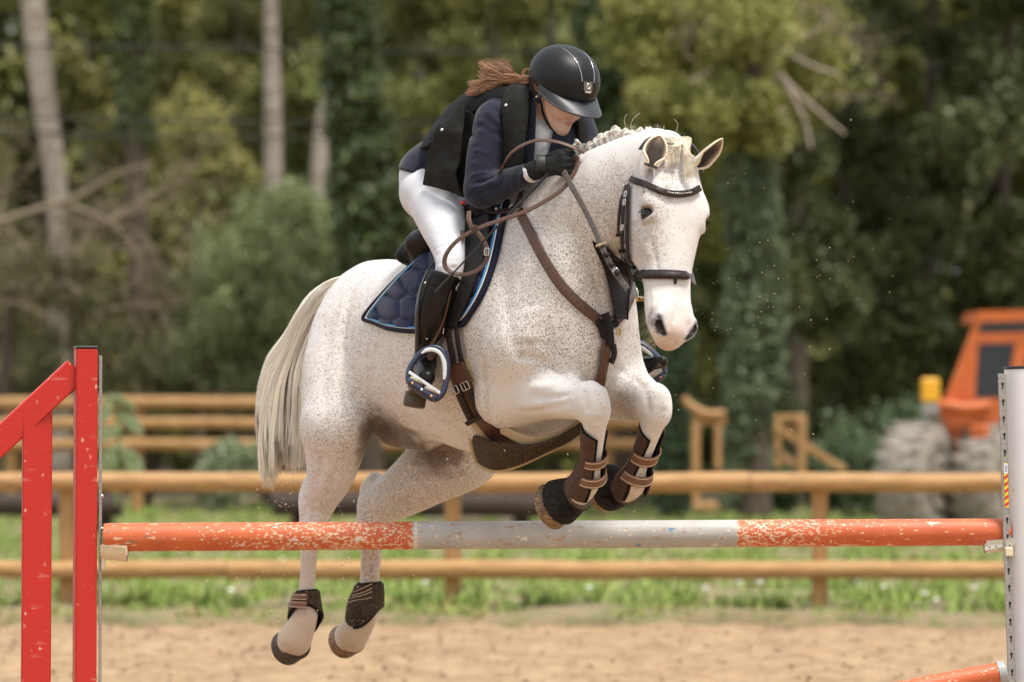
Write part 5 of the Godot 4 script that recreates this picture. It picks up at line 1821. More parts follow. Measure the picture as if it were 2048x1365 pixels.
func coat_maps() -> void:
	for r in [
			[700, 700, -0.2, 190, 0.44], [650, 800, -0.2, 110, 0.40], [830, 640, -0.1, 130, 0.50], [880, 800, 0.1, 120, 0.42], [760, 640, -0.3, 70, 0.62], [715, 820, -0.2, 70, 0.62], [850, 560, -0.1, 90, 0.4],
			[1080, 560, 0.6, 160, 0.86], [1130, 660, 0.7, 130, 0.80], [1150, 480, 0.65, 90, 0.98], [1200, 470, 0.7, 70, 1.0], [1215, 390, 0.7, 70, 0.72], [1120, 390, 0.55, 60, 0.55], [990, 620, 0.4, 90, 0.66], [1000, 740, 0.45, 60, 0.45],
			[1200, 330, 0.6, 70, 0.16], [1160, 310, 0.55, 50, 0.12], [1280, 290, 0.75, 60, 0.12], [1260, 700, 0.5, 60, 0.62], [1210, 740, 0.55, 50, 0.8],
			[1090, 790, 0.7, 100, 0.05], [1040, 800, 0.55, 80, 0.06], [1185, 810, 0.75, 50, 0.06], [1190, 880, 0.7, 60, 0.05], [1310, 810, 0.6, 55, 0.12], [1250, 790, 0.4, 45, 0.30], [1290, 890, 0.55, 50, 0.05],
			[860, 950, -0.4, 90, 0.85], [780, 990, -0.55, 50, 0.70], [740, 1000, -0.6, 40, 0.35], [740, 1120, -0.6, 80, 0.40], [660, 950, -0.3, 60, 0.26], [625, 1010, -0.4, 40, 0.22], [615, 1120, -0.4, 70, 0.16], [600, 1260, -0.4, 60, 0.0], [715, 1255, -0.6, 60, 0.0],
			[690, 580, -0.5, 60, 0.16], [640, 680, -0.4, 60, 0.16], [900, 870, 0.1, 60, 0.18], [1150, 860, 0.4, 60, 0.2],
			[1340, 470, 1.0, 90, 0.22], [1284, 480, 0.95, 44, 0.66], [1306, 500, 1.0, 34, 0.50], [1296, 400, 0.95, 44, 0.50], [1340, 340, 0.9, 48, 0.42], [1262, 470, 0.9, 36, 0.6], [1385, 430, 1.0, 40, 0.05], [1360, 560, 1.05, 60, 0.06], [1320, 610, 1.05, 40, 0.06]]:
		fleck_map.append([P(r[0], r[1], r[2]), W(r[3], r[2]), r[4]])
	for r in [
			[800, 878, -0.26, 75, Color(0.24, 0.19, 0.155), 0.92], [748, 876, -0.34, 62, Color(0.34, 0.27, 0.22), 0.9], [862, 905, -0.3, 62, Color(0.42, 0.34, 0.28), 0.75],
			[1188, 800, 0.75, 34, Color(0.80, 0.78, 0.76), 0.5], [1315, 800, 0.6, 26, Color(0.74, 0.71, 0.69), 0.6], [1235, 820, 0.5, 40, Color(0.60, 0.55, 0.51), 0.6],
			[615, 1130, -0.42, 60, Color(0.86, 0.77, 0.68), 0.8], [740, 1130, -0.6, 60, Color(0.80, 0.69, 0.58), 0.85], [600, 1268, -0.38, 56, Color(0.80, 0.64, 0.47), 0.9], [712, 1262, -0.6, 56, Color(0.80, 0.62, 0.43), 0.9], [1190, 960, 0.6, 50, Color(0.93, 0.80, 0.66), 0.8], [1275, 970, 0.4, 40, Color(0.93, 0.80, 0.66), 0.8]]:
		skin_map.append([P(r[0], r[1], r[2]), W(r[3], r[2]), r[4], r[5]])
	for r in [
			[0.615, 0.020, 0.006, 0.036, Color(0.86, 0.64, 0.52), 0.75], [0.632, -0.004, 0.012, 0.036, Color(0.80, 0.52, 0.36), 0.8], [0.565, 0.055, -0.005, 0.030, Color(0.96, 0.85, 0.80), 0.5], [0.60, 0.03, -0.045, 0.030, Color(0.88, 0.72, 0.65), 0.5],
			[0.575, 0.020, 0.066, 0.030, Color(0.42, 0.38, 0.37), 0.75],
			[0.600, -0.03, 0.040, 0.030, Color(0.40, 0.34, 0.31), 0.6], [0.585, -0.055, 0.02, 0.032, Color(0.55, 0.43, 0.34), 0.7], [0.54, -0.034, 0.056, 0.018, Color(0.42, 0.33, 0.28), 0.8],
			[0.243, 0.030, 0.100, 0.024, Color(0.16, 0.125, 0.115), 0.95], [0.256, 0.040, 0.096, 0.026, Color(0.48, 0.43, 0.40), 0.6], [0.222, 0.042, 0.098, 0.022, Color(0.55, 0.50, 0.47), 0.55],
			[0.12, 0.05, 0.08, 0.05, Color(0.82, 0.79, 0.76), 0.6], [0.30, -0.10, 0.06, 0.08, Color(0.84, 0.79, 0.76), 0.6], [0.34, 0.0, 0.07, 0.05, Color(0.88, 0.83, 0.80), 0.5]]:
		skin_map.append([Hd(r[0], r[1], r[2]), r[3], r[4], r[5]])
	for r in [[738, 862, 26, 0.9], [752, 884, 26, 0.9], [768, 868, 30, 0.95], [784, 886, 30, 0.95], [804, 898, 32, 0.95], [832, 900, 30, 0.85], [866, 906, 28, 0.75], [900, 908, 24, 0.6], [728, 900, 20, 0.7]]:
		skin_map.append([on(trunk, r[0], r[1])[0], W(r[2], -0.3), Color(0.20, 0.155, 0.125), r[3]])
	for i in nostril.size():
		skin_map.append([nostril[i], 0.017 if i % 4 in [1, 2] else 0.011, Color(0.045, 0.036, 0.034), 0.98])

func coat(net: Array, m: ArrayMesh, base: float) -> void:
	# one surface per fleck class; the classes share their flecks, so that the coat thins out fleck by fleck
	var vs: PackedVector3Array = net[0]
	var cols := PackedColorArray()
	var dens := PackedFloat32Array()
	var fn := FastNoiseLite.new()
	fn.seed = 5
	fn.frequency = 6.0
	fn.fractal_octaves = 3
	for p in vs:
		var d := base
		var wsum := 0.35
		var c := Color(1, 1, 1)
		for r in fleck_map:
			var q: float = p.distance_squared_to(r[0]) / (r[1] * r[1])
			if q < 2.2:
				var w := exp(-q * 2.2) * 3.0
				d += (r[2] - d) * w / (w + wsum)
				wsum += w * 0.4
		for r in skin_map:
			var q: float = p.distance_to(r[0]) / r[1]
			if q < 1.5:
				c = c.lerp(r[2], r[3] * smoothstep(1.5, 0.6, q + fn.get_noise_3d(p.x * 3.0, p.y * 3.0, p.z * 3.0) * 0.35))
		var nz := fn.get_noise_3dv(p)
		c = c * (1.0 + 0.07 * nz)
		c.a = 1.0
		cols.append(c)
		dens.append(d * 1.0 + 0.22 * smoothstep(0.2, 0.36, d) + nz * 0.18)
	var lists := []
	for k in 7:
		lists.append(PackedInt32Array())
	var ix: PackedInt32Array = net[2]
	for t in range(0, ix.size(), 3):
		var d := (dens[ix[t]] + dens[ix[t + 1]] + dens[ix[t + 2]]) / 3.0
		var k := clampi(int(d * 7.6), 0, 6)
		lists[k].append(ix[t])
		lists[k].append(ix[t + 1])
		lists[k].append(ix[t + 2])
	for k in 7:
		if lists[k].size():
			# keep only the vertices that this class uses
			var map := PackedInt32Array()
			map.resize(vs.size())
			map.fill(-1)
			var a := PackedVector3Array()
			var b := PackedVector3Array()
			var cc := PackedColorArray()
			var x := PackedInt32Array()
			for i in lists[k]:
				if map[i] < 0:
					map[i] = a.size()
					a.append(vs[i])
					b.append(net[1][i])
					cc.append(cols[i])
				x.append(map[i])
			add_net(m, [a, b, x], M.coat[k], cc)

# furrows (depth < 0) and ridges (depth > 0) along lines drawn on the hide: [depth in metres, width px, [px, py], ...]
func muscles(net: Array, f: Field, list: Array) -> void:
	var lines := []
	for l in list:
		var pts := on_curve(f, l.slice(2), 0.0, 3)[0] as PackedVector3Array
		var lo: Vector3 = pts[0]
		var hi: Vector3 = pts[0]
		for p in pts:
			lo = lo.min(p)
			hi = hi.max(p)
		var w := W(l[1], pts[0].z)
		lines.append([l[0], w, pts, AABB(lo, hi - lo).grow(w * 2.6)])
	displace(net, func(p: Vector3, _n: Vector3) -> float:
		var d := 0.0
		for l in lines:
			if not (l[3] as AABB).has_point(p):
				continue
			var best := 9.0
			var share := 0.0
			var pts: PackedVector3Array = l[2]
			var m := pts.size() - 1
			for i in m:
				var ba := pts[i + 1] - pts[i]
				var h := clampf((p - pts[i]).dot(ba) / maxf(ba.length_squared(), 1e-9), 0.0, 1.0)
				var q := (p - pts[i] - ba * h).length_squared()
				if q < best:
					best = q
					share = (i + h) / m
			d += l[0] * exp(-best / (l[1] * l[1])) * smoothstep(0.0, 0.22, share) * smoothstep(1.0, 0.78, share)
		return d)

func ear(s: Shape, base: Vector3, tip: Vector3, open: Vector3, wide: float) -> void:
	var u := (tip - base)
	var l := u.length()
	u /= l
	open = (open - u * open.dot(u)).normalized()
	var side := u.cross(open)
	var rows := 12
	var cols := 17
	for face in 2:
		var g := PackedVector3Array()
		for r in rows + 1:
			var v := r / float(rows)
			var rad := wide * (0.62 + 1.15 * v - 0.2 * v * v) if v < 0.4 else wide * (1.048) * pow(maxf(0.0, 1.0 - pow((v - 0.4) / 0.6, 2.1)), 0.75)
			rad = maxf(rad, 0.002)
			var ang := lerpf(2.6, 1.25, smoothstep(0.0, 0.45, v))
			var bend := open * (0.012 * sin(v * PI)) - open * (0.05 * l * v * v)
			for c in cols:
				var t := lerpf(-ang, ang, c / float(cols - 1))
				var rr := rad - (0.005 if face == 1 else 0.0)
				g.append(base + u * (l * v) + bend - open * (cos(t) * rr * 0.75) + side * (sin(t) * rr) + open * (rad * 0.3))
		s.tint = Color(0.98, 0.95, 0.9) if face == 0 else Color(0.46, 0.34, 0.24)
		var st := s.v.size()
		s.sheet(g, cols, false, face == 1)
		if face == 1:
			for r in rows + 1:
				for c in cols:
					var e := absf(c / float(cols - 1) * 2.0 - 1.0)
					var v := r / float(rows)
					s.c[st + r * cols + c] = Color(0.045, 0.032, 0.026).lerp(Color(0.50, 0.36, 0.24), smoothstep(0.5, 1.0, maxf(e, v * 0.85)))
	# the furry rim joins the two
	for sd in [0, cols - 1]:
		var pts := PackedVector3Array()
		var o := s.v.size() - (rows + 1) * cols
		for r in rows + 1:
			pts.append((s.v[o + r * cols + sd] + s.v[o - (rows + 1) * cols + r * cols + sd]) * 0.5)
		s.tint = Color(0.86, 0.74, 0.58)
		var keep := o
		s.tube(pts, radii(pts.size(), [0.004, 0.0045, 0.004, 0.002]), 6)
		if sd == 0:           # the second rim must look back past the first
			var first := PackedVector3Array()
			for r in rows + 1:
				first.append((s.v[keep + r * cols + cols - 1] + s.v[keep - (rows + 1) * cols + r * cols + cols - 1]) * 0.5)
			s.tube(first, radii(pts.size(), [0.004, 0.0045, 0.004, 0.002]), 6)
			break

func hoof(called: String, cor: Vector3, toe: Vector3, r0: float, r1: float, m: Material, horse: Node3D) -> MeshInstance3D:
	var s := Shape.new()
	var ax := toe - cor
	var l := ax.length()
	s.lathe(cor, ax, PackedVector2Array([Vector2(-0.012, r0 * 0.9), Vector2(0.0, r0 * 1.03), Vector2(0.006, r0), Vector2(l * 0.5, lerpf(r0, r1, 0.55)), Vector2(l - 0.004, r1), Vector2(l, r1 - 0.003), Vector2(l + 0.002, r1 - 0.008), Vector2(l - 0.004, r1 - 0.014), Vector2(l - 0.012, r1 * 0.4), Vector2(l - 0.010, 0.0)]), 32)
	return put(called, s.mesh(), m, horse)

func horse() -> Node3D:
	var t := thing("horse", "flea-bitten grey horse jumping over the striped pole with its forelegs tucked", "horse", P(960, 700, 0.0))
	coat_maps()
	var m := ArrayMesh.new()
	var n := trunk.net(0.008, 3)
	muscles(n, trunk, [
		[-0.010, 9, [716, 566], [694, 610], [684, 670], [686, 740], [694, 800], [708, 846]],
		[-0.004, 12, [668, 620], [652, 690], [646, 770], [650, 850]], [-0.004, 20, [766, 650], [750, 720], [740, 800]],
		[-0.007, 11, [1118, 420], [1150, 470], [1182, 530], [1204, 590], [1210, 640]], [0.006, 26, [1090, 470], [1122, 540], [1160, 600]], [0.005, 22, [1216, 430], [1222, 500], [1232, 560]],
		[-0.008, 13, [1012, 520], [1010, 600], [1024, 680], [1036, 718]], [0.008, 26, [1062, 610], [1066, 650], [1062, 690]], [-0.005, 12, [1088, 640], [1096, 690], [1120, 730]],
		[-0.012, 9, [972, 700], [964, 760], [970, 820], [990, 858]], [-0.011, 8, [1022, 722], [1050, 712], [1086, 724], [1128, 748], [1160, 768]],
		[-0.007, 6, [1058, 792], [1084, 796], [1116, 794], [1146, 788]], [0.005, 9, [1050, 772], [1084, 774], [1120, 772]], [-0.005, 6, [1040, 826], [1080, 822], [1120, 812], [1146, 806]], [0.005, 10, [1030, 810], [1060, 812], [1090, 810]],
		[-0.006, 6, [1166, 776], [1172, 800], [1176, 830]], [0.006, 9, [1196, 772], [1206, 796], [1208, 822]], [-0.006, 6, [1184, 842], [1196, 846], [1210, 840]],
		[-0.009, 8, [1226, 742], [1250, 742], [1278, 764], [1292, 786]], [-0.008, 6, [1236, 806], [1254, 824], [1272, 832]], [-0.006, 6, [1290, 778], [1296, 806], [1298, 832]], [0.005, 8, [1322, 778], [1330, 800], [1328, 822]],
		[-0.009, 7, [1204, 690], [1204, 730], [1200, 780]], [0.006, 18, [1236, 690], [1232, 740]],
		[-0.006, 7, [650, 900], [642, 940], [632, 974]], [-0.005, 6, [676, 930], [664, 970], [652, 1004]], [0.005, 8, [644, 1000], [648, 1024], [644, 1044]], [-0.006, 6, [612, 1010], [608, 1030], [606, 1046]],
		[-0.007, 7, [738, 984], [770, 978], [806, 956], [846, 930]], [-0.006, 7, [780, 1014], [810, 1004], [850, 978]], [0.005, 9, [756, 1022], [764, 1040], [766, 1056]], [-0.004, 4, [733, 1092], [730, 1130], [728, 1164]], [-0.003, 4, [611, 1090], [607, 1130], [604, 1176]],
		[-0.005, 10, [740, 850], [800, 862], [860, 874], [920, 884]], [-0.004, 20, [830, 680], [850, 740], [880, 800]], [-0.004, 18, [780, 690], [800, 760], [830, 820]]])
	coat(n, m, 0.42)
	n = head.net(0.004, 2)
	muscles(n, head, [[-0.003, 5, [1300, 470], [1312, 520], [1318, 560]], [0.003, 6, [1276, 470], [1290, 490], [1304, 520]], [-0.003, 4, [1268, 412], [1282, 418], [1300, 424]], [0.0025, 4, [1306, 580], [1308, 610], [1304, 630]], [-0.003, 5, [1350, 600], [1352, 630], [1346, 650]]])
	coat(n, m, 0.12)
	var es := Shape.new()
	ear(es, P(1301, 333, 0.90), P(1321, 270, 0.87), Vector3(0.10, 0.25, 1), 0.0385)
	ear(es, P(1388, 328, 0.83), P(1447, 279, 0.85), Vector3(0.55, -0.62, 0.75), 0.034)
	es.into(m, M.ear, true)
	put("body", m, null, t)
	for s in [1.0, -1.0]:
		var e := Shape.new()
		var c: Vector3 = Hd(0.243, 0.030, 0.093 * s)
		e.lathe(c - head_right * 0.0, head_right * s + head_front * 0.45, PackedVector2Array([Vector2(-0.02, 0.0), Vector2(-0.014, 0.016), Vector2(0.0, 0.0235), Vector2(0.008, 0.0215), Vector2(0.014, 0.0165), Vector2(0.0185, 0.010), Vector2(0.0208, 0.0)]), 24)
		put("eye", e.mesh(), M.eye, t)
		var ls := Shape.new()
		var rng := RandomNumberGenerator.new()
		rng.seed = 8
		for i in 26:
			var v := rng.randf_range(-1, 1)
			var b: Vector3 = c + head_right * (s * (0.016 - 0.006 * v * v)) + head_front * (0.012 * 0.45 + 0.018 * v) - head_down * (0.012 - 0.005 * absf(v))
			ls.tube(curve([b, b + head_right * (s * 0.010) + head_down * 0.001, b + head_right * (s * 0.018) + head_down * 0.007], 2), PackedFloat32Array([0.0006, 0.0003]), 4, Vector3.ZERO, 1.0, false)
		stuff(put("eyelashes", ls.mesh(), M.strap_black, t))
	hoof("hoof", P(592, 1287, -0.42), P(571, 1298, -0.475), 0.057, 0.061, M.hoof_dark, t)
	hoof("hoof", P(704, 1277, -0.66), P(685, 1285, -0.715), 0.055, 0.060, M.hoof, t)
	hoof("hoof", P(1146, 997, 0.485), P(1099, 1015, 0.425), 0.050, 0.077, M.hoof, t)
	hoof("hoof", P(1242, 978, 0.32), P(1204, 976, 0.24), 0.050, 0.074, M.hoof, t)
	mane(t)
	tail(t)
	return t

func strands(s: Shape, guide: Array, count: int, rng: RandomNumberGenerator, thin: float, spread: Callable, light: Color, dark: Color) -> void:
	for i in count:
		var a := rng.randf()
		var b := rng.randf()
		var p := []
		for k in guide.size():
			p.append((guide[k] as Vector3) + spread.call(a, b, k / float(guide.size() - 1), rng))
		s.tint = dark.lerp(light, rng.randf())
		var c := curve(p, 4)
		s.tube(c, radii(c.size(), [thin, thin, thin * 0.9, thin * 0.35]), 3, Vector3.ZERO, 1.0, false)

func tail(t: Node3D) -> void:
	var rng := RandomNumberGenerator.new()
	rng.seed = 4
	var s := Shape.new()
	# hair gathers in locks: strands of one lock part at the dock and come together towards the tip
	for l in 130:
		var lw := rng.randf_range(-1.0, 1.0)                  # -1 on the outer, trailing side, +1 against the buttock
		var lu := pow(rng.randf(), 0.85)
		var lz := rng.randf_range(-1.0, 1.0)
		var long := lerpf(rng.randf_range(860, 1000), rng.randf_range(850, 955), (lw + 1.0) * 0.5)
		if rng.randf() < 0.16:
			long = rng.randf_range(810, 880)
		var sway := rng.randf_range(-7, 7)
		var lt := Color(0.97, 0.925, 0.80).lerp(Color(0.99, 0.975, 0.91), rng.randf())
		for i in 58:
			var gather := rng.randf_range(-1, 1)
			var u := clampf(lu + 0.22 * rng.randf_range(-1, 1), 0.0, 1.0)
			var w := clampf(lw + 0.16 * gather, -1.0, 1.0)
			var wt := clampf(lw + 0.085 * gather, -1.05, 1.05)
			var dz := clampf(lz + rng.randf_range(-0.25, 0.25), -1.0, 1.0)
			var end_y := long - absf(rng.randfn(0.0, 26.0))
			var k := clampf((end_y - 640.0) / 350.0, 0.1, 1.0)
			var h := (w + 1.0) * 0.5
			var ht := (wt + 1.0) * 0.5
			var root := P(lerpf(724, 676, u), lerpf(550, 556, u) + h * lerpf(12.0, 26.0, u), lerpf(-0.47, -0.53, u) + 0.02 * dz)
			var p := [root, P(lerpf(664, 694, h) - 26.0 * u, lerpf(558, 590, h) + 14.0 * u, -0.52 + 0.04 * dz),
				P(lerpf(606, 656, h) - 8.0 * u, lerpf(602, 634, h) + 20.0 * u, -0.56 + 0.05 * dz),
				P(lerpf(566, 626, h), lerpf(640, 715, k), -0.60 + 0.06 * dz),
				P(lerpf(534, 612, ht) + sway * 0.3, lerpf(660, 800, k), -0.62 + 0.07 * dz),
				P(lerpf(518, 612, ht) + sway * 0.7, lerpf(690, 900, k), -0.63 + 0.07 * dz),
				P(lerpf(520, 606, ht) + sway + gather * 2.5, end_y, -0.63 + 0.07 * dz)]
			s.tint = lt.lerp(Color(0.88, 0.78, 0.58), 0.3 * rng.randf()).lerp(Color(0.80, 0.60, 0.32), 0.4 * clampf((end_y - 760.0) / 250.0, 0.0, 1.0) * rng.randf())
			var c := curve(p, 4)
			s.tube(c, radii(c.size(), [0.0012, 0.0015, 0.0013, 0.0004]), 3, Vector3.ZERO, 1.0, false)
	# a few dark flyaways on the trailing side
	for i in 46:
		var y0 := rng.randf_range(680, 740)
		var p := [P(566 + rng.randf_range(-6, 10), y0, -0.76), P(545 + rng.randf_range(-8, 4), y0 + 30, -0.78), P(527 + rng.randf_range(-6, 8), y0 + rng.randf_range(50, 90), -0.78)]
		s.tint = Color(0.20, 0.16, 0.12)
		s.tube(curve(p, 4), PackedFloat32Array([0.0008, 0.0004]), 3, Vector3.ZERO, 1.0, false)
	stuff(put("tail", s.mesh(true), M.horsehair, t))

func mane(t: Node3D) -> void:
	var rng := RandomNumberGenerator.new()
	rng.seed = 9
	# plaits: a knot of rolled hair, with the plait's turns laid round it
	var spots := [[1153, 306], [1166, 297], [1181, 292], [1196, 284], [1204, 277], [1217, 273], [1226, 268], [1240, 271], [1252, 267], [1263, 268], [1277, 268], [1292, 268], [1303, 268], [1232, 262], [1281, 263], [1299, 263]]
	for i in spots.size():
		var sp: Array = spots[i]
		var z := lerpf(0.46, 0.70, (sp[0] - 1150.0) / 160.0)
		var c := P(sp[0], sp[1], z)
		var r := rng.randf_range(0.0105, 0.0145)
		var s := Shape.new()
		s.tint = Color(0.80, 0.76, 0.69).lerp(Color(0.66, 0.61, 0.54), rng.randf())
		s.lathe(c - Vector3(0, r, 0), Vector3(rng.randf_range(-0.3, 0.3), 1, rng.randf_range(-0.2, 0.4)), PackedVector2Array([Vector2(0, 0), Vector2(r * 0.3, r * 0.75), Vector2(r, r), Vector2(r * 1.7, r * 0.75), Vector2(r * 2.0, 0)]), 12)
		for k in 3:
			var pts := PackedVector3Array()
			var tilt := Basis(Vector3(rng.randf_range(-1, 1), rng.randf_range(-1, 1), rng.randf_range(0.2, 1)).normalized(), rng.randf_range(0.5, 2.6))
			for q in 15:
				var an := TAU * q / 14.0
				pts.append(c + tilt * Vector3(cos(an) * r * 0.86, (k - 1) * r * 0.55, sin(an) * r * 0.86))
			s.tint = Color(0.82, 0.78, 0.70).lerp(Color(0.60, 0.54, 0.46), rng.randf())
			s.tube(pts, PackedFloat32Array([r * 0.36]), 6, Vector3.ZERO, 1.0, false)
		var root := c + Vector3(0.004, -0.018, 0.008)
		s.tube(curve([c - Vector3(0, r * 0.4, 0), c + Vector3(0.002, -0.012, 0.006), root + Vector3(0.002, -0.012, 0.004)], 3), radii(7, [r * 0.8, r * 0.9, r * 0.4]), 8)
		put("mane_plait", s.mesh(true), M.horsehair, t)
	# forelock and the loose hairs of the poll and crest
	var s := Shape.new()
	for i in 520:
		var u := rng.randf()
		var a := P(1330 + 46 * u + rng.randf_range(-8, 8), 279 + rng.randf_range(-6, 8), 0.83)
		var right := u > 0.45
		var ex := (1372.0 + 22.0 * rng.randf()) if right else (1336.0 + rng.randf_range(-6, 24))
		var ey := (340.0 + rng.randf_range(-26, 20)) if right else (312.0 + rng.randf_range(-22, 22))
		var b := P((1350 + 30 * u), 291 + rng.randf_range(-5, 6), 0.895)
		s.tint = Color(0.90, 0.84, 0.72).lerp(Color(0.70, 0.57, 0.40), rng.randf())
		var c := curve([a, b, P(lerpf(1355, ex, 0.7), lerpf(295, ey, 0.62), 0.915), P(ex, ey, 0.915)], 4)
		s.tube(c, radii(c.size(), [0.0014, 0.0012, 0.0004]), 3, Vector3.ZERO, 1.0, false)
	for i in 60:
		var x := rng.randf_range(1255, 1372)
		var y := 263.0 if x < 1330 else 278.0
		var z := lerpf(0.66, 0.84, (x - 1255) / 140.0)
		var h := rng.randf_range(4, 16)
		var lean := rng.randf_range(-6, 8)
		s.tint = Color(0.80, 0.74, 0.62)
		s.tube(curve([P(x, y + 8, z), P(x + lean * 0.3, y - h * 0.5, z), P(x + lean, y - h, z)], 3), PackedFloat32Array([0.0008, 0.0003]), 3, Vector3.ZERO, 1.0, false)
	for q in [[1253, 262, 1249, 240, 1254, 228], [1262, 262, 1264, 242, 1280, 226], [1349, 272, 1356, 250, 1348, 238]]:
		s.tube(curve([P(q[0], q[1], 0.68), P(q[2], q[3], 0.68), P(q[4], q[5], 0.68)], 5), PackedFloat32Array([0.0016, 0.0005]), 4, Vector3.ZERO, 1.0, false)
	stuff(put("forelock", s.mesh(true), M.horsehair, t))
	# whiskers
	s = Shape.new()
	for i in 110:
		var q := Hd(rng.randf_range(0.50, 0.63), rng.randf_range(-0.075, -0.02), rng.randf_range(0.0, 0.05))
		var d := (-head_front * 0.7 + head_down * rng.randf_range(0.1, 0.8) + head_right * rng.randf_range(-0.2, 0.7)).normalized()
		var l := rng.randf_range(0.020, 0.045)
		s.tint = Color(0.62, 0.52, 0.30)
		s.tube(curve([q, q + d * l * 0.6, q + d * l + head_down * 0.006], 2), PackedFloat32Array([0.0006, 0.0003]), 3, Vector3.ZERO, 1.0, false)
	stuff(put("whiskers", s.mesh(true), M.horsehair, t))

# ---------------------------------------------------------------- the rider
var rh_at: Vector3          # head, between the ears
var rh_up: Vector3
var rh_front: Vector3
var rh_right: Vector3

func Rh(up: float, front: float, right: float) -> Vector3:
	return rh_at + rh_up * up + rh_front * front + rh_right * right

func rc(f: Field, list: Array, k := 0.012, axis := Vector3.ZERO, flat := 1.0, o := 0) -> void:
	var ps := []
	var rs := []
	for p in list:
		ps.append(Rh(p[0], p[1], p[2]))
		rs.append(p[3])
	f.chain(ps, rs, k, axis, flat, o, 4)

# folds: moves each vertex along its normal by what `how` returns for it
func displace(net: Array, how: Callable) -> void:
	var vs: PackedVector3Array = net[0]
	var ns: PackedVector3Array = net[1]
	var ix: PackedInt32Array = net[2]
	for i in vs.size():
		vs[i] += ns[i] * float(how.call(vs[i], ns[i]))
	ns.fill(Vector3.ZERO)
	for t in range(0, ix.size(), 3):
		var fn := (vs[ix[t + 2]] - vs[ix[t]]).cross(vs[ix[t + 1]] - vs[ix[t]])
		ns[ix[t]] += fn
		ns[ix[t + 1]] += fn
		ns[ix[t + 2]] += fn
	for i in ns.size():
		ns[i] = ns[i].normalized()
	net[0] = vs
	net[1] = ns

func settle(p: Vector3, f: Field) -> Vector3:       # the point of the cloth that stands before p
	var k := FOCAL / (EYE - p.z)
	var h: Array = on(f, 1024.0 + p.x * k, HORIZON - (p.y - TALL) * k)
	return h[0] if (h[0] as Vector3).distance_to(p) < 0.25 else p

# a ridge-and-hollow fold along a line; + is a ridge
func folds(given: Array, cloth_field: Field) -> Callable:
	var list := []
	for q in given:
		list.append([settle(q[0], cloth_field), settle(q[1], cloth_field), q[2], q[3]])
	return func(p: Vector3, _n: Vector3) -> float:
		var d := 0.0
		for f in list:
			var a: Vector3 = f[0]
			var ba: Vector3 = f[1] - a
			var h := (p - a).dot(ba) / ba.length_squared()
			if h < -0.2 or h > 1.2:
				continue
			var q := (p - a - ba * clampf(h, 0.0, 1.0)).length()
			var w: float = f[2]
			if q < w * 3.0:
				var fade := smoothstep(-0.2, 0.25, h) * smoothstep(1.2, 0.75, h)
				d += f[3] * 1.25 * fade * exp(-q * q / (w * w))
		return d

func torso_limbs(f: Field, thin: float) -> void:
	limb2(f, [[880, 345, 0.03, 62], [908, 306, 0.07, 55], [962, 256, 0.17, 58], [1020, 220, 0.27, 50]], thin, 0.04, RGT, 1.22)
	limb2(f, [[1004, 236, 0.32, 38], [1052, 218, 0.30, 38], [1120, 224, 0.18, 40]], thin, 0.05)

func arm_right(f: Field, thin: float) -> void:
	limb2(f, [[992, 242, 0.345, 38], [974, 300, 0.37, 39], [964, 362, 0.39, 35], [963, 381, 0.39, 33]], thin, 0.03)
	limb2(f, [[963, 382, 0.39, 34], [985, 377, 0.42, 32], [1025, 362, 0.48, 27], [1066, 345, 0.555, 21]], thin, 0.02)

func arm_left(f: Field, thin: float) -> void:
	limb2(f, [[1128, 226, 0.20, 42], [1158, 262, 0.22, 36], [1176, 318, 0.27, 31]], thin, 0.03)
	limb2(f, [[1176, 318, 0.27, 31], [1196, 322, 0.34, 27], [1222, 318, 0.42, 21]], thin, 0.02)

func leg_right(f: Field, thin: float) -> void:
	limb2(f, [[866, 352, 0.03, 60], [862, 385, 0.07, 58]], thin, 0.04, RGT, 1.15)
	limb2(f, [[864, 392, 0.12, 54], [884, 440, 0.24, 50], [896, 490, 0.36, 36], [900, 528, 0.42, 29], [894, 560, 0.42, 29], [880, 600, 0.395, 30]], thin, 0.03)

func leg_left(f: Field, thin: float) -> void:
	limb2(f, [[955, 395, -0.10, 54], [1060, 470, -0.06, 48], [1160, 540, -0.04, 32], [1182, 570, -0.04, 29]], thin, 0.03)

func calf_right(f: Field, thin: float) -> void:
	limb2(f, [[897, 538, 0.43, 30], [880, 575, 0.405, 37], [869, 620, 0.385, 37], [856, 675, 0.345, 25], [851, 712, 0.32, 20.5], [849, 730, 0.315, 21]], thin, 0.02)

func calf_left(f: Field, thin: float) -> void:
	limb2(f, [[1182, 560, -0.04, 31], [1208, 610, -0.06, 37], [1236, 665, -0.06, 25], [1256, 712, -0.05, 21], [1258, 728, -0.04, 21]], thin, 0.02)

func limb2(f: Field, list: Array, thin: float, k := 0.03, axis := Vector3.ZERO, flat := 1.0) -> void:
	var l := []
	for p in list:
		l.append([p[0], p[1], p[2], p[3] - thin / W(1.0, p[2])])
	limb(f, l, k, axis, flat)

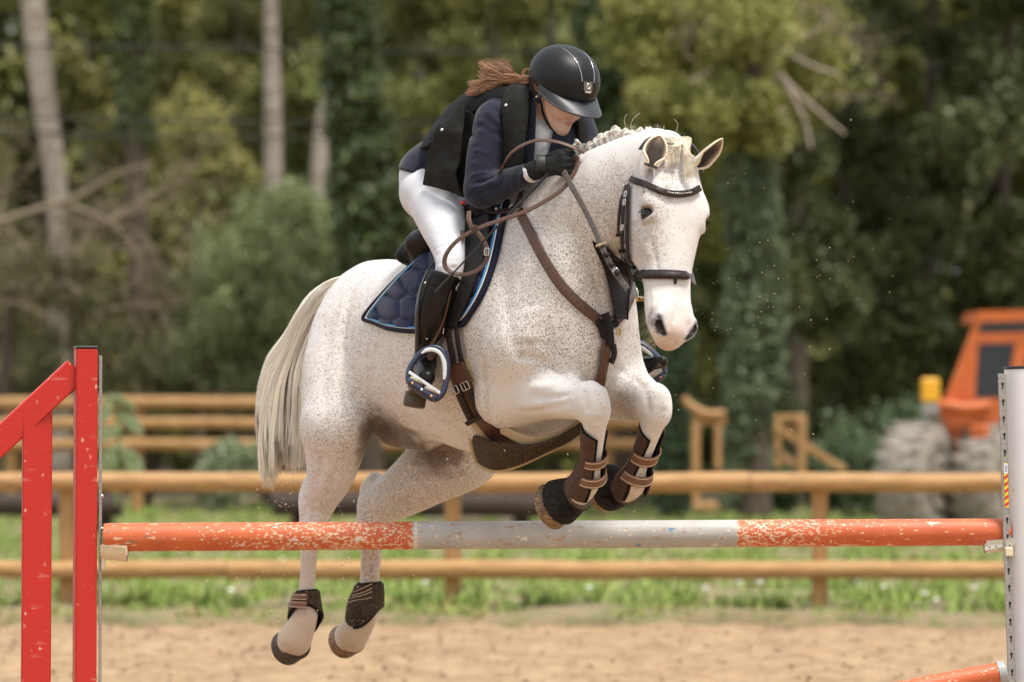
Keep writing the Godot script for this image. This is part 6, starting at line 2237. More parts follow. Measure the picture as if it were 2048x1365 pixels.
func rider_head() -> Field:
	var f := Field.new()
	rc(f, [[0.055, -0.015, 0, 0.074], [0.03, -0.02, 0, 0.078]], 0.02, rh_right, 0.92)
	rc(f, [[0.045, 0.030, 0, 0.062], [0.0, 0.040, 0, 0.056], [-0.045, 0.042, 0, 0.045], [-0.075, 0.048, 0, 0.034]], 0.02, rh_right, 1.08)
	for s in [1.0, -1.0]:
		rc(f, [[-0.01, 0.005, 0.052 * s, 0.020], [-0.045, 0.010, 0.046 * s, 0.021], [-0.075, 0.040, 0.026 * s, 0.020], [-0.090, 0.072, 0.006 * s, 0.016]], 0.018)
		rc(f, [[-0.012, 0.070, 0.034 * s, 0.020], [-0.035, 0.070, 0.030 * s, 0.019]], 0.022)            # cheek
		rc(f, [[0.028, 0.086, 0.014 * s, 0.008], [0.030, 0.078, 0.042 * s, 0.009]], 0.014)              # brow
		rc(f, [[0.012, 0.0775, 0.024 * s, 0.0085], [0.011, 0.074, 0.038 * s, 0.0085]], 0.008)           # closed lid
		rc(f, [[-0.028, 0.096, 0.008 * s, 0.0065], [-0.030, 0.092, 0.012 * s, 0.006]], 0.008)           # nose wing
		rc(f, [[-0.0545, 0.0935, 0.002 * s, 0.0058], [-0.0555, 0.088, 0.018 * s, 0.003]], 0.005)         # upper lip
		rc(f, [[-0.0655, 0.0910, 0.0 * s, 0.0066], [-0.064, 0.086, 0.016 * s, 0.003]], 0.005)            # lower lip
		rc(f, [[0.020, -0.012, 0.071 * s, 0.009], [0.008, -0.020, 0.076 * s, 0.010], [-0.014, -0.010, 0.072 * s, 0.007]], 0.008, rh_right, 0.6)   # ear
		rc(f, [[0.010, -0.010, 0.084 * s, 0.005], [-0.004, -0.008, 0.083 * s, 0.004]], 0.004, Vector3.ZERO, 1.0, 1)
		rc(f, [[-0.034, 0.094, 0.007 * s, 0.0032], [-0.0335, 0.101, 0.006 * s, 0.003]], 0.003, Vector3.ZERO, 1.0, 1)     # nostril
	rc(f, [[0.02, 0.090, 0, 0.009], [-0.008, 0.102, 0, 0.0095], [-0.026, 0.112, 0, 0.0105]], 0.012)       # nose
	rc(f, [[-0.095, 0.072, 0, 0.018], [-0.088, 0.080, 0, 0.014]], 0.014)                                   # chin
	rc(f, [[-0.0600, 0.104, -0.019, 0.0016], [-0.0600, 0.107, 0, 0.0016], [-0.0600, 0.104, 0.019, 0.0016]], 0.004, Vector3.ZERO, 1.0, 1)
	f.chain([Rh(-0.03, -0.02, 0), Rh(-0.07, -0.028, 0), P(1068, 232, 0.36), P(1050, 245, 0.31)], [0.056, 0.050, 0.054, 0.062], 0.02)
	return f

# a gloved right hand closed round the rein: wrist, knuckles, and where the thumb side and the palm face
func hand(f: Field, wrist: Vector3, knuckle: Vector3, thumb: Vector3, palm: Vector3, curl := 1.0) -> void:
	var d := (knuckle - wrist).normalized()
	var t := (thumb - d * thumb.dot(d)).normalized()
	var q := (palm - d * palm.dot(d) - t * palm.dot(t)).normalized()
	f.chain([wrist - d * 0.03, wrist, wrist + d * 0.025], [0.029, 0.027, 0.028], 0.01, q, 0.78)
	for i in 4:
		var off := t * (0.028 - 0.0185 * i)
		var long: float = [0.94, 1.0, 0.95, 0.78][i]
		var k: Vector3 = knuckle + off - d * [0.003, 0.0, 0.004, 0.011][i]
		f.chain([wrist + d * 0.012 + off * 0.55, wrist.lerp(k, 0.6), k], [0.015, 0.0145, 0.0115], 0.012)
		var a := (d * cos(0.75 * curl) + q * sin(0.75 * curl)) * (0.040 * long)
		var b := (d * cos(2.25 * curl) + q * sin(2.25 * curl)) * (0.026 * long)
		var c := (d * cos(3.25 * curl) + q * sin(3.25 * curl)) * (0.021 * long)
		f.chain([k, k + a], [0.0112, 0.0100], 0.006, Vector3.ZERO, 1.0, 0, 1)
		f.chain([k + a, k + a + b], [0.0100, 0.0092], 0.003, Vector3.ZERO, 1.0, 0, 1)
		f.chain([k + a + b, k + a + b + c], [0.0092, 0.0080], 0.003, Vector3.ZERO, 1.0, 0, 1)
	var tb := wrist + d * 0.018 + t * 0.024 + q * 0.012
	var t1 := tb + d * 0.038 + t * 0.016 + q * 0.012
	var t2 := t1 + d * 0.030 + t * 0.000 + q * 0.010
	var t3 := t2 + d * 0.020 - t * 0.008 + q * 0.004
	f.chain([tb - d * 0.01, tb, t1], [0.015, 0.016, 0.012], 0.01)
	f.chain([t1, t2, t3], [0.0118, 0.0105, 0.0088], 0.004)

func rider() -> void:
	rh_at = P(1120, 187, 0.42)
	rh_front = Vector3(cos(deg_to_rad(52.0)) * cos(deg_to_rad(30.0)), -sin(deg_to_rad(30.0)), sin(deg_to_rad(52.0)) * cos(deg_to_rad(30.0)))
	rh_right = Vector3(-sin(deg_to_rad(52.0)), 0.0, cos(deg_to_rad(52.0)))
	rh_right = (rh_right + Vector3(0, 0.03, 0)).normalized()
	rh_front = (rh_front - rh_right * rh_front.dot(rh_right)).normalized()
	rh_up = rh_right.cross(rh_front).normalized()
	var t := thing("person", "rider crouched over the grey horse in black helmet, navy jacket and white breeches", "person", P(880, 400, 0.0))
	# body: one continuous figure under the clothes, with the face on it
	var f := Field.new()
	torso_limbs(f, 0.012)
	arm_right(f, 0.012)
	arm_left(f, 0.012)
	leg_right(f, 0.010)
	leg_left(f, 0.010)
	calf_right(f, 0.019)
	calf_left(f, 0.019)
	f.chain([P(1010, 215, 0.29), P(1050, 240, 0.32), Rh(-0.07, -0.028, 0)], [0.05, 0.050, 0.046], 0.03)
	var body := solid(f.net(0.010))
	var face := rider_head().net(0.003, 1)
	var cols := PackedColorArray()
	for p in face[0]:
		var c := Color(0.64, 0.41, 0.315)
		var l: Vector3 = p - rh_at
		var q := Vector3(l.dot(rh_up), l.dot(rh_front), l.dot(rh_right))
		var lip := smoothstep(1.0, 0.6, Vector2((q.x + 0.060) / 0.0105, q.z / 0.021).length()) * smoothstep(0.078, 0.084, q.y)
		c = c.lerp(Color(0.46, 0.19, 0.15), 0.8 * lip)
		var blush := smoothstep(1.0, 0.2, Vector2((q.x + 0.022) / 0.028, (absf(q.z) - 0.042) / 0.026).length()) * smoothstep(0.02, 0.05, q.y)
		c = c.lerp(Color(0.62, 0.31, 0.23), 0.4 * blush)
		var ear := smoothstep(0.070, 0.078, absf(q.z)) * smoothstep(0.02, 0.0, q.y)
		c = c.lerp(Color(0.58, 0.22, 0.15), 0.5 * ear)
		for m in [Vector2(-0.078, 0.020)]:
			c = c.lerp(Color(0.20, 0.08, 0.05), smoothstep(0.0018, 0.0010, Vector2(q.x - m.x, q.z - m.y).length()) * smoothstep(0.03, 0.05, q.y))
		cols.append(c)
	add_net(body, face, null, cols)
	body.surface_set_material(0, M.skin_plain)
	body.surface_set_material(1, M.skin)
	put("body", body, null, t)
	# breeches
	f = Field.new()
	leg_right(f, 0.0)
	leg_left(f, 0.0)
	f.chain([P(870, 362, -0.02), P(930, 372, -0.10)], [0.105, 0.095], 0.05)
	f.cut(P(885, 590, 0.42), Vector3(-0.02, -1, 0.1))
	var n := f.net(0.006)
	displace(n, folds([[P(830, 450, 0.2), P(872, 430, 0.25), 0.006, -0.004], [P(850, 480, 0.2), P(880, 462, 0.25), 0.006, 0.003], [P(866, 505, 0.2), P(890, 492, 0.25), 0.005, -0.004], [P(905, 420, 0.2), P(880, 412, 0.2), 0.006, 0.004], [P(876, 535, 0.45), P(912, 528, 0.45), 0.005, 0.004], [P(815, 405, 0.18), P(862, 388, 0.24), 0.006, -0.0025], [P(820, 416, 0.18), P(870, 398, 0.25), 0.006, 0.002], [P(905, 400, 0.2), P(870, 384, 0.2), 0.008, -0.003], [P(872, 512, 0.40), P(915, 500, 0.42), 0.008, -0.003], [P(872, 524, 0.42), P(915, 516, 0.44), 0.007, 0.003], [P(920, 470, 0.35), P(890, 450, 0.33), 0.009, -0.003], [P(922, 440, 0.3), P(892, 425, 0.3), 0.009, -0.003], [P(880, 545, 0.45), P(912, 535, 0.45), 0.007, -0.003]], f))
	put("breeches", solid(n), M.breeches, t)
	# jacket
	f = Field.new()
	torso_limbs(f, 0.0)
	limb(f, [[872, 356, 0.02, 64], [862, 378, 0.05, 64]], 0.04, RGT, 1.25)       # skirt of the jacket
	f.cut(P(862, 362, 0.10), Vector3(-0.34, -0.93, 0.0))
	arm_left(f, 0.0)
	n = f.net(0.006)
	var lines := [
			[P(946, 318, 0.43), P(1000, 322, 0.43), 0.006, -0.004], [P(944, 326, 0.43), P(985, 336, 0.43), 0.006, 0.003], [P(960, 240, 0.43), P(990, 262, 0.43), 0.006, 0.004], [P(942, 352, 0.43), P(975, 345, 0.43), 0.006, 0.004], [P(955, 390, 0.43), P(1000, 372, 0.46), 0.006, -0.005], [P(975, 396, 0.43), P(1015, 378, 0.46), 0.006, 0.004], [P(1040, 368, 0.43), P(1046, 342, 0.46), 0.006, 0.003],
			[P(955, 250, 0.42), P(1003, 272, 0.43), 0.009, -0.006], [P(958, 262, 0.43), P(1003, 286, 0.43), 0.008, 0.005], [P(950, 292, 0.43), P(1000, 304, 0.43), 0.007, -0.003],
			[P(948, 300, 0.43), P(978, 308, 0.44), 0.006, 0.003], [P(972, 222, 0.40), P(1000, 250, 0.42), 0.010, 0.004], [P(990, 216, 0.40), P(1008, 244, 0.41), 0.008, -0.004],
			[P(948, 368, 0.44), P(990, 352, 0.45), 0.008, -0.006], [P(940, 378, 0.43), P(985, 362, 0.45), 0.008, 0.004], [P(936, 398, 0.42), P(970, 362, 0.45), 0.008, -0.004], [P(950, 404, 0.42), P(985, 380, 0.46), 0.010, 0.003],
			[P(1000, 385, 0.45), P(1010, 352, 0.48), 0.010, -0.003], [P(1025, 378, 0.48), P(1030, 345, 0.50), 0.010, 0.002], [P(826, 345, 0.1), P(850, 332, 0.2), 0.008, -0.004], [P(824, 356, 0.1), P(850, 345, 0.2), 0.007, 0.004],
			[P(930, 250, 0.33), P(948, 275, 0.35), 0.007, -0.004], [P(932, 262, 0.33), P(948, 290, 0.35), 0.006, 0.003]]
	displace(n, folds(lines, f))
	var jm := solid(n)
	f = Field.new()
	arm_right(f, 0.0)
	f.chain([P(1010, 240, 0.30), P(992, 243, 0.34)], [W(34, 0.3), W(37, 0.34)], 0.04)
	f.cut(P(1063, 346, 0.55), Vector3(0.62, 0.25, 0.72))
	n = f.net(0.005)
	displace(n, folds(lines, f))
	add_net(jm, n, null)
	var jacket := put("jacket", jm, M.jacket, t)
	var bt := Shape.new()
	for b in [[1017.5, 366.0, 0.508], [1031.0, 359.5, 0.528], [1046.0, 353.0, 0.548]]:
		var sp := Shape.new()
		sp.lathe(P(b[0], b[1], b[2] - 0.006), Vector3(0.1, 0.25, 1.0), PackedVector2Array([Vector2(0, 0.0075), Vector2(0.004, 0.0075), Vector2(0.005, 0.0066), Vector2(0.005, 0.0055), Vector2(0.0036, 0.004), Vector2(0.0036, 0.0)]), 18)
		put("button", sp.mesh(), M.button, jacket)
	var cuff := Shape.new()
	var ax := Vector3(0.62, 0.25, 0.72).normalized()
	cuff.lathe(P(1062, 346.5, 0.55) - ax * 0.012, ax, PackedVector2Array([Vector2(0, 0.0325), Vector2(0.022, 0.0325), Vector2(0.025, 0.0310), Vector2(0.0255, 0.0290), Vector2(0.022, 0.028), Vector2(0.0, 0.028)]), 28)
	put("shirt_cuff", cuff.mesh(), M.shirt, jacket)
	# shirt front and stock
	f = Field.new()
	f.chain([P(1066, 250, 0.36), P(1074, 276, 0.385), P(1080, 320, 0.37), P(1082, 360, 0.34)], [0.066, 0.068, 0.070, 0.07], 0.02, RGT, 1.0)
	f.chain([Rh(-0.082, -0.016, 0), P(1074, 252, 0.385)], [0.058, 0.062], 0.02)
	f.cut(Rh(-0.088, -0.01, 0), rh_up + rh_front * 0.35 , 0.003)
	n = f.net(0.006)
	displace(n, folds([[P(1072, 262, 0.45), P(1100, 280, 0.46), 0.005, -0.002], [P(1072, 300, 0.45), P(1095, 290, 0.46), 0.007, 0.003], [P(1074, 315, 0.45), P(1090, 300, 0.46), 0.006, -0.003]], f))
	put("shirt", solid(n), M.shirt, t)
	# lapels of the jacket
	var lap := Shape.new()
	lap.sheet(grid([[[1042, 176, 0.37], [1062, 186, 0.42], [1072, 212, 0.455]], [[1046, 215, 0.42], [1066, 225, 0.462], [1072, 240, 0.468]], [[1046, 262, 0.44], [1068, 270, 0.475], [1070.5, 275, 0.472]], [[1042, 320, 0.45], [1064, 325, 0.48], [1068, 328, 0.478]], [[1040, 362, 0.43], [1060, 366, 0.46], [1066, 368, 0.455]]]), 3 * 4 - 3)
	put("lapel", lap.mesh(), M.jacket, jacket)
	lap = Shape.new()
	lap.sheet(grid([[[1108, 256, 0.435], [1128, 262, 0.42], [1160, 240, 0.34]], [[1102, 285, 0.455], [1130, 285, 0.44], [1168, 270, 0.36]], [[1094, 318, 0.455], [1128, 315, 0.44], [1172, 305, 0.37]], [[1086, 362, 0.43], [1120, 362, 0.42], [1168, 352, 0.36]]]), 9)
	put("lapel", lap.mesh(), M.jacket, jacket)
	# boots
	for side in 2:
		f = Field.new()
		var up := 0.003
		if side == 0:
			calf_right(f, -up)
			limb(f, [[846, 727, 0.325, 21], [848, 738, 0.37, 20], [851, 747, 0.41, 19.5], [853, 755, 0.44, 18]], 0.02, Vector3(0, 1, 0), 0.85)   # instep and toe
			limb(f, [[841, 752, 0.305, 21], [835, 772, 0.30, 20], [840, 772, 0.35, 18], [847, 766, 0.42, 16]], 0.02)
			f.cut(P(908, 551, 0.45), Vector3(0.28, 0.96, 0.0))
			f.cut(P(862, 520, 0.42), Vector3(-0.75, 0.66, 0.0))
		else:
			calf_left(f, -up)
			limb(f, [[1258, 728, -0.03, 21], [1290, 734, 0.05, 20], [1316, 727, 0.10, 15], [1326, 723, 0.12, 10.5]], 0.02)
			limb(f, [[1252, 748, -0.06, 21], [1262, 762, -0.04, 18], [1292, 746, 0.05, 15]], 0.02)
			f.cut(P(1190, 575, 0.0), Vector3(-0.4, 0.9, 0.0))
		n = f.net(0.006)
		if side == 0:
			displace(n, folds([[P(832, 712, 0.36), P(872, 708, 0.36), 0.006, 0.003], [P(832, 720, 0.36), P(872, 716, 0.36), 0.005, -0.004], [P(832, 727, 0.36), P(872, 726, 0.36), 0.005, 0.004], [P(832, 735, 0.37), P(872, 733, 0.37), 0.005, -0.004], [P(845, 700, 0.36), P(870, 690, 0.37), 0.007, -0.003], [P(835, 660, 0.38), P(860, 690, 0.38), 0.012, -0.003], [P(890, 600, 0.42), P(868, 640, 0.42), 0.014, 0.003]], f))
		var bo := put("boot", solid(n), M.boot, t)
		if side == 0:
			var heel := Shape.new()
			var dn := Vector3(-0.16, -0.97, 0.12).normalized()
			heel.lathe(P(831, 794, 0.30), dn, PackedVector2Array([Vector2(-0.012, 0.0), Vector2(-0.012, 0.036), Vector2(0.0, 0.035), Vector2(0.002, 0.0365), Vector2(0.030, 0.0365), Vector2(0.034, 0.033), Vector2(0.034, 0.0)]), 24, Vector3(0, 0, 1), 0.92)
			put("heel", heel.mesh(), M.boot_sole, bo)
			var sole := Shape.new()
			sole.box(P(838, 782, 0.365), Vector3(0.030, -0.006, 0.0), Vector3(0.003, 0.011, -0.006) * 0.7, P(844, 774, 0.43) - P(838, 782, 0.365), 0.004)
			put("sole", sole.mesh(), M.boot_sole, bo)
			var zip := Shape.new()
			var zp := curve([P(868, 524, 0.47), P(846, 566, 0.455), P(838, 620, 0.43), P(838, 690, 0.375)], 6)
			zip.tube(zp, PackedFloat32Array([0.0028]), 6)
			put("piping", zip.mesh(), M.boot, bo)
			for s in [[850.0, 566.0, 0.466], [850.0, 669.0, 0.394], [854.0, 678.0, 0.39]]:
				var st := Shape.new()
				st.lathe(P(s[0], s[1], s[2]), Vector3(-0.1, 0.1, 1), PackedVector2Array([Vector2(-0.006, 0.004), Vector2(0.001, 0.004), Vector2(0.003, 0.0028), Vector2(0.0036, 0.0)]), 10)
				put("stud", st.mesh(), M.steel, bo)
		else:
			var sole := Shape.new()
			sole.tube(curve([P(1275, 764, 0.02), P(1300, 752, 0.07), P(1326, 730, 0.125)], 5), PackedFloat32Array([0.020, 0.020, 0.02, 0.018]), 10, Vector3(0.3, 0.9, 0), 0.4)
			put("sole", sole.mesh(), M.boot_sole, bo)
	# gloves
	f = Field.new()
	hand(f, P(1080, 337, 0.575), P(1127, 327, 0.610), Vector3(0.05, 1, 0.0), Vector3(0.55, -0.1, -0.83), 1.0)
	var gl := put("glove", solid(f.net(0.003, 1)), M.glove, t)
	var gs := Shape.new()
	gs.tube(curve([P(1066, 342, 0.555), P(1076, 339, 0.574), P(1088, 336, 0.588)], 3), radii(7, [0.0325, 0.0325, 0.031, 0.0305]), 24, Vector3(0.1, 0.2, 1.0), 0.86, false)
	put("wrist_band", gs.mesh(), M.glove, gl)
	gs = Shape.new()
	var pts := PackedVector3Array()
	for i in 13:
		var an := lerpf(-1.2, 1.2, i / 12.0)
		pts.append(P(1081.5, 330, 0.582) + Vector3(0, sin(an) * 0.031, cos(an) * 0.034 - 0.008))
	gs.strap(pts, normals_from(pts, P(1081, 334, 0.56)), 0.032, 0.004)
	put("wrist_strap", gs.mesh(), M.glove_strap, gl)
	gs = Shape.new()
	gs.lathe(P(1080.5, 322.5, 0.604), Vector3(-0.1, 0.35, 1.0), PackedVector2Array([Vector2(-0.006, 0.0052), Vector2(0.003, 0.0052), Vector2(0.004, 0.0044), Vector2(0.004, 0.0)]), 16, Vector3(1, 0, 0), 0.75)
	put("emblem", gs.mesh(), M.shirt, gl)
	f = Field.new()
	hand(f, P(1222, 318, 0.43), P(1252, 318, 0.50), Vector3(0.05, 1, 0.1), Vector3(-0.7, -0.1, 0.3), 1.0)
	put("glove", solid(f.net(0.004, 1)), M.glove, t)
	vest(t)
	helmet(t)
	hair(t)

func grid(rows: Array, per := 4) -> PackedVector3Array:      # rows of [px, py, z], smoothed both ways
	var lines := []
	for r in rows:
		var l := []
		for p in r:
			l.append(P(p[0], p[1], p[2]))
		lines.append(curve(l, per))
	var out := PackedVector3Array()
	var cols: int = lines[0].size()
	var down := []
	for c in cols:
		var l := []
		for r in lines:
			l.append(r[c])
		down.append(curve(l, per))
	for r in down[0].size():
		for c in cols:
			out.append(down[c][r])
	return out

func cols_of(rows: Array, per := 4) -> int:
	return (rows[0].size() - 1) * per + 1

func normals_from(pts: PackedVector3Array, mid: Vector3) -> PackedVector3Array:
	var out := PackedVector3Array()
	for p in pts:
		out.append((p - mid).normalized())
	return out

# cloth with thickness and a rounded rim
func cloth(rows: Array, thick: float, crinkle := 0.0, sd := 1, per := 4) -> Shape:
	var g := grid(rows, per)
	var cols := cols_of(rows, per)
	var nr := g.size() / cols
	var fn := FastNoiseLite.new()
	fn.seed = sd
	fn.frequency = 5.0
	fn.fractal_octaves = 2
	var s := Shape.new()
	s.sheet(g, cols)
	var nn := s.n.duplicate()
	var front := PackedVector3Array()
	var back := PackedVector3Array()
	for i in g.size():
		var w := fn.get_noise_3d(g[i].x * 1.0, g[i].y * 1.6, g[i].z) * crinkle
		front.append(g[i] + nn[i] * (thick * 0.5 + w))
		back.append(g[i] - nn[i] * (thick * 0.5 - w))
	s = Shape.new()
	s.sheet(front, cols)
	s.sheet(back, cols, false, true)
	var rim := []
	for c in cols:
		rim.append(c)
	for r in range(1, nr):
		rim.append(r * cols + cols - 1)
	for c in range(cols - 2, -1, -1):
		rim.append((nr - 1) * cols + c)
	for r in range(nr - 2, 0, -1):
		rim.append(r * cols)
	var pts := PackedVector3Array()
	for i in rim:
		pts.append((front[i] + back[i]) * 0.5)
	pts.append(pts[0])
	s.tube(pts, PackedFloat32Array([thick * 0.55]), 6, Vector3.ZERO, 1.0, false)
	return s

func vest(t: Node3D) -> void:
	var v := put("airbag_vest", cloth([
		[[1017, 190, 0.365], [1018, 178, 0.345], [1024, 170, 0.28], [1100, 182, 0.12]],
		[[977, 206, 0.345], [975, 188, 0.315], [985, 172.5, 0.23], [1050, 190, 0.05]],
		[[948, 222, 0.315], [940, 205, 0.275], [946, 186, 0.16], [1005, 212, -0.03]],
		[[930, 232, 0.30], [914, 217, 0.25], [924, 198, 0.11], [962, 242, -0.08]],
		[[905, 257, 0.28], [892, 242, 0.225], [888, 230, 0.07], [930, 272, -0.10]],
		[[882, 274, 0.26], [866, 270, 0.205], [860, 269, 0.06], [900, 302, -0.10]],
		[[868, 283, 0.25], [855, 292, 0.19], [845, 300, 0.07], [880, 328, -0.10]]], 0.012, 0.006, 3).mesh(), M.vest, t)
	put("side_panel", cloth([
		[[908, 236, 0.295], [920, 212, 0.32], [928, 203, 0.335]],
		[[884, 250, 0.30], [908, 240, 0.335], [927, 236, 0.35]],
		[[869, 268, 0.295], [898, 270, 0.345], [924, 264, 0.355]],
		[[866, 290, 0.28], [894, 298, 0.335], [920, 294, 0.365]],
		[[857, 318, 0.265], [888, 322, 0.335], [915, 326, 0.365]],
		[[852, 345, 0.255], [884, 350, 0.325], [912, 354, 0.355]],
		[[850, 367, 0.235], [886, 378, 0.305], [926, 392, 0.325]]], 0.009, 0.016, 5, 6).mesh(), M.vest_panel, v)
	put("side_lining", cloth([
		[[926, 220, 0.30], [945, 230, 0.325]], [[922, 270, 0.31], [942, 270, 0.335]], [[915, 320, 0.315], [940, 320, 0.34]], [[912, 352, 0.31], [940, 356, 0.33]], [[914, 386, 0.29], [945, 400, 0.31]]], 0.008, 0.006, 8).mesh(), M.vest, v)
	put("front_panel", cloth([
		[[1030, 168, 0.30], [1052, 166, 0.33], [1068, 172, 0.36]],
		[[1016, 180, 0.365], [1036, 177, 0.395], [1058, 180, 0.42]],
		[[1008, 206, 0.405], [1032, 200, 0.435], [1055, 200, 0.452]],
		[[1010, 238, 0.42], [1034, 234, 0.455], [1053, 232, 0.470]],
		[[1012, 270, 0.42], [1032, 268, 0.462], [1049, 266, 0.480]],
		[[1008, 302, 0.405], [1028, 302, 0.46], [1045, 302, 0.482]],
		[[1002, 350, 0.38], [1024, 352, 0.44], [1042, 352, 0.465]]], 0.014, 0.006, 11).mesh(), M.vest_panel, v)
	put("front_panel", cloth([
		[[1142, 205, 0.33], [1160, 212, 0.29]], [[1152, 235, 0.37], [1170, 240, 0.31]], [[1156, 270, 0.39], [1174, 272, 0.33]], [[1154, 310, 0.39], [1176, 310, 0.34]]], 0.012, 0.004, 13).mesh(), M.vest_panel, v)
	for s in [[884.0, 260.0, 0.335], [1012.0, 211.0, 0.425], [1017.0, 261.0, 0.442]]:
		var sp := Shape.new()
		sp.lathe(P(s[0], s[1], s[2]), Vector3(-0.2, 0.2, 1), PackedVector2Array([Vector2(-0.012, 0.0055), Vector2(0.002, 0.0055), Vector2(0.0035, 0.0045), Vector2(0.0042, 0.002), Vector2(0.0042, 0.0)]), 14)
		put("snap", sp.mesh(), M.steel if s[0] != 1017.0 else M.vest, v)
	var red := Shape.new()
	red.lathe(P(921, 407, 0.33), Vector3(0.9, 0.3, 0.4), PackedVector2Array([Vector2(0, 0), Vector2(0, 0.0055), Vector2(0.014, 0.006), Vector2(0.018, 0.004), Vector2(0.019, 0.0)]), 12)
	put("release_toggle", red.mesh(), M.red_plastic, v)
	var cord := Shape.new()
	cord.tube(curve([P(924, 408, 0.33), P(934, 420, 0.32), P(942, 440, 0.30), P(944, 470, 0.28)], 5), PackedFloat32Array([0.0035]), 6)
	put("lanyard", cord.mesh(), M.vest, v)

func helmet(t: Node3D) -> void:
	# the shell: half an egg over the skull; its rim dips at the back and rises over the ears
	var rows := 26
	var cols := 64
	var top := PackedVector3Array()
	var inner := PackedVector3Array()
	for r in rows + 1:
		for c in cols:
			var az := TAU * c / cols                       # 0 = front
			var low := 0.022 + 0.004 * cos(az) + 0.016 * exp(-pow((absf(fposmod(az + PI, TAU) - PI) - 1.75) / 0.55, 2.0)) - 0.014 * exp(-pow((absf(fposmod(az + PI, TAU) - PI) - PI) / 0.8, 2.0))
			var v := float(r) / rows
			var pol := v * (PI * 0.5 + 0.30)
			var sx := sin(pol)
			var egg := 1.0 + 0.03 * cos(az)
			var q := Vector3(0.052 + 0.104 * cos(pol), (0.128 * cos(az) * egg - 0.008) * pow(sx, 0.92), 0.112 * sin(az) * pow(sx, 0.92))
			if r == rows:
				q.x = minf(q.x, low)
			q.x = maxf(q.x, low)
			top.append(Rh(q.x, q.y, q.z))
			var m := q - Vector3(0.04, 0, 0)
			m = Vector3(0.04, 0, 0) + m * 0.93
			m.x = maxf(m.x, low)
			inner.append(Rh(m.x, m.y, m.z))
	var s := Shape.new()
	s.sheet(top, cols, true, true)
	s.sheet(inner, cols, true)
	var h := put("helmet", s.mesh(), M.helmet, t)
	var rim := PackedVector3Array()
	for c in cols + 1:
		rim.append(top[rows * cols + c % cols].lerp(inner[rows * cols + c % cols], 0.5))
	s = Shape.new()
	s.tube(rim, PackedFloat32Array([0.0042]), 8, Vector3.ZERO, 1.0, false)
	put("rim", s.mesh(), M.helmet_trim, h)
	# lining
	s = Shape.new()
	var lin := PackedVector3Array()
	for c in cols + 1:
		lin.append(inner[rows * cols + c % cols] - rh_up * 0.008 + (Rh(0.03, 0, 0) - inner[rows * cols + c % cols]) * 0.06)
	s.tube(lin, PackedFloat32Array([0.012]), 8, rh_up, 1.0, false)
	put("lining", s.mesh(), M.strap_black, h)
	# peak
	var pk := []
	var up_face := PackedVector3Array()
	var low_face := PackedVector3Array()
	var pc := 33
	for r in 9:
		var v := r / 8.0
		for c in pc:
			var az := lerpf(-1.38, 1.38, c / float(pc - 1))
			var rad_f := 0.130 * cos(az) - 0.008
			var rad_s := 0.1125 * sin(az)
			var out := 0.062 * pow(cos(az * 1.12), 0.8) if absf(az * 1.12) < PI / 2 else 0.0
			out = out * v
			var lowc := 0.022 + 0.004 * cos(az) + 0.016 * exp(-pow((absf(az) - 1.75) / 0.55, 2.0))
			var drop := -0.012 * v * cos(az) - 0.010 * v * v * cos(az)
			var side := 1.0 + 0.04 * v * cos(az)
			up_face.append(Rh(lowc + 0.004 + drop - 0.020 * pow(sin(az), 2.0) * v, rad_f + out, rad_s * side))
			low_face.append(Rh(lowc - 0.001 + drop - 0.020 * pow(sin(az), 2.0) * v, rad_f + out - 0.001, rad_s * side))
	s = Shape.new()
	s.sheet(up_face, pc, false, false)
	s.sheet(low_face, pc, false, true)
	var edge := PackedVector3Array()
	for c in pc:
		edge.append((up_face[8 * pc + c] + low_face[8 * pc + c]) * 0.5)
	s.tube(edge, PackedFloat32Array([0.0032]), 8)
	put("peak", s.mesh(), M.helmet_peak, h)
	# the raised centre panel with bright edges
	for sd in [-1.0, 1.0]:
		var lp := PackedVector3Array()
		for i in 22:
			var v := i / 21.0
			var pol := lerpf(-0.85, 1.12, v)
			var wide: float = lerpf(0.046, 0.024, v) * sd
			var sx := sin(absf(pol))
			var q := Vector3(0.052 + 0.1045 * cos(pol), 0.0, 0.0)
			q.y = (0.128 * 1.03 - 0.0075) * pow(sx, 0.92) * signf(pol)
			q.x *= 1.0
			# drop to the egg's surface at that width
			var k := sqrt(maxf(0.0, 1.0 - pow(wide / 0.112, 2.0)))
			q = Vector3(0.052 + (q.x - 0.052) * k, q.y * k, wide)
			lp.append(Rh(q.x, q.y, q.z))
		s = Shape.new()
		s.tube(lp, PackedFloat32Array([0.0010]), 6)
		put("panel_edge", s.mesh(), M.chrome, h)
	# badge
	var fwd := (rh_front * 0.88 + rh_up * 0.48).normalized()
	var bup := rh_right.cross(fwd).normalized()
	var bm := Rh(0.084, 0.1165, 0)
	s = Shape.new()
	s.box(bm, rh_right * 0.0175, bup * 0.0155, fwd * 0.003, 0.0015)
	s.box(bm - bup * 0.0185, rh_right * 0.0135, bup * 0.005, fwd * 0.0035, 0.0012)
	var bd := put("badge", s.mesh(), M.bronze, h)
	s = Shape.new()
	var ring := PackedVector3Array()
	for i in 25:
		var an := TAU * i / 24.0
		ring.append(bm + fwd * 0.0035 + rh_right * (cos(an) * 0.008) + bup * (sin(an) * 0.009))
	s.tube(ring, PackedFloat32Array([0.0012]), 6, Vector3.ZERO, 1.0, false)
	var sw := PackedVector3Array()
	for i in 13:
		var v := i / 12.0 * 2.0 - 1.0
		sw.append(bm + fwd * 0.0035 + bup * (v * 0.007) + rh_right * (sin(v * 3.0) * 0.004))
	s.tube(sw, PackedFloat32Array([0.0014]), 6)
	put("emblem", s.mesh(), M.chrome, bd)
	s = Shape.new()
	s.box(bm - bup * 0.0185, rh_right * 0.011, bup * 0.0025, fwd * 0.0042, 0.0008)
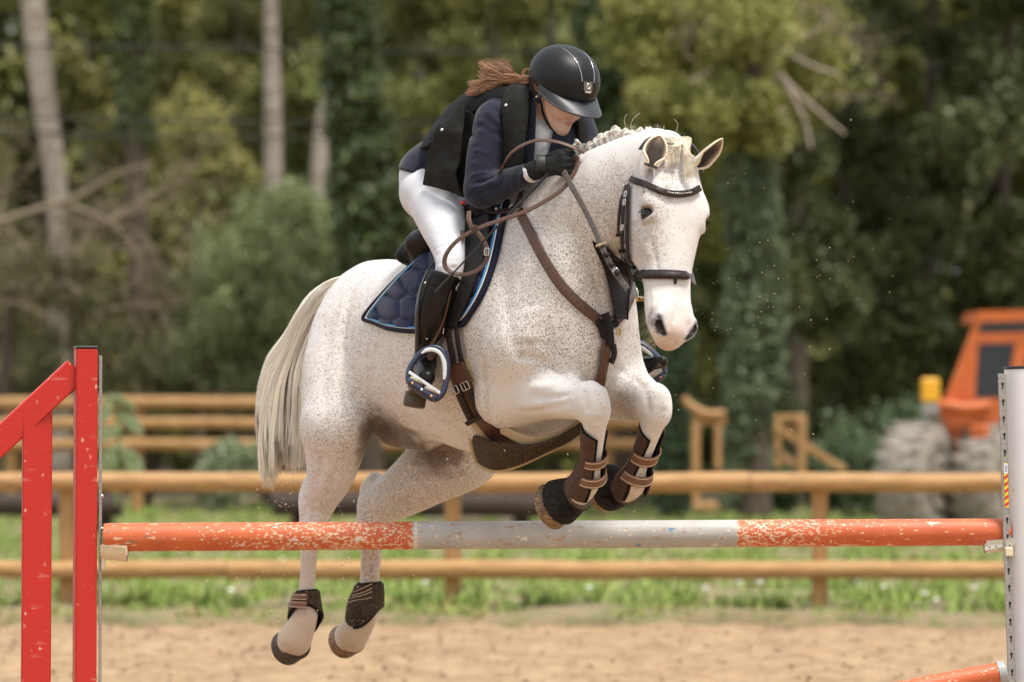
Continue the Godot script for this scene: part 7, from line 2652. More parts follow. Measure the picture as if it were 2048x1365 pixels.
	put("emblem_bar", s.mesh(), M.chrome, bd)
	# harness
	for sd in [1.0, -1.0]:
		s = Shape.new()
		var a := curve([Rh(0.022, 0.022, 0.090 * sd), Rh(-0.010, 0.016, 0.086 * sd), Rh(-0.030, 0.016, 0.076 * sd), Rh(-0.062, 0.030, 0.062 * sd), Rh(-0.092, 0.050, 0.040 * sd), Rh(-0.108, 0.060, 0.012 * sd), Rh(-0.110, 0.060, 0.0)], 5)
		s.strap(a, normals_from(a, Rh(-0.03, 0.03, 0)), 0.013, 0.003)
		put("chin_strap", s.mesh(), M.strap_black, h)
		s = Shape.new()
		a = curve([Rh(0.006, -0.060, 0.085 * sd), Rh(-0.015, -0.030, 0.085 * sd), Rh(-0.032, 0.014, 0.078 * sd)], 5)
		s.strap(a, normals_from(a, Rh(-0.02, 0.0, 0)), 0.011, 0.003)
		put("rear_strap", s.mesh(), M.strap_black, h)
	var er := Shape.new()
	er.lathe(Rh(-0.022, -0.006, 0.083), rh_right, PackedVector2Array([Vector2(-0.004, 0.0), Vector2(-0.003, 0.003), Vector2(0, 0.0045), Vector2(0.003, 0.003), Vector2(0.0045, 0.0)]), 12)
	put("earring", er.mesh(), M.pearl, t)

func hair(t: Node3D) -> void:
	var rng := RandomNumberGenerator.new()
	rng.seed = 21
	var s := Shape.new()
	# ponytail: strands from under the helmet, blown back and up
	for i in 620:
		var u := rng.randf()
		var a := P(1056 + rng.randf_range(-4, 6), 158 + rng.randf_range(-6, 10), 0.36 + rng.randf_range(-0.02, 0.03))
		var g := rng.randf()
		var endx := lerpf(1000, 934, pow(u, 0.6))
		var endy := 178.0 + rng.randf_range(-14, 8)
		var lift := 0.0
		if g > 0.62:
			endx = lerpf(1010, 955, u)
			endy = rng.randf_range(122, 150)
			lift = 16.0
		elif g < 0.15:
			endx = rng.randf_range(928, 950)
			endy = rng.randf_range(180, 192)
		var z1 := 0.27 + rng.randf_range(-0.03, 0.04)
		var mx := lerpf(1056, endx, 0.5)
		var p := [a, P(1030, 157 + rng.randf_range(-6, 10), 0.34), P(mx + rng.randf_range(-9, 9), 158 + rng.randf_range(-9, 11) - lift * 0.2, 0.31), P(endx + 14, endy + (6.0 if g > 0.62 else -4.0) + lift * 0.3, z1 + 0.01), P(endx, endy, z1)]
		if g > 0.62:
			p.append(P(endx + rng.randf_range(8, 26), endy - rng.randf_range(-4, 10), z1))
		s.tint = Color(0.36, 0.18, 0.095).lerp(Color(0.17, 0.075, 0.038), rng.randf()).lerp(Color(0.60, 0.36, 0.20), 0.5 * pow(rng.randf(), 3.0))
		var c := curve(p, 4)
		s.tube(c, radii(c.size(), [0.0010, 0.0011, 0.0009, 0.0002]), 3, Vector3.ZERO, 1.0, false)
	# a curl standing up behind the helmet
	for i in 40:
		var o := rng.randf_range(-3, 3)
		var p := [P(1052 + o, 160, 0.34), P(1046 + o, 148 + rng.randf_range(-2, 2), 0.34), P(1050 + o * 0.5, 140 + rng.randf_range(-2, 2), 0.34), P(1058 + o * 0.4, 139, 0.34)]
		s.tint = Color(0.34, 0.17, 0.09).lerp(Color(0.2, 0.08, 0.04), rng.randf())
		s.tube(curve(p, 4), PackedFloat32Array([0.0012]), 4, Vector3.ZERO, 1.0, false)
	# hair lying on the nape under the helmet
	for i in 160:
		var az := rng.randf_range(1.5, 4.7)
		var q := Vector3(0.01, 0.105 * cos(az) - 0.01, 0.088 * sin(az))
		var p := [Rh(0.03, q.y * 0.95, q.z * 0.98), Rh(-0.005 + rng.randf_range(-0.01, 0.0), q.y * 0.97, q.z * 0.97), Rh(-0.02, q.y * 0.9 - 0.03, q.z * 0.6)]
		s.tint = Color(0.22, 0.10, 0.05).lerp(Color(0.10, 0.04, 0.02), rng.randf())
		s.tube(curve(p, 3), PackedFloat32Array([0.0014]), 4, Vector3.ZERO, 1.0, false)
	put("hair", s.mesh(true), M.hair, t)

# ---------------------------------------------------------------- tack
# where the line of sight through a pixel meets the horse: [place lifted off the hide, normal]
func on(f: Field, px: float, py: float, lift := 0.0, start := 12.6) -> Array:
	var eye := Vector3(0, TALL, EYE)
	var dir := (P(px, py, 0.0) - eye).normalized()
	var h := f.hit(eye, dir, start, 16.0)
	if h.is_empty():
		return [eye + dir * (EYE - 0.2), Vector3(0, 0, 1)]
	return [h[0] + h[1] * lift, h[1]]

func on_curve(f: Field, list: Array, lift: float, per := 5, closed := false) -> Array:
	var flat := []
	for p in list:
		flat.append(Vector3(p[0], p[1], 0))
	var c := curve(flat, per, closed)
	var ps := PackedVector3Array()
	var ns := PackedVector3Array()
	for q in c:
		var h := on(f, q.x, q.y, lift)
		ps.append(h[0])
		ns.append(h[1])
	for pass_ in 2:
		for i in range(1, ps.size() - 1):
			ps[i] = (ps[i - 1] + ps[i] * 2.0 + ps[i + 1]) * 0.25
			ns[i] = (ns[i - 1] + ns[i] * 2.0 + ns[i + 1]).normalized()
	return [ps, ns]

func strap_on(called: String, f: Field, list: Array, wide_px: float, thick: float, m: Material, parent: Node3D, lift := 0.001, more := [], taper := 1.0) -> MeshInstance3D:
	var c := on_curve(f, list, lift)
	var ps: PackedVector3Array = c[0]
	var ns: PackedVector3Array = c[1]
	for q in more:                                  # goes on out of sight: [place, normal]
		ps.append(q[0])
		ns.append(q[1])
	var s := Shape.new()
	s.strap(ps, ns, W(wide_px, ps[0].z), thick, taper)
	return put(called, s.mesh(), m, parent)

func free_strap(called: String, list: Array, wide_px: float, thick: float, facing: Vector3, m: Material, parent: Node3D, per := 6) -> MeshInstance3D:
	var pts := []
	for p in list:
		pts.append(P(p[0], p[1], p[2]))
	var c := curve(pts, per)
	var ns := PackedVector3Array()
	for i in c.size():
		ns.append(facing)
	var s := Shape.new()
	s.strap(c, ns, W(wide_px, pts[0].z), thick)
	return put(called, s.mesh(), m, parent)

func buckle(at: Vector3, along: Vector3, out: Vector3, w: float, l: float, m: Material, parent: Node3D, called := "buckle") -> void:
	along = along.normalized()
	out = (out - along * out.dot(along)).normalized()
	var side := along.cross(out)
	var s := Shape.new()
	var pts := PackedVector3Array()
	for k in 17:
		var an := TAU * k / 16.0
		var x := clampf(cos(an) * 1.35, -1.0, 1.0)
		var y := clampf(sin(an) * 1.35, -1.0, 1.0)
		pts.append(at + side * (x * w * 0.5) + along * (y * l * 0.5) + out * 0.003)
	s.tube(pts, PackedFloat32Array([0.0022]), 6, Vector3.ZERO, 1.0, false)
	s.tube(PackedVector3Array([at - side * (w * 0.0) - along * (l * 0.5) + out * 0.004, at + along * (l * 0.6) + out * 0.005]), PackedFloat32Array([0.0015]), 6)
	put(called, s.mesh(), m, parent)

func ring(at: Vector3, axis: Vector3, r: float, thick: float, m: Material, parent: Node3D, called := "ring") -> void:
	axis = axis.normalized()
	var e1 := axis.cross(Vector3.UP).normalized()
	var e2 := axis.cross(e1)
	var pts := PackedVector3Array()
	for k in 29:
		var an := TAU * k / 28.0
		pts.append(at + e1 * (cos(an) * r) + e2 * (sin(an) * r))
	var s := Shape.new()
	s.tube(pts, PackedFloat32Array([thick]), 8, Vector3.ZERO, 1.0, false)
	put(called, s.mesh(), m, parent)

func trunk_only() -> Field:                       # the parts of the hide that saddle, girth and straps lie on
	return trunk

func saddlery() -> void:
	# ---- saddle pad: a quilted cloth laid over the back; the outer edge is bound, with a white and a blue cord inside it
	var pad := thing("saddle_pad", "navy quilted saddle pad with white and light blue edging under the saddle", "saddle pad", P(860, 560, 0.2))
	var left := [[842, 522], [800, 560], [760, 602], [738, 628], [731, 640]]
	var right := [[1018, 404], [1008, 455], [993, 520], [968, 590], [930, 650]]
	var lc := PackedVector2Array()
	var nr := 88
	var nc := 120
	var lf := curve(left.map(func(p): return Vector3(p[0], p[1], 0)), 12)
	var rf := curve(right.map(func(p): return Vector3(p[0], p[1], 0)), 12)
	# the cloth in its own measure: u back to front, v spine to hem
	var g := PackedVector3Array()
	var gn := PackedVector3Array()
	var hem := func(u: float) -> float: return 648.0 + 13.0 * smoothstep(0.0, 0.25, u) + 2.0 * u - 6.0 * smoothstep(0.8, 1.0, u)
	var kr := 19
	var kc := 23
	var coarse := []
	var coarse_n := []
	for r in kr:
		var v := r / float(kr - 1)
		var fa := v * (lf.size() - 1)
		var a := lf[int(fa)].lerp(lf[mini(int(fa) + 1, lf.size() - 1)], fa - int(fa))
		fa = v * (rf.size() - 1)
		var b := rf[int(fa)].lerp(rf[mini(int(fa) + 1, rf.size() - 1)], fa - int(fa))
		for c in kc:
			var u := c / float(kc - 1)
			var q := a.lerp(b, u)
			q.y += (v * v * v) * (float(hem.call(u)) - lerpf(a.y, b.y, u)) * 4.0 * u * (1.0 - u)
			var h := on(torso, q.x, q.y, 0.0)
			coarse.append(h[0])
			coarse_n.append(h[1])
	for r in nr:
		var v := r / float(nr - 1) * (kr - 1)
		var r0 := mini(int(v), kr - 2)
		for c in nc:
			var u := c / float(nc - 1) * (kc - 1)
			var c0 := mini(int(u), kc - 2)
			var line := []
			for k in range(-1, 3):
				var rr := clampi(r0 + k, 0, kr - 1) * kc
				line.append((coarse[rr + c0] as Vector3).cubic_interpolate(coarse[rr + c0 + 1], coarse[rr + maxi(c0 - 1, 0)], coarse[rr + mini(c0 + 2, kc - 1)], u - c0))
			g.append((line[1] as Vector3).cubic_interpolate(line[2], line[0], line[3], v - r0))
			var i0 := r0 * kc + c0
			gn.append((coarse_n[i0] as Vector3).lerp(coarse_n[i0 + 1], u - c0).lerp((coarse_n[i0 + kc] as Vector3).lerp(coarse_n[i0 + kc + 1], u - c0), v - r0).normalized())
	for pass_ in 3:
		for r in range(1, nr - 1):
			for c in range(1, nc - 1):
				var i := r * nc + c
				gn[i] = (gn[i] * 2.0 + gn[i - 1] + gn[i + 1] + gn[i - nc] + gn[i + nc]).normalized()
	var top := PackedVector3Array()
	for r in nr:
		for c in nc:
			var i := r * nc + c
			var v := r / float(nr - 1)
			var u := c / float(nc - 1)
			var edge := minf(minf(u, 1.0 - u) * 1.5, 1.0 - v)
			var q2 := lf[int(v * (lf.size() - 1))].lerp(rf[int(v * (rf.size() - 1))], u)
			var qx := (q2.x * 0.94 - q2.y * 0.34) / 44.0
			var qy := (q2.x * 0.30 + q2.y * 0.95) / 34.0
			var d1 := 9.0
			var d2 := 9.0
			for gy in range(int(floor(qy)) - 1, int(floor(qy)) + 3):
				for gx in range(int(floor(qx)) - 1, int(floor(qx)) + 3):
					var ox := gx + (0.5 if posmod(gy, 2) == 1 else 0.0) + 0.13 * sin(gx * 2.3 + gy * 4.1)
					var oy := gy + 0.13 * sin(gx * 3.7 - gy * 1.9)
					var dd := Vector2(qx - ox, (qy - oy) * 1.05).length()
					if dd < d1:
						d2 = d1
						d1 = dd
					elif dd < d2:
						d2 = dd
			var cell := d2 - d1
			var puff := 0.011 * (1.0 - pow(1.0 - clampf(cell / 0.55, 0.0, 1.0), 2.4)) * smoothstep(0.05, 0.085, edge)
			top.append(g[i] + gn[i] * (0.009 + puff))
	var s := Shape.new()
	s.sheet(top, nc)
	var under := PackedVector3Array()
	for i in g.size():
		under.append(g[i] + gn[i] * 0.001)
	s.sheet(under, nc, false, true)
	put("quilted_panel", s.mesh(), M.pad, pad)
	for k in 3:
		var inset: float = [0.0, 0.058, 0.078][k]
		var pts := PackedVector3Array()
		var cc := int(inset / 1.5 * nc)
		var rr := int((1.0 - inset) * (nr - 1))
		for r in range(0, rr):
			pts.append(g[r * nc + cc] + gn[r * nc + cc] * (0.009 + (0.0075 if k else 0.0)))
		for c in range(cc, nc - cc):
			pts.append(g[rr * nc + c] + gn[rr * nc + c] * (0.009 + (0.0075 if k else 0.0)))
		for r in range(rr, -1, -1):
			pts.append(g[r * nc + nc - 1 - cc] + gn[r * nc + nc - 1 - cc] * (0.009 + (0.0075 if k else 0.0)))
		s = Shape.new()
		# round the corners
		for pass_ in 12:
			for i in range(1, pts.size() - 1):
				pts[i] = (pts[i - 1] + pts[i] * 2.0 + pts[i + 1]) * 0.25
		s.tube(pts, PackedFloat32Array([[0.0095, 0.0024, 0.0034][k]]), 8)
		put(["binding", "cord", "braid"][k], s.mesh(), [M.pad_binding, M.cord_white, M.braid_blue][k], pad)
	# the far flap of the pad
	var far := PackedVector3Array()
	for r in 14:
		for c in 14:
			var v := r / 13.0
			var u := c / 13.0
			var p := P(lerpf(842, 1018, u), lerpf(522, 404, u), lerpf(-0.12, 0.16, u)) - RGT * (0.05 + 0.30 * sin(minf(v, 1.0) * 1.5)) - Vector3(0, 0.42 * v * v + 0.02 * v, 0)
			far.append(p)
	s = Shape.new()
	s.sheet(far, 14)
	var far2 := PackedVector3Array()
	for i in far.size():
		far2.append(far[i] - s.n[i] * 0.012)
	s.sheet(far2, 14, false, true)
	put("far_flap", s.mesh(), M.pad, pad)

	# ---- saddle
	var sd := thing("saddle", "dark leather jumping saddle under the rider", "saddle", P(900, 480, 0.1))
	var f := Field.new()
	limb(f, [[846, 512, 0.0, 25], [862, 470, -0.02, 18], [880, 440, -0.05, 16]], 0.02, RGT, 2.6)
	limb(f, [[850, 508, 0.10, 19], [838, 512, 0.05, 21], [850, 506, -0.02, 22]], 0.015)
	limb(f, [[850, 486, 0.09, 16], [846, 484, 0.03, 16]], 0.012)
	limb(f, [[880, 490, 0.06, 40], [940, 460, 0.14, 42], [1000, 420, 0.22, 30]], 0.03, RGT, 2.0)
	limb(f, [[985, 425, 0.26, 26], [1010, 405, 0.25, 16]], 0.02, RGT, 2.0)
	put("seat", solid(f.net(0.006)), M.saddle, sd)
	s = Shape.new()
	var flap := PackedVector3Array()
	var fl := [[900, 470], [905, 520], [905, 570], [900, 620], [905, 652]]
	var fr := [[992, 436], [986, 480], [968, 540], [948, 600], [925, 652]]
	for r in 17:
		var v := r / 16.0 * 4.0
		var k := mini(int(v), 3)
		var a := Vector2(fl[k][0], fl[k][1]).lerp(Vector2(fl[k + 1][0], fl[k + 1][1]), v - k)
		var b := Vector2(fr[k][0], fr[k][1]).lerp(Vector2(fr[k + 1][0], fr[k + 1][1]), v - k)
		for c in 13:
			var q := a.lerp(b, c / 12.0)
			flap.append(on(torso, q.x, q.y, 0.028)[0])
	s.sheet(flap, 13)
	var rim := PackedVector3Array()
	for r in 17:
		rim.append(flap[r * 13 + 12])
	s.tube(rim, PackedFloat32Array([0.006]), 8)
	put("flap", s.mesh(), M.saddle, sd)
	strap_on("stirrup_leather", torso, [[932, 470], [926, 520], [922, 570], [908, 616], [890, 660], [866, 704]], 11, 0.004, M.leather_dark, sd, 0.045)
	strap_on("stirrup_leather", torso, [[940, 480], [934, 530], [926, 580], [915, 630], [900, 662], [873, 706]], 11, 0.004, M.leather_brown, sd, 0.050)
	free_strap("stirrup_leather", [[889, 660, 0.36], [878, 684, 0.37], [866, 708, 0.385], [858, 716, 0.385], [872, 700, 0.375]], 13, 0.004, Vector3(0.2, 0.2, 1), M.leather_brown, sd)
	s = Shape.new()
	s.tube(PackedVector3Array([P(888, 652, 0.40), P(886, 668, 0.40)]), PackedFloat32Array([0.003]), 8)
	put("keeper_pin", s.mesh(), M.steel, sd)

	stirrup("right stirrup iron, navy and white, under the black boot beside the girth", P(860, 684, 0.43), P(816, 762, 0.455), P(872, 800, 0.475), Vector3(-0.12, 0.32, 0.94), 0)
	stirrup("left stirrup iron showing beyond the horse's chest with a boot toe in it", P(1266, 684, 0.09), P(1287, 776, 0.07), P(1330, 746, 0.10), Vector3(0.28, 0.2, 0.93), 1)

	# ---- girth with its belly guard
	var gi := thing("girth", "brown leather girth with fleece edge and stud guard under the belly", "girth", P(980, 830, 0.3))
	strap_on("strap", torso, [[900, 650], [906, 690], [914, 728]], 15, 0.004, M.leather_dark, gi, 0.014)
	strap_on("strap", torso, [[920, 640], [926, 690], [934, 732]], 15, 0.004, M.leather_dark, gi, 0.018)
	strap_on("fleece", torso, [[914, 722], [938, 788], [962, 836], [992, 872], [1026, 896]], 62, 0.012, M.fleece, gi, 0.002)
	strap_on("band", torso, [[917, 726], [942, 786], [968, 830], [1000, 868], [1036, 892]], 44, 0.006, M.leather_brown, gi, 0.016)
	strap_on("top_plate", torso, [[918, 728], [928, 748], [936, 764]], 52, 0.006, M.leather_brown, gi, 0.021)
	strap_on("billet", torso, [[920, 764], [935, 800], [950, 832]], 17, 0.005, M.leather_dark, gi, 0.026)
	strap_on("billet", torso, [[938, 758], [954, 794], [970, 826]], 17, 0.005, M.leather_dark, gi, 0.026)
	strap_on("keeper", torso, [[942, 836], [972, 820]], 10, 0.005, M.leather_dark, gi, 0.031)
	for b in [[922, 772], [942, 764]]:
		var h := on(torso, b[0], b[1], 0.032)
		buckle(h[0], P(b[0] + 16, b[1] + 34, 0) - P(b[0], b[1], 0), h[1], 0.034, 0.026, M.steel, gi)
	var guard := cloth([
		[[946, 872, 0.20], [975, 884, 0.34], [1020, 892, 0.42], [1080, 890, 0.47], [1130, 872, 0.48], [1162, 848, 0.46]],
		[[950, 900, 0.17], [980, 912, 0.31], [1026, 914, 0.39], [1082, 902, 0.44], [1132, 880, 0.46], [1164, 856, 0.44]],
		[[960, 926, 0.13], [986, 938, 0.26], [1030, 931, 0.35], [1086, 906, 0.42], [1134, 884, 0.44], [1166, 862, 0.42]]], 0.010, 0.002, 4)
	put("belly_guard", guard.mesh(), M.leather_muddy, gi)
	s = Shape.new()
	var fz := curve([P(938, 858, 0.22), P(946, 900, 0.15), P(957, 928, 0.11), P(985, 941, 0.24), P(1030, 934, 0.33), P(1086, 909, 0.40), P(1134, 887, 0.43), P(1166, 864, 0.41)], 6)
	s.tube(fz, PackedFloat32Array([0.008]), 8)
	put("guard_edge", s.mesh(), M.fleece, gi)
	var fleece2 := cloth([[[1006, 856, 0.40], [1060, 876, 0.45], [1110, 870, 0.45], [1156, 846, 0.42]], [[1004, 864, 0.38], [1060, 890, 0.43], [1110, 883, 0.43], [1158, 850, 0.40]]], 0.014, 0.002, 6)
	put("fleece", fleece2.mesh(), M.fleece, gi)

	# ---- breastplate
	var bp := thing("breastplate", "brown leather breastplate strapped across the horse's chest with black bib", "breastplate", P(1205, 650, 0.6))
	strap_on("shoulder_strap", torso, [[1041, 424], [1060, 462], [1090, 520], [1126, 576], [1164, 614], [1196, 640]], 21, 0.006, M.leather_brown, bp, 0.004)
	strap_on("shoulder_strap", torso, [[1218, 650], [1238, 632], [1254, 606], [1264, 576], [1262, 556]], 24, 0.006, M.leather_brown, bp, 0.006)
	strap_on("chest_strap", torso, [[1210, 680], [1206, 716], [1199, 752], [1192, 790], [1180, 826]], 23, 0.006, M.leather_brown, bp, 0.010)
	s = Shape.new()
	var bib := PackedVector3Array()
	var bl := [[1189, 478], [1203, 530], [1214, 580], [1224, 636]]
	var br := [[1214, 488], [1236, 520], [1249, 565], [1245, 640]]
	for r in 13:
		var v := r / 12.0 * 3.0
		var k := mini(int(v), 2)
		var a := Vector2(bl[k][0], bl[k][1]).lerp(Vector2(bl[k + 1][0], bl[k + 1][1]), v - k)
		var b := Vector2(br[k][0], br[k][1]).lerp(Vector2(br[k + 1][0], br[k + 1][1]), v - k)
		for c in 7:
			var q := a.lerp(b, c / 6.0)
			bib.append(on(torso, q.x, q.y, 0.018)[0])
	for pass_ in 6:
		for r in range(1, 12):
			for c in range(1, 6):
				var i := r * 7 + c
				bib[i] = (bib[i - 1] + bib[i + 1] + bib[i - 7] + bib[i + 7]) * 0.25
	s.sheet(bib, 7)
	for sd_ in [0, 6]:
		var e := PackedVector3Array()
		for r in 13:
			e.append(bib[r * 7 + sd_])
		s.tube(e, PackedFloat32Array([0.003]), 6)
	put("bib", s.mesh(), M.leather_black, bp)
	f = Field.new()
	for b in [[1196, 648, 10], [1211, 658, 12], [1226, 646, 10], [1214, 676, 11], [1204, 668, 10]]:
		var h := on(torso, b[0], b[1], 0.012)
		f.ball(h[0], W(b[2], 0.6) * 1.05, 0.012, h[1], 0.6)
	put("junction", solid(f.net(0.004)), M.leather_black, bp)
	strap_on("keeper", torso, [[1202, 628], [1210, 660], [1212, 692]], 20, 0.006, M.leather_black, bp, 0.020)
	strap_on("keeper", torso, [[1218, 690], [1220, 708], [1214, 724]], 15, 0.006, M.leather_black, bp, 0.016)
	var hb_ := on(torso, 1222, 664, 0.03)
	buckle(hb_[0], Vector3(0.1, 1, 0), hb_[1], 0.016, 0.022, M.brass, bp)
	# from the saddle's ring: dees and the wither strap
	strap_on("wither_strap", torso, [[946, 428], [985, 430], [1012, 432], [1040, 426], [1052, 408], [1062, 384]], 11, 0.005, M.leather_dark, bp, 0.030)
	strap_on("wither_strap", torso, [[1050, 420], [1052, 396], [1060, 372]], 14, 0.005, M.leather_brown, bp, 0.020)
	var dr := on(torso, 1036, 424, 0.028)
	ring(dr[0], dr[1], 0.014, 0.0028, M.steel, bp, "dee")
	for q in [[968, 428], [978, 427], [1012, 429]]:
		var h := on(torso, q[0], q[1], 0.042)
		ring(h[0], Vector3(1, 0.2, 0.3), 0.008, 0.002, M.steel, bp, "dee")

	boots()
	bridle()
	reins()

func stirrup(label: String, top: Vector3, low_left: Vector3, low_right: Vector3, out: Vector3, side: int) -> void:
	var t := thing("stirrup", label, "stirrup", (low_left + low_right) * 0.5)
	var across := (low_right - low_left)
	var w := across.length()
	across /= w
	var mid := (low_left + low_right) * 0.5
	var up := top - mid
	up = (up - across * up.dot(across) * 0.55)
	out = (out - across * out.dot(across))
	out = out.normalized()
	var h := up.length()
	up /= h
	# the bow: wide at the tread, swelling, closing over the top
	var s := Shape.new()
	var pts := []
	for q in [[-0.42, -0.02], [-0.56, 0.10], [-0.60, 0.30], [-0.52, 0.58], [-0.36, 0.82], [-0.12, 0.97], [0.12, 0.97], [0.36, 0.84], [0.52, 0.58], [0.60, 0.30], [0.56, 0.10], [0.42, -0.02], [0.0, -0.05]]:
		pts.append(mid + across * (q[0] * w) + up * (q[1] * h))
	var c := curve(pts, 5, true)
	s.tube(c, PackedFloat32Array([0.0095]), 10, out, 1.5, false)
	put("bow", s.mesh(), M.stirrup_navy, t)
	s = Shape.new()
	pts = []
	for q in [[-0.44, 0.66], [-0.32, 0.80], [-0.10, 0.89], [0.12, 0.88], [0.32, 0.76], [0.46, 0.56], [0.50, 0.46]]:
		pts.append(mid + across * (q[0] * w) + up * (q[1] * h) + out * 0.012)
	s.tube(curve(pts, 4), radii(25, [0.003, 0.008, 0.007, 0.006, 0.008, 0.007, 0.003]), 8, out, 0.5)
	put("inlay", s.mesh(), M.stirrup_white, t)
	var deep := out * 0.030
	s = Shape.new()
	s.box(mid + up * (0.15 * h) + deep * 0.5, across * (w * 0.56), up * 0.0055, out * 0.004, 0.002)
	put("front_bar", s.mesh(), M.stirrup_white, t)
	s = Shape.new()
	s.box(mid - up * 0.002 + out * 0.006, across * (w * 0.50), up * 0.007, out * 0.020, 0.003)
	put("tread", s.mesh(), M.stirrup_navy, t)
	for k in [-0.26, 0.26]:
		s = Shape.new()
		s.lathe(mid + up * 0.014 + across * (w * k) + out * 0.006, up, PackedVector2Array([Vector2(-0.006, 0.0), Vector2(-0.006, 0.020), Vector2(0.004, 0.020), Vector2(0.007, 0.016), Vector2(0.007, 0.0)]), 18, across, 1.25)
		put("pad", s.mesh(), M.stirrup_pad, t)
	for k in [-0.32, 0.02, 0.36]:
		s = Shape.new()
		s.lathe(mid + across * (w * k) - up * 0.004 + out * 0.024, out, PackedVector2Array([Vector2(0, 0.0045), Vector2(0.003, 0.004), Vector2(0.0035, 0.0)]), 10)
		put("rivet", s.mesh(), M.copper if k != 0.02 else M.steel, t)
	var ey := mid + up * (h * 1.0) + across * (w * 0.10)
	s = Shape.new()
	s.box(ey, across * 0.016, up * 0.008, out * 0.008, 0.003)
	put("eye", s.mesh(), M.stirrup_navy, t)

# a shell round a leg: axis given as [px, py, z, radius px], ref = the side that angle 0 faces; trim(angle) -> Vector2(first, last) share of the axis
func shell(axis: Array, ref: Vector3, a0: float, a1: float, trim: Callable, off: float, thick: float, rows := 18, cols := 40) -> Shape:
	var ps := []
	var rs := []
	for p in axis:
		ps.append(P(p[0], p[1], p[2]))
		rs.append(Vector3(W(p[3], p[2]), 0, 0))
	var pc := curve(ps, 8)
	var rcv := curve(rs, 8)
	var m := pc.size() - 1
	var outer := PackedVector3Array()
	var inner := PackedVector3Array()
	for r in rows + 1:
		for c in cols + 1:
			var an := lerpf(a0, a1, c / float(cols))
			var tr: Vector2 = trim.call(an)
			var v := lerpf(tr.x, tr.y, r / float(rows)) * m
			var k := clampi(int(v), 0, m - 1)
			var p := pc[k].lerp(pc[k + 1], v - k)
			var d := (pc[k + 1] - pc[k]).normalized()
			var rad := lerpf(rcv[k].x, rcv[k + 1].x, v - k) + off
			var e1 := (ref - d * ref.dot(d)).normalized()
			var e2 := d.cross(e1)
			var o := e1 * cos(an) + e2 * sin(an)
			outer.append(p + o * (rad + thick))
			inner.append(p + o * rad)
	var s := Shape.new()
	s.sheet(outer, cols + 1, false, false)
	var t := Shape.new()
	if s.n[(rows / 2) * (cols + 1) + cols / 2].dot(outer[(rows / 2) * (cols + 1) + cols / 2] - inner[(rows / 2) * (cols + 1) + cols / 2]) < 0.0:
		t.sheet(outer, cols + 1, false, true)
		t.sheet(inner, cols + 1, false, false)
	else:
		t.sheet(outer, cols + 1, false, false)
		t.sheet(inner, cols + 1, false, true)
	var edge := PackedVector3Array()
	for c in cols + 1:
		edge.append(outer[c].lerp(inner[c], 0.5))
	for r in range(1, rows + 1):
		edge.append(outer[r * (cols + 1) + cols].lerp(inner[r * (cols + 1) + cols], 0.5))
	for c in range(cols - 1, -1, -1):
		edge.append(outer[rows * (cols + 1) + c].lerp(inner[rows * (cols + 1) + c], 0.5))
	for r in range(rows - 1, -1, -1):
		edge.append(outer[r * (cols + 1)].lerp(inner[r * (cols + 1)], 0.5))
	t.tube(edge, PackedFloat32Array([thick * 0.6]), 6, Vector3.ZERO, 1.0, false)
	return t

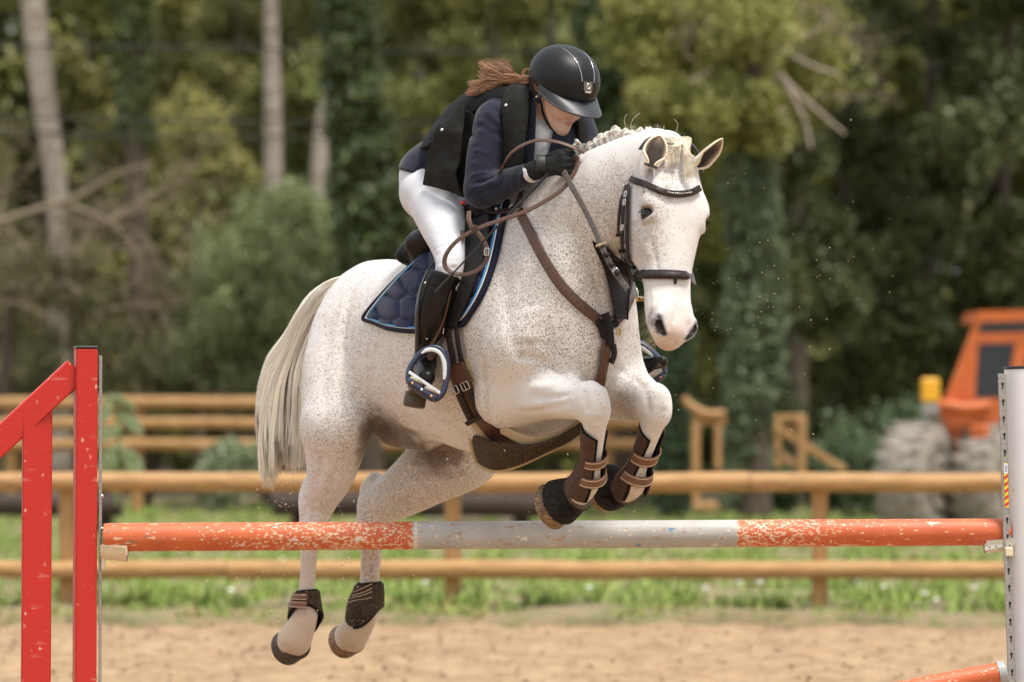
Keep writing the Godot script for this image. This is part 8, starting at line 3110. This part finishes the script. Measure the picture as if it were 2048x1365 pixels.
func boots() -> void:
	# forelegs: open-fronted boots, lined in black, with two straps across the cannon
	for leg in 2:
		var axis: Array = [[1191, 856, 0.70, 24], [1187, 900, 0.655, 20], [1183, 932, 0.62, 20], [1176, 960, 0.585, 29], [1166, 985, 0.55, 33]] if leg == 0 else [[1306, 858, 0.52, 23], [1296, 890, 0.475, 20], [1281, 930, 0.43, 20], [1268, 962, 0.40, 29], [1256, 984, 0.365, 32]]
		var ref := Vector3(0.78, 0.05, 0.62) if leg == 0 else Vector3(0.55, 0.05, 0.83)
		var t := thing("tendon_boot", "brown leather tendon boot on the right foreleg nearer the girth" if leg == 0 else "brown leather tendon boot on the left foreleg beyond the other", "horse boot", P(axis[2][0], axis[2][1], axis[2][2]), "leg boots on the horse")
		var open := 1.02
		var trim := func(an: float) -> Vector2:
			var b := absf(fposmod(an, TAU) - PI) / PI            # 0 behind the leg, 1 in front
			return Vector2(0.02 + 0.16 * b * b, 0.98 - 0.10 * pow(b, 2.0))
		put("lining", shell(axis, ref, open - 0.22, TAU - open + 0.22, func(an: float) -> Vector2: return Vector2(trim.call(an).x - 0.02, trim.call(an).y + 0.02), 0.0015, 0.004).mesh(), M.neoprene, t)
		put("shell", shell(axis, ref, open, TAU - open, trim, 0.006, 0.005).mesh(), M.leather_boot, t)
		for k in 2:
			var v: float = [0.36, 0.62][k]
			var st := shell(axis, ref, -1.75, 1.55, func(an: float) -> Vector2:
				var dv := 0.02 * sin(an)
				return Vector2(v - 0.055 + dv, v + 0.055 + dv), 0.013, 0.004, 4, 24)
			put("strap", st.mesh(), M.leather_tan, t)
			for e in [-0.050, 0.050]:
				var ln := shell(axis, ref, -1.70, 1.52, func(an: float) -> Vector2:
					var dv: float = 0.02 * sin(an) + e * 0.86
					return Vector2(v - 0.004 + dv, v + 0.004 + dv), 0.0165, 0.0012, 1, 24)
				put("stitching", ln.mesh(), M.thread, t)
			var bk := shell(axis, ref, -2.15, -1.62, func(_an: float) -> Vector2: return Vector2(v - 0.07, v + 0.07), 0.015, 0.006, 3, 8)
			put("buckle", bk.mesh(), M.gunmetal, t)
			var tail_ := shell(axis, ref, -2.75, -2.10, func(_an: float) -> Vector2: return Vector2(v - 0.045, v + 0.045), 0.013, 0.005, 3, 8)
			put("tab", tail_.mesh(), M.leather_boot, t)
		if leg == 0:
			var pa := shell(axis, ref, -2.55, -1.75, func(an: float) -> Vector2:
				return Vector2(0.755, 0.775 + 0.16 * (1.0 - absf(an + 2.15) / 0.40)), 0.012, 0.003, 8, 12)
			put("patch", pa.mesh(), M.leather_tan, t)
			var pb := shell(axis, ref, -2.46, -1.84, func(an: float) -> Vector2:
				return Vector2(0.768, 0.782 + 0.13 * (1.0 - absf(an + 2.15) / 0.31)), 0.0155, 0.0015, 8, 12)
			put("patch_field", pb.mesh(), M.leather_boot, t)
			for q in 5:
				var mk := shell(axis, ref, -2.30 + 0.05 * q, -2.02 - 0.02 * q, func(an: float) -> Vector2:
					var v0: float = 0.786 + 0.022 * q + 0.02 * sin(an * 14.0)
					return Vector2(v0, v0 + 0.007), 0.0172, 0.0008, 1, 8)
				put("mark", mk.mesh(), M.thread, t)
	# bell boots over the fore hooves
	for leg in 2:
		var a := P(1158, 985, 0.515) if leg == 0 else P(1254, 974, 0.345)
		var b := P(1119, 1006, 0.455) if leg == 0 else P(1220, 976, 0.275)
		var t := thing("bell_boot", "black muddy bell boot over the right fore hoof above the pole" if leg == 0 else "black muddy bell boot over the left fore hoof behind the other", "horse boot", (a + b) * 0.5, "leg boots on the horse")
		var s := Shape.new()
		var l := a.distance_to(b)
		s.lathe(a, b - a, PackedVector2Array([Vector2(0.0, 0.044), Vector2(0.002, 0.052), Vector2(l * 0.25, 0.060), Vector2(l * 0.6, 0.070), Vector2(l * 0.97, 0.0775), Vector2(l, 0.076), Vector2(l * 0.98, 0.072), Vector2(l * 0.5, 0.062), Vector2(0.01, 0.045)]), 36)
		put("shell", s.mesh(), M.bell, t)
		s = Shape.new()
		s.lathe(a - (b - a).normalized() * 0.012, b - a, PackedVector2Array([Vector2(0, 0.040), Vector2(0.004, 0.054), Vector2(0.014, 0.060), Vector2(0.022, 0.056), Vector2(0.026, 0.050)]), 30)
		put("collar", s.mesh(), M.bell_fuzz, t)
		var d := (b - a).normalized()
		var rng := RandomNumberGenerator.new()
		rng.seed = 30 + leg
		s = Shape.new()
		for i in 420:
			var an := rng.randf() * TAU
			var e1 := d.cross(Vector3.UP).normalized()
			var e2 := d.cross(e1)
			var o := e1 * cos(an) + e2 * sin(an)
			var q := a + o * rng.randf_range(0.050, 0.060) + d * rng.randf_range(-0.004, 0.012)
			s.tube(PackedVector3Array([q, q + (o * 0.9 - d * 0.5).normalized() * rng.randf_range(0.004, 0.010)]), PackedFloat32Array([0.0013, 0.0004]), 3, Vector3.ZERO, 1.0, false)
		stuff(put("fuzz", s.mesh(), M.bell_fuzz, t))
		s = Shape.new()
		var base := a.lerp(b, 0.42)
		var e := (P(1140, 1030, 0.6) - P(1128, 1000, 0.5)).normalized()
		s.box(base + (e - d * e.dot(d)).normalized() * 0.069, d * 0.020, d.cross(e).normalized() * 0.024, (e - d * e.dot(d)).normalized() * 0.004, 0.002)
		put("fastening_tab", s.mesh(), M.neoprene, t)
	# hind legs: short fetlock boots
	for leg in 2:
		var axis: Array = [[614, 1180, -0.42, 17.5], [613, 1200, -0.42, 22], [611, 1224, -0.42, 28], [612, 1246, -0.415, 29], [616, 1274, -0.41, 25]] if leg == 0 else [[739, 1164, -0.66, 20.5], [737, 1186, -0.66, 25], [732, 1210, -0.66, 30], [728, 1236, -0.65, 31], [722, 1264, -0.65, 27]]
		var ref := Vector3(-0.75, 0, 0.66) if leg == 0 else Vector3(-0.35, 0, 0.94)
		var t := thing("fetlock_boot", "muddy brown fetlock boot on the right hind leg, left of the other" if leg == 0 else "muddy brown fetlock boot on the left hind leg beside the tail-side one", "horse boot", P(axis[2][0], axis[2][1], axis[2][2]), "leg boots on the horse")
		var ph := 2.2 if leg == 0 else 0.35
		var trim := func(an: float) -> Vector2:
			return Vector2(0.08 + 0.05 * cos(an - 1.0), 0.60 + 0.30 * cos(an - ph))
		put("lining", shell(axis, ref, 0.0, TAU, func(an: float) -> Vector2: return Vector2(trim.call(an).x - 0.05, trim.call(an).y + 0.045), 0.0015, 0.005, 14, 48).mesh(), M.neoprene, t)
		put("shell", shell(axis, ref, 0.0, TAU, trim, 0.008, 0.005, 14, 48).mesh(), M.leather_muddy, t)
		for k in 2:
			var v := 0.20 + 0.16 * k
			if leg == 0:
				put("strap", shell(axis, ref, -0.9, 0.75, func(an: float) -> Vector2: return Vector2(v - 0.055 + 0.02 * an, v + 0.055 + 0.02 * an), 0.014, 0.004, 3, 16).mesh(), M.leather_tan, t)
			for e in [-0.05, 0.05]:
				put("stitching", shell(axis, ref, -0.88 if leg == 0 else -0.6, 0.73 if leg == 0 else 0.7, func(an: float) -> Vector2: return Vector2(v - 0.004 + e + 0.02 * an + (0.16 * an if leg == 1 else 0.0), v + 0.004 + e + 0.02 * an + (0.16 * an if leg == 1 else 0.0)), 0.0185 if leg == 0 else 0.013, 0.0012, 1, 16).mesh(), M.thread, t)

func bridle() -> void:
	var t := thing("bridle", "dark brown leather bridle with crystal browband on the grey horse's head", "bridle", P(1330, 450, 0.95))
	strap_on("headpiece", head, [[1284, 300], [1272, 322], [1262, 345], [1255, 366]], 15, 0.006, M.leather_dark, t, 0.006, [], 1.0)
	var hp := curve([P(1284, 300, 0.82), P(1300, 281, 0.80), P(1330, 274, 0.775), P(1365, 280, 0.77), P(1392, 302, 0.76), P(1404, 345, 0.76)], 5)
	var s := Shape.new()
	s.strap(hp, normals_from(hp, P(1335, 330, 0.74)), 0.026, 0.006)
	put("headpiece", s.mesh(), M.leather_dark, t)
	var far := []
	for q in [[-0.02, -0.11], [-0.05, -0.115]]:
		var p := Hd(0.15 + 0.0 * q[0], 0.02 + q[0], q[1])
		far.append([p, (p - Hd(0.15, 0, 0)).normalized()])
	var bb := strap_on("browband", head, [[1256, 358], [1268, 360], [1284, 367], [1310, 380], [1334, 388], [1358, 390], [1382, 386], [1396, 378]], 13, 0.008, M.leather_dark, t, 0.005)
	for i in 13:
		var u := i / 12.0
		var h := on(head, lerpf(1333, 1377, u), lerpf(387.5, 387.0, u) + 2.6 * sin(u * PI), 0.015)
		var cs := Shape.new()
		cs.lathe(h[0] - h[1] * 0.003, h[1], PackedVector2Array([Vector2(0, 0.0024), Vector2(0.0022, 0.0024), Vector2(0.0040, 0.0013), Vector2(0.0040, 0.0)]), 6)
		put("crystal", cs.mesh(), M.crystal, bb)
	strap_on("throatlash", head, [[1255, 366], [1247, 400], [1243, 440], [1240, 490], [1243, 530], [1250, 556]], 10, 0.006, M.leather_dark, t, 0.006)
	strap_on("cheekpiece", head, [[1257, 366], [1254, 410], [1252, 460], [1250, 510], [1253, 552], [1260, 578]], 11, 0.006, M.leather_dark, t, 0.010)
	strap_on("noseband_strap", head, [[1262, 372], [1261, 420], [1260, 470], [1262, 505], [1268, 534], [1278, 546]], 10, 0.006, M.leather_dark, t, 0.008)
	var nb := on_curve(head, [[1268, 538], [1282, 547], [1302, 549], [1330, 549], [1356, 550], [1368, 551]], 0.002)
	var np: PackedVector3Array = nb[0]
	var nn: PackedVector3Array = nb[1]
	var last := np[np.size() - 1]
	for q in [[0.400, 0.0, -0.068], [0.40, -0.045, -0.066], [0.40, -0.10, -0.035], [0.40, -0.11, 0.0], [0.40, -0.10, 0.04]]:
		np.append(Hd(q[0], q[1], q[2]))
		nn.append((Hd(q[0], q[1], q[2]) - Hd(0.40, -0.03, 0)).normalized())
	s = Shape.new()
	var cnt := np.size()
	s.tube(np, PackedFloat32Array([W(12.0, 1.0)]), 10, nn[0], 0.6)
	put("noseband", s.mesh(), M.leather_dark, t)
	s = Shape.new()
	var edge := PackedVector3Array()
	for i in cnt:
		edge.append(np[i] - head_down * 0.011 + nn[i] * 0.005)
	s.tube(edge, PackedFloat32Array([0.0022]), 6)
	put("noseband_piping", s.mesh(), M.leather_dark, t)
	var lp := on(head, 1350, 564, 0.004)
	s = Shape.new()
	s.box(lp[0], Vector3(0.004, 0, 0), Vector3(0, 0.008, 0), lp[1] * 0.004, 0.0015)
	put("loop", s.mesh(), M.leather_dark, t)
	for b in [[1257, 380], [1262, 392], [1256, 456], [1260, 408]]:
		var h := on(head, b[0], b[1], 0.018)
		buckle(h[0], Vector3(0.05, 1, 0), h[1], 0.013, 0.017, M.steel, t)
	for k in [[1246, 470], [1244, 540], [1252, 500]]:
		var h := on(head, k[0], k[1], 0.014)
		s = Shape.new()
		s.box(h[0], Vector3(0.008, 0, 0), Vector3(0, 0.005, 0), h[1] * 0.003, 0.001)
		put("keeper", s.mesh(), M.leather_dark, t)
	# far-side cheekpiece
	s = Shape.new()
	var fc := curve([Hd(0.10, -0.02, -0.098), Hd(0.20, -0.03, -0.105), Hd(0.30, -0.03, -0.092), Hd(0.40, -0.03, -0.076), Hd(0.46, -0.035, -0.060)], 5)
	s.strap(fc, normals_from(fc, Hd(0.3, -0.02, 0.0)), 0.017, 0.006)
	put("cheekpiece", s.mesh(), M.leather_dark, t)
	# the bit
	var bit := thing("bit", "loose ring steel bit with golden mouthpiece at the horse's mouth", "bit", P(1262, 592, 1.0))
	var c := Hd(0.475, -0.020, 0.066)
	c = on(head, 1270, 590, 0.010)[0]
	ring(P(1262, 590, c.z + 0.004), Vector3(-0.72, 0.1, 0.7), W(19, 1.0), 0.0042, M.steel, bit)
	ring(Hd(0.475, -0.02, -0.066), head_right, W(19, 1.0), 0.0042, M.steel, bit)
	s = Shape.new()
	s.tube(curve([P(1258, 596, c.z + 0.012), P(1270, 597, c.z + 0.006), P(1284, 598, c.z - 0.01), Hd(0.49, -0.03, -0.03)], 4), radii(13, [0.009, 0.010, 0.008, 0.007]), 10)
	put("mouthpiece", s.mesh(), M.brass, bit)
	s = Shape.new()
	s.lathe(P(1256, 595, c.z + 0.010), Vector3(-1, 0.1, 0.4), PackedVector2Array([Vector2(-0.012, 0.0), Vector2(-0.010, 0.011), Vector2(0.006, 0.012), Vector2(0.010, 0.007), Vector2(0.011, 0.0)]), 14)
	put("bit_stop", s.mesh(), M.fleece, bit)

func reins() -> void:
	var t := thing("reins", "brown leather reins looping from the glove across the neck to the bit", "reins", P(1130, 400, 0.6))
	# gloved hand to bit, along the neck
	free_strap("rein", [[1128, 344, 0.630], [1140, 366, 0.68], [1166, 412, 0.75], [1190, 460, 0.81], [1205, 496, 0.86], [1224, 534, 0.92], [1246, 566, 0.985], [1256, 580, 1.01]], 12, 0.004, Vector3(-0.5, 0.2, 0.85), M.leather_rein, t)
	free_strap("rein", [[1240, 318, 0.50], [1300, 420, 0.60], [1370, 520, 0.72], [1388, 570, 0.84]], 12, 0.004, Vector3(0.6, 0.2, 0.7), M.leather_rein, t)
	var s := Shape.new()
	s.box(P(1203, 489, 0.865), Vector3(0.018, 0.006, 0.0), Vector3(-0.0012, 0.0036, 0.0), Vector3(0, 0, 0.006), 0.001)
	put("rein_stop", s.mesh(), M.fleece, t)
	# knots and buckles above the bit
	for k in [[1216, 516, 0.90, 13], [1226, 536, 0.935, 12], [1238, 552, 0.965, 12]]:
		s = Shape.new()
		s.lathe(P(k[0], k[1], k[2]) - Vector3(0.006, -0.009, -0.01), Vector3(0.55, -0.8, 0.3), PackedVector2Array([Vector2(-0.008, 0.0), Vector2(-0.007, W(k[3], 0.9) * 0.5), Vector2(0.007, W(k[3], 0.9) * 0.55), Vector2(0.009, 0.0)]), 10)
		put("keeper", s.mesh(), M.leather_dark, t)
	buckle(P(1233, 544, 0.965), Vector3(0.55, -0.8, 0.2), Vector3(-0.3, 0.2, 1), 0.016, 0.02, M.steel, t)
	# the loose end: an arch above the hand, a short fall beside it, and a long loop hanging over the shoulder
	free_strap("rein_loop", [[984, 392, 0.40], [994, 362, 0.44], [1004, 338, 0.50], [1026, 304, 0.55], [1068, 283, 0.575], [1110, 284, 0.60], [1148, 296, 0.61], [1168, 306, 0.60]], 9, 0.004, Vector3(0.1, 0.75, 0.65), M.leather_laced, t)
	free_strap("rein_loop", [[1146, 316, 0.60], [1157, 318, 0.63], [1154, 336, 0.65], [1142, 358, 0.66]], 11, 0.004, Vector3(-0.7, 0.0, 0.7), M.leather_laced, t)
	free_strap("rein_loop", [[1142, 358, 0.66], [1126, 378, 0.665], [1092, 402, 0.66], [1050, 424, 0.65], [1004, 440, 0.63], [960, 456, 0.61], [920, 478, 0.59], [897, 502, 0.575], [889, 524, 0.57], [897, 542, 0.575], [925, 550, 0.58], [955, 541, 0.585], [973, 520, 0.58], [974, 498, 0.575], [960, 472, 0.565], [944, 456, 0.56], [938, 440, 0.55], [938, 424, 0.52]], 9.5, 0.004, Vector3(-0.25, 0.55, 0.8), M.leather_laced, t)
	buckle(P(974, 504, 0.588), Vector3(0.05, 1, 0), Vector3(-0.3, 0.2, 1), 0.014, 0.022, M.steel, t)
	s = Shape.new()
	s.box(P(949, 459, 0.615), Vector3(0.009, 0.003, 0.0), Vector3(-0.003, 0.012, 0.0), Vector3(0, 0, 0.005), 0.002)
	put("keeper", s.mesh(), M.leather_laced, t)
	# whip
	var w := thing("whip", "thin black riding whip with silver cap held in the rider's right glove", "whip", P(1118, 325, 0.60))
	s = Shape.new()
	var a := P(1151, 290, 0.600)
	var b := P(877, 577, 0.60)
	s.tube(PackedVector3Array([a, a.lerp(b, 0.10), a.lerp(b, 0.22), a.lerp(b, 0.6), b]), PackedFloat32Array([0.0065, 0.0065, 0.0055, 0.0036, 0.0028]), 10)
	put("shaft", s.mesh(), M.whip, w)
	s = Shape.new()
	var d := (a - b).normalized()
	s.lathe(a - d * 0.010, d, PackedVector2Array([Vector2(0, 0.0072), Vector2(0.010, 0.0075), Vector2(0.014, 0.0085), Vector2(0.020, 0.0145), Vector2(0.024, 0.015), Vector2(0.027, 0.012), Vector2(0.028, 0.0)]), 20)
	put("cap", s.mesh(), M.steel, w)
	s = Shape.new()
	s.box(b - d * 0.006, d * 0.012, d.cross(Vector3(0, 0, 1)).normalized() * 0.004, Vector3(0, 0, 0.0015), 0.0008)
	put("lash", s.mesh(), M.whip, w)

func _ready() -> void:
	# ---- camera
	var lens := CameraAttributesPhysical.new()
	lens.frustum_focal_length = 148.0
	lens.frustum_focus_distance = 13.6
	lens.exposure_aperture = 2.9
	lens.frustum_near = 0.1
	lens.frustum_far = 600.0
	var cam := Camera3D.new()
	cam.name = "camera"
	cam.attributes = lens
	cam.position = Vector3(0, TALL, EYE)
	add_child(cam)
	cam.set_frustum(1365.0 / FOCAL * 0.1, Vector2(0, (HORIZON - 682.5) / FOCAL * 0.1), 0.1, 600.0)
	# ---- sky: bright thin overcast
	var e := Environment.new()
	e.background_mode = Environment.BG_SKY
	var sk := ProceduralSkyMaterial.new()
	sk.sky_top_color = Color(0.84, 0.87, 0.90)
	sk.sky_horizon_color = Color(0.87, 0.87, 0.87)
	sk.sky_curve = 0.2
	sk.ground_bottom_color = Color(0.32, 0.29, 0.24)
	sk.ground_horizon_color = Color(0.40, 0.38, 0.32)
	sk.sky_energy_multiplier = 0.93
	e.sky = Sky.new()
	e.sky.sky_material = sk
	e.tonemap_mode = Environment.TONE_MAPPER_LINEAR
	e.tonemap_exposure = 1.68
	e.sdfgi_enabled = true
	e.ssao_enabled = true
	e.ssil_enabled = true
	var we := WorldEnvironment.new()
	we.environment = e
	add_child(we)
	var sun := DirectionalLight3D.new()
	sun.name = "sun"
	sun.light_color = Color(1.0, 0.975, 0.945)
	sun.light_energy = 0.85
	sun.light_angular_distance = 16.0
	sun.shadow_enabled = true
	sun.rotation_degrees = Vector3(-70, 48, 0)
	add_child(sun)
	# ---- the place
	var t0 := Time.get_ticks_msec()
	materials()
	ground()
	fences()
	wood_frames()
	woods()
	tractor()
	posts()
	print("place ", Time.get_ticks_msec() - t0)
	# ---- horse, tack and rider
	horse_fields()
	horse()
	print("horse ", Time.get_ticks_msec() - t0)
	saddlery()
	print("tack ", Time.get_ticks_msec() - t0)
	rider()
	print("rider ", Time.get_ticks_msec() - t0)
	flying_sand()
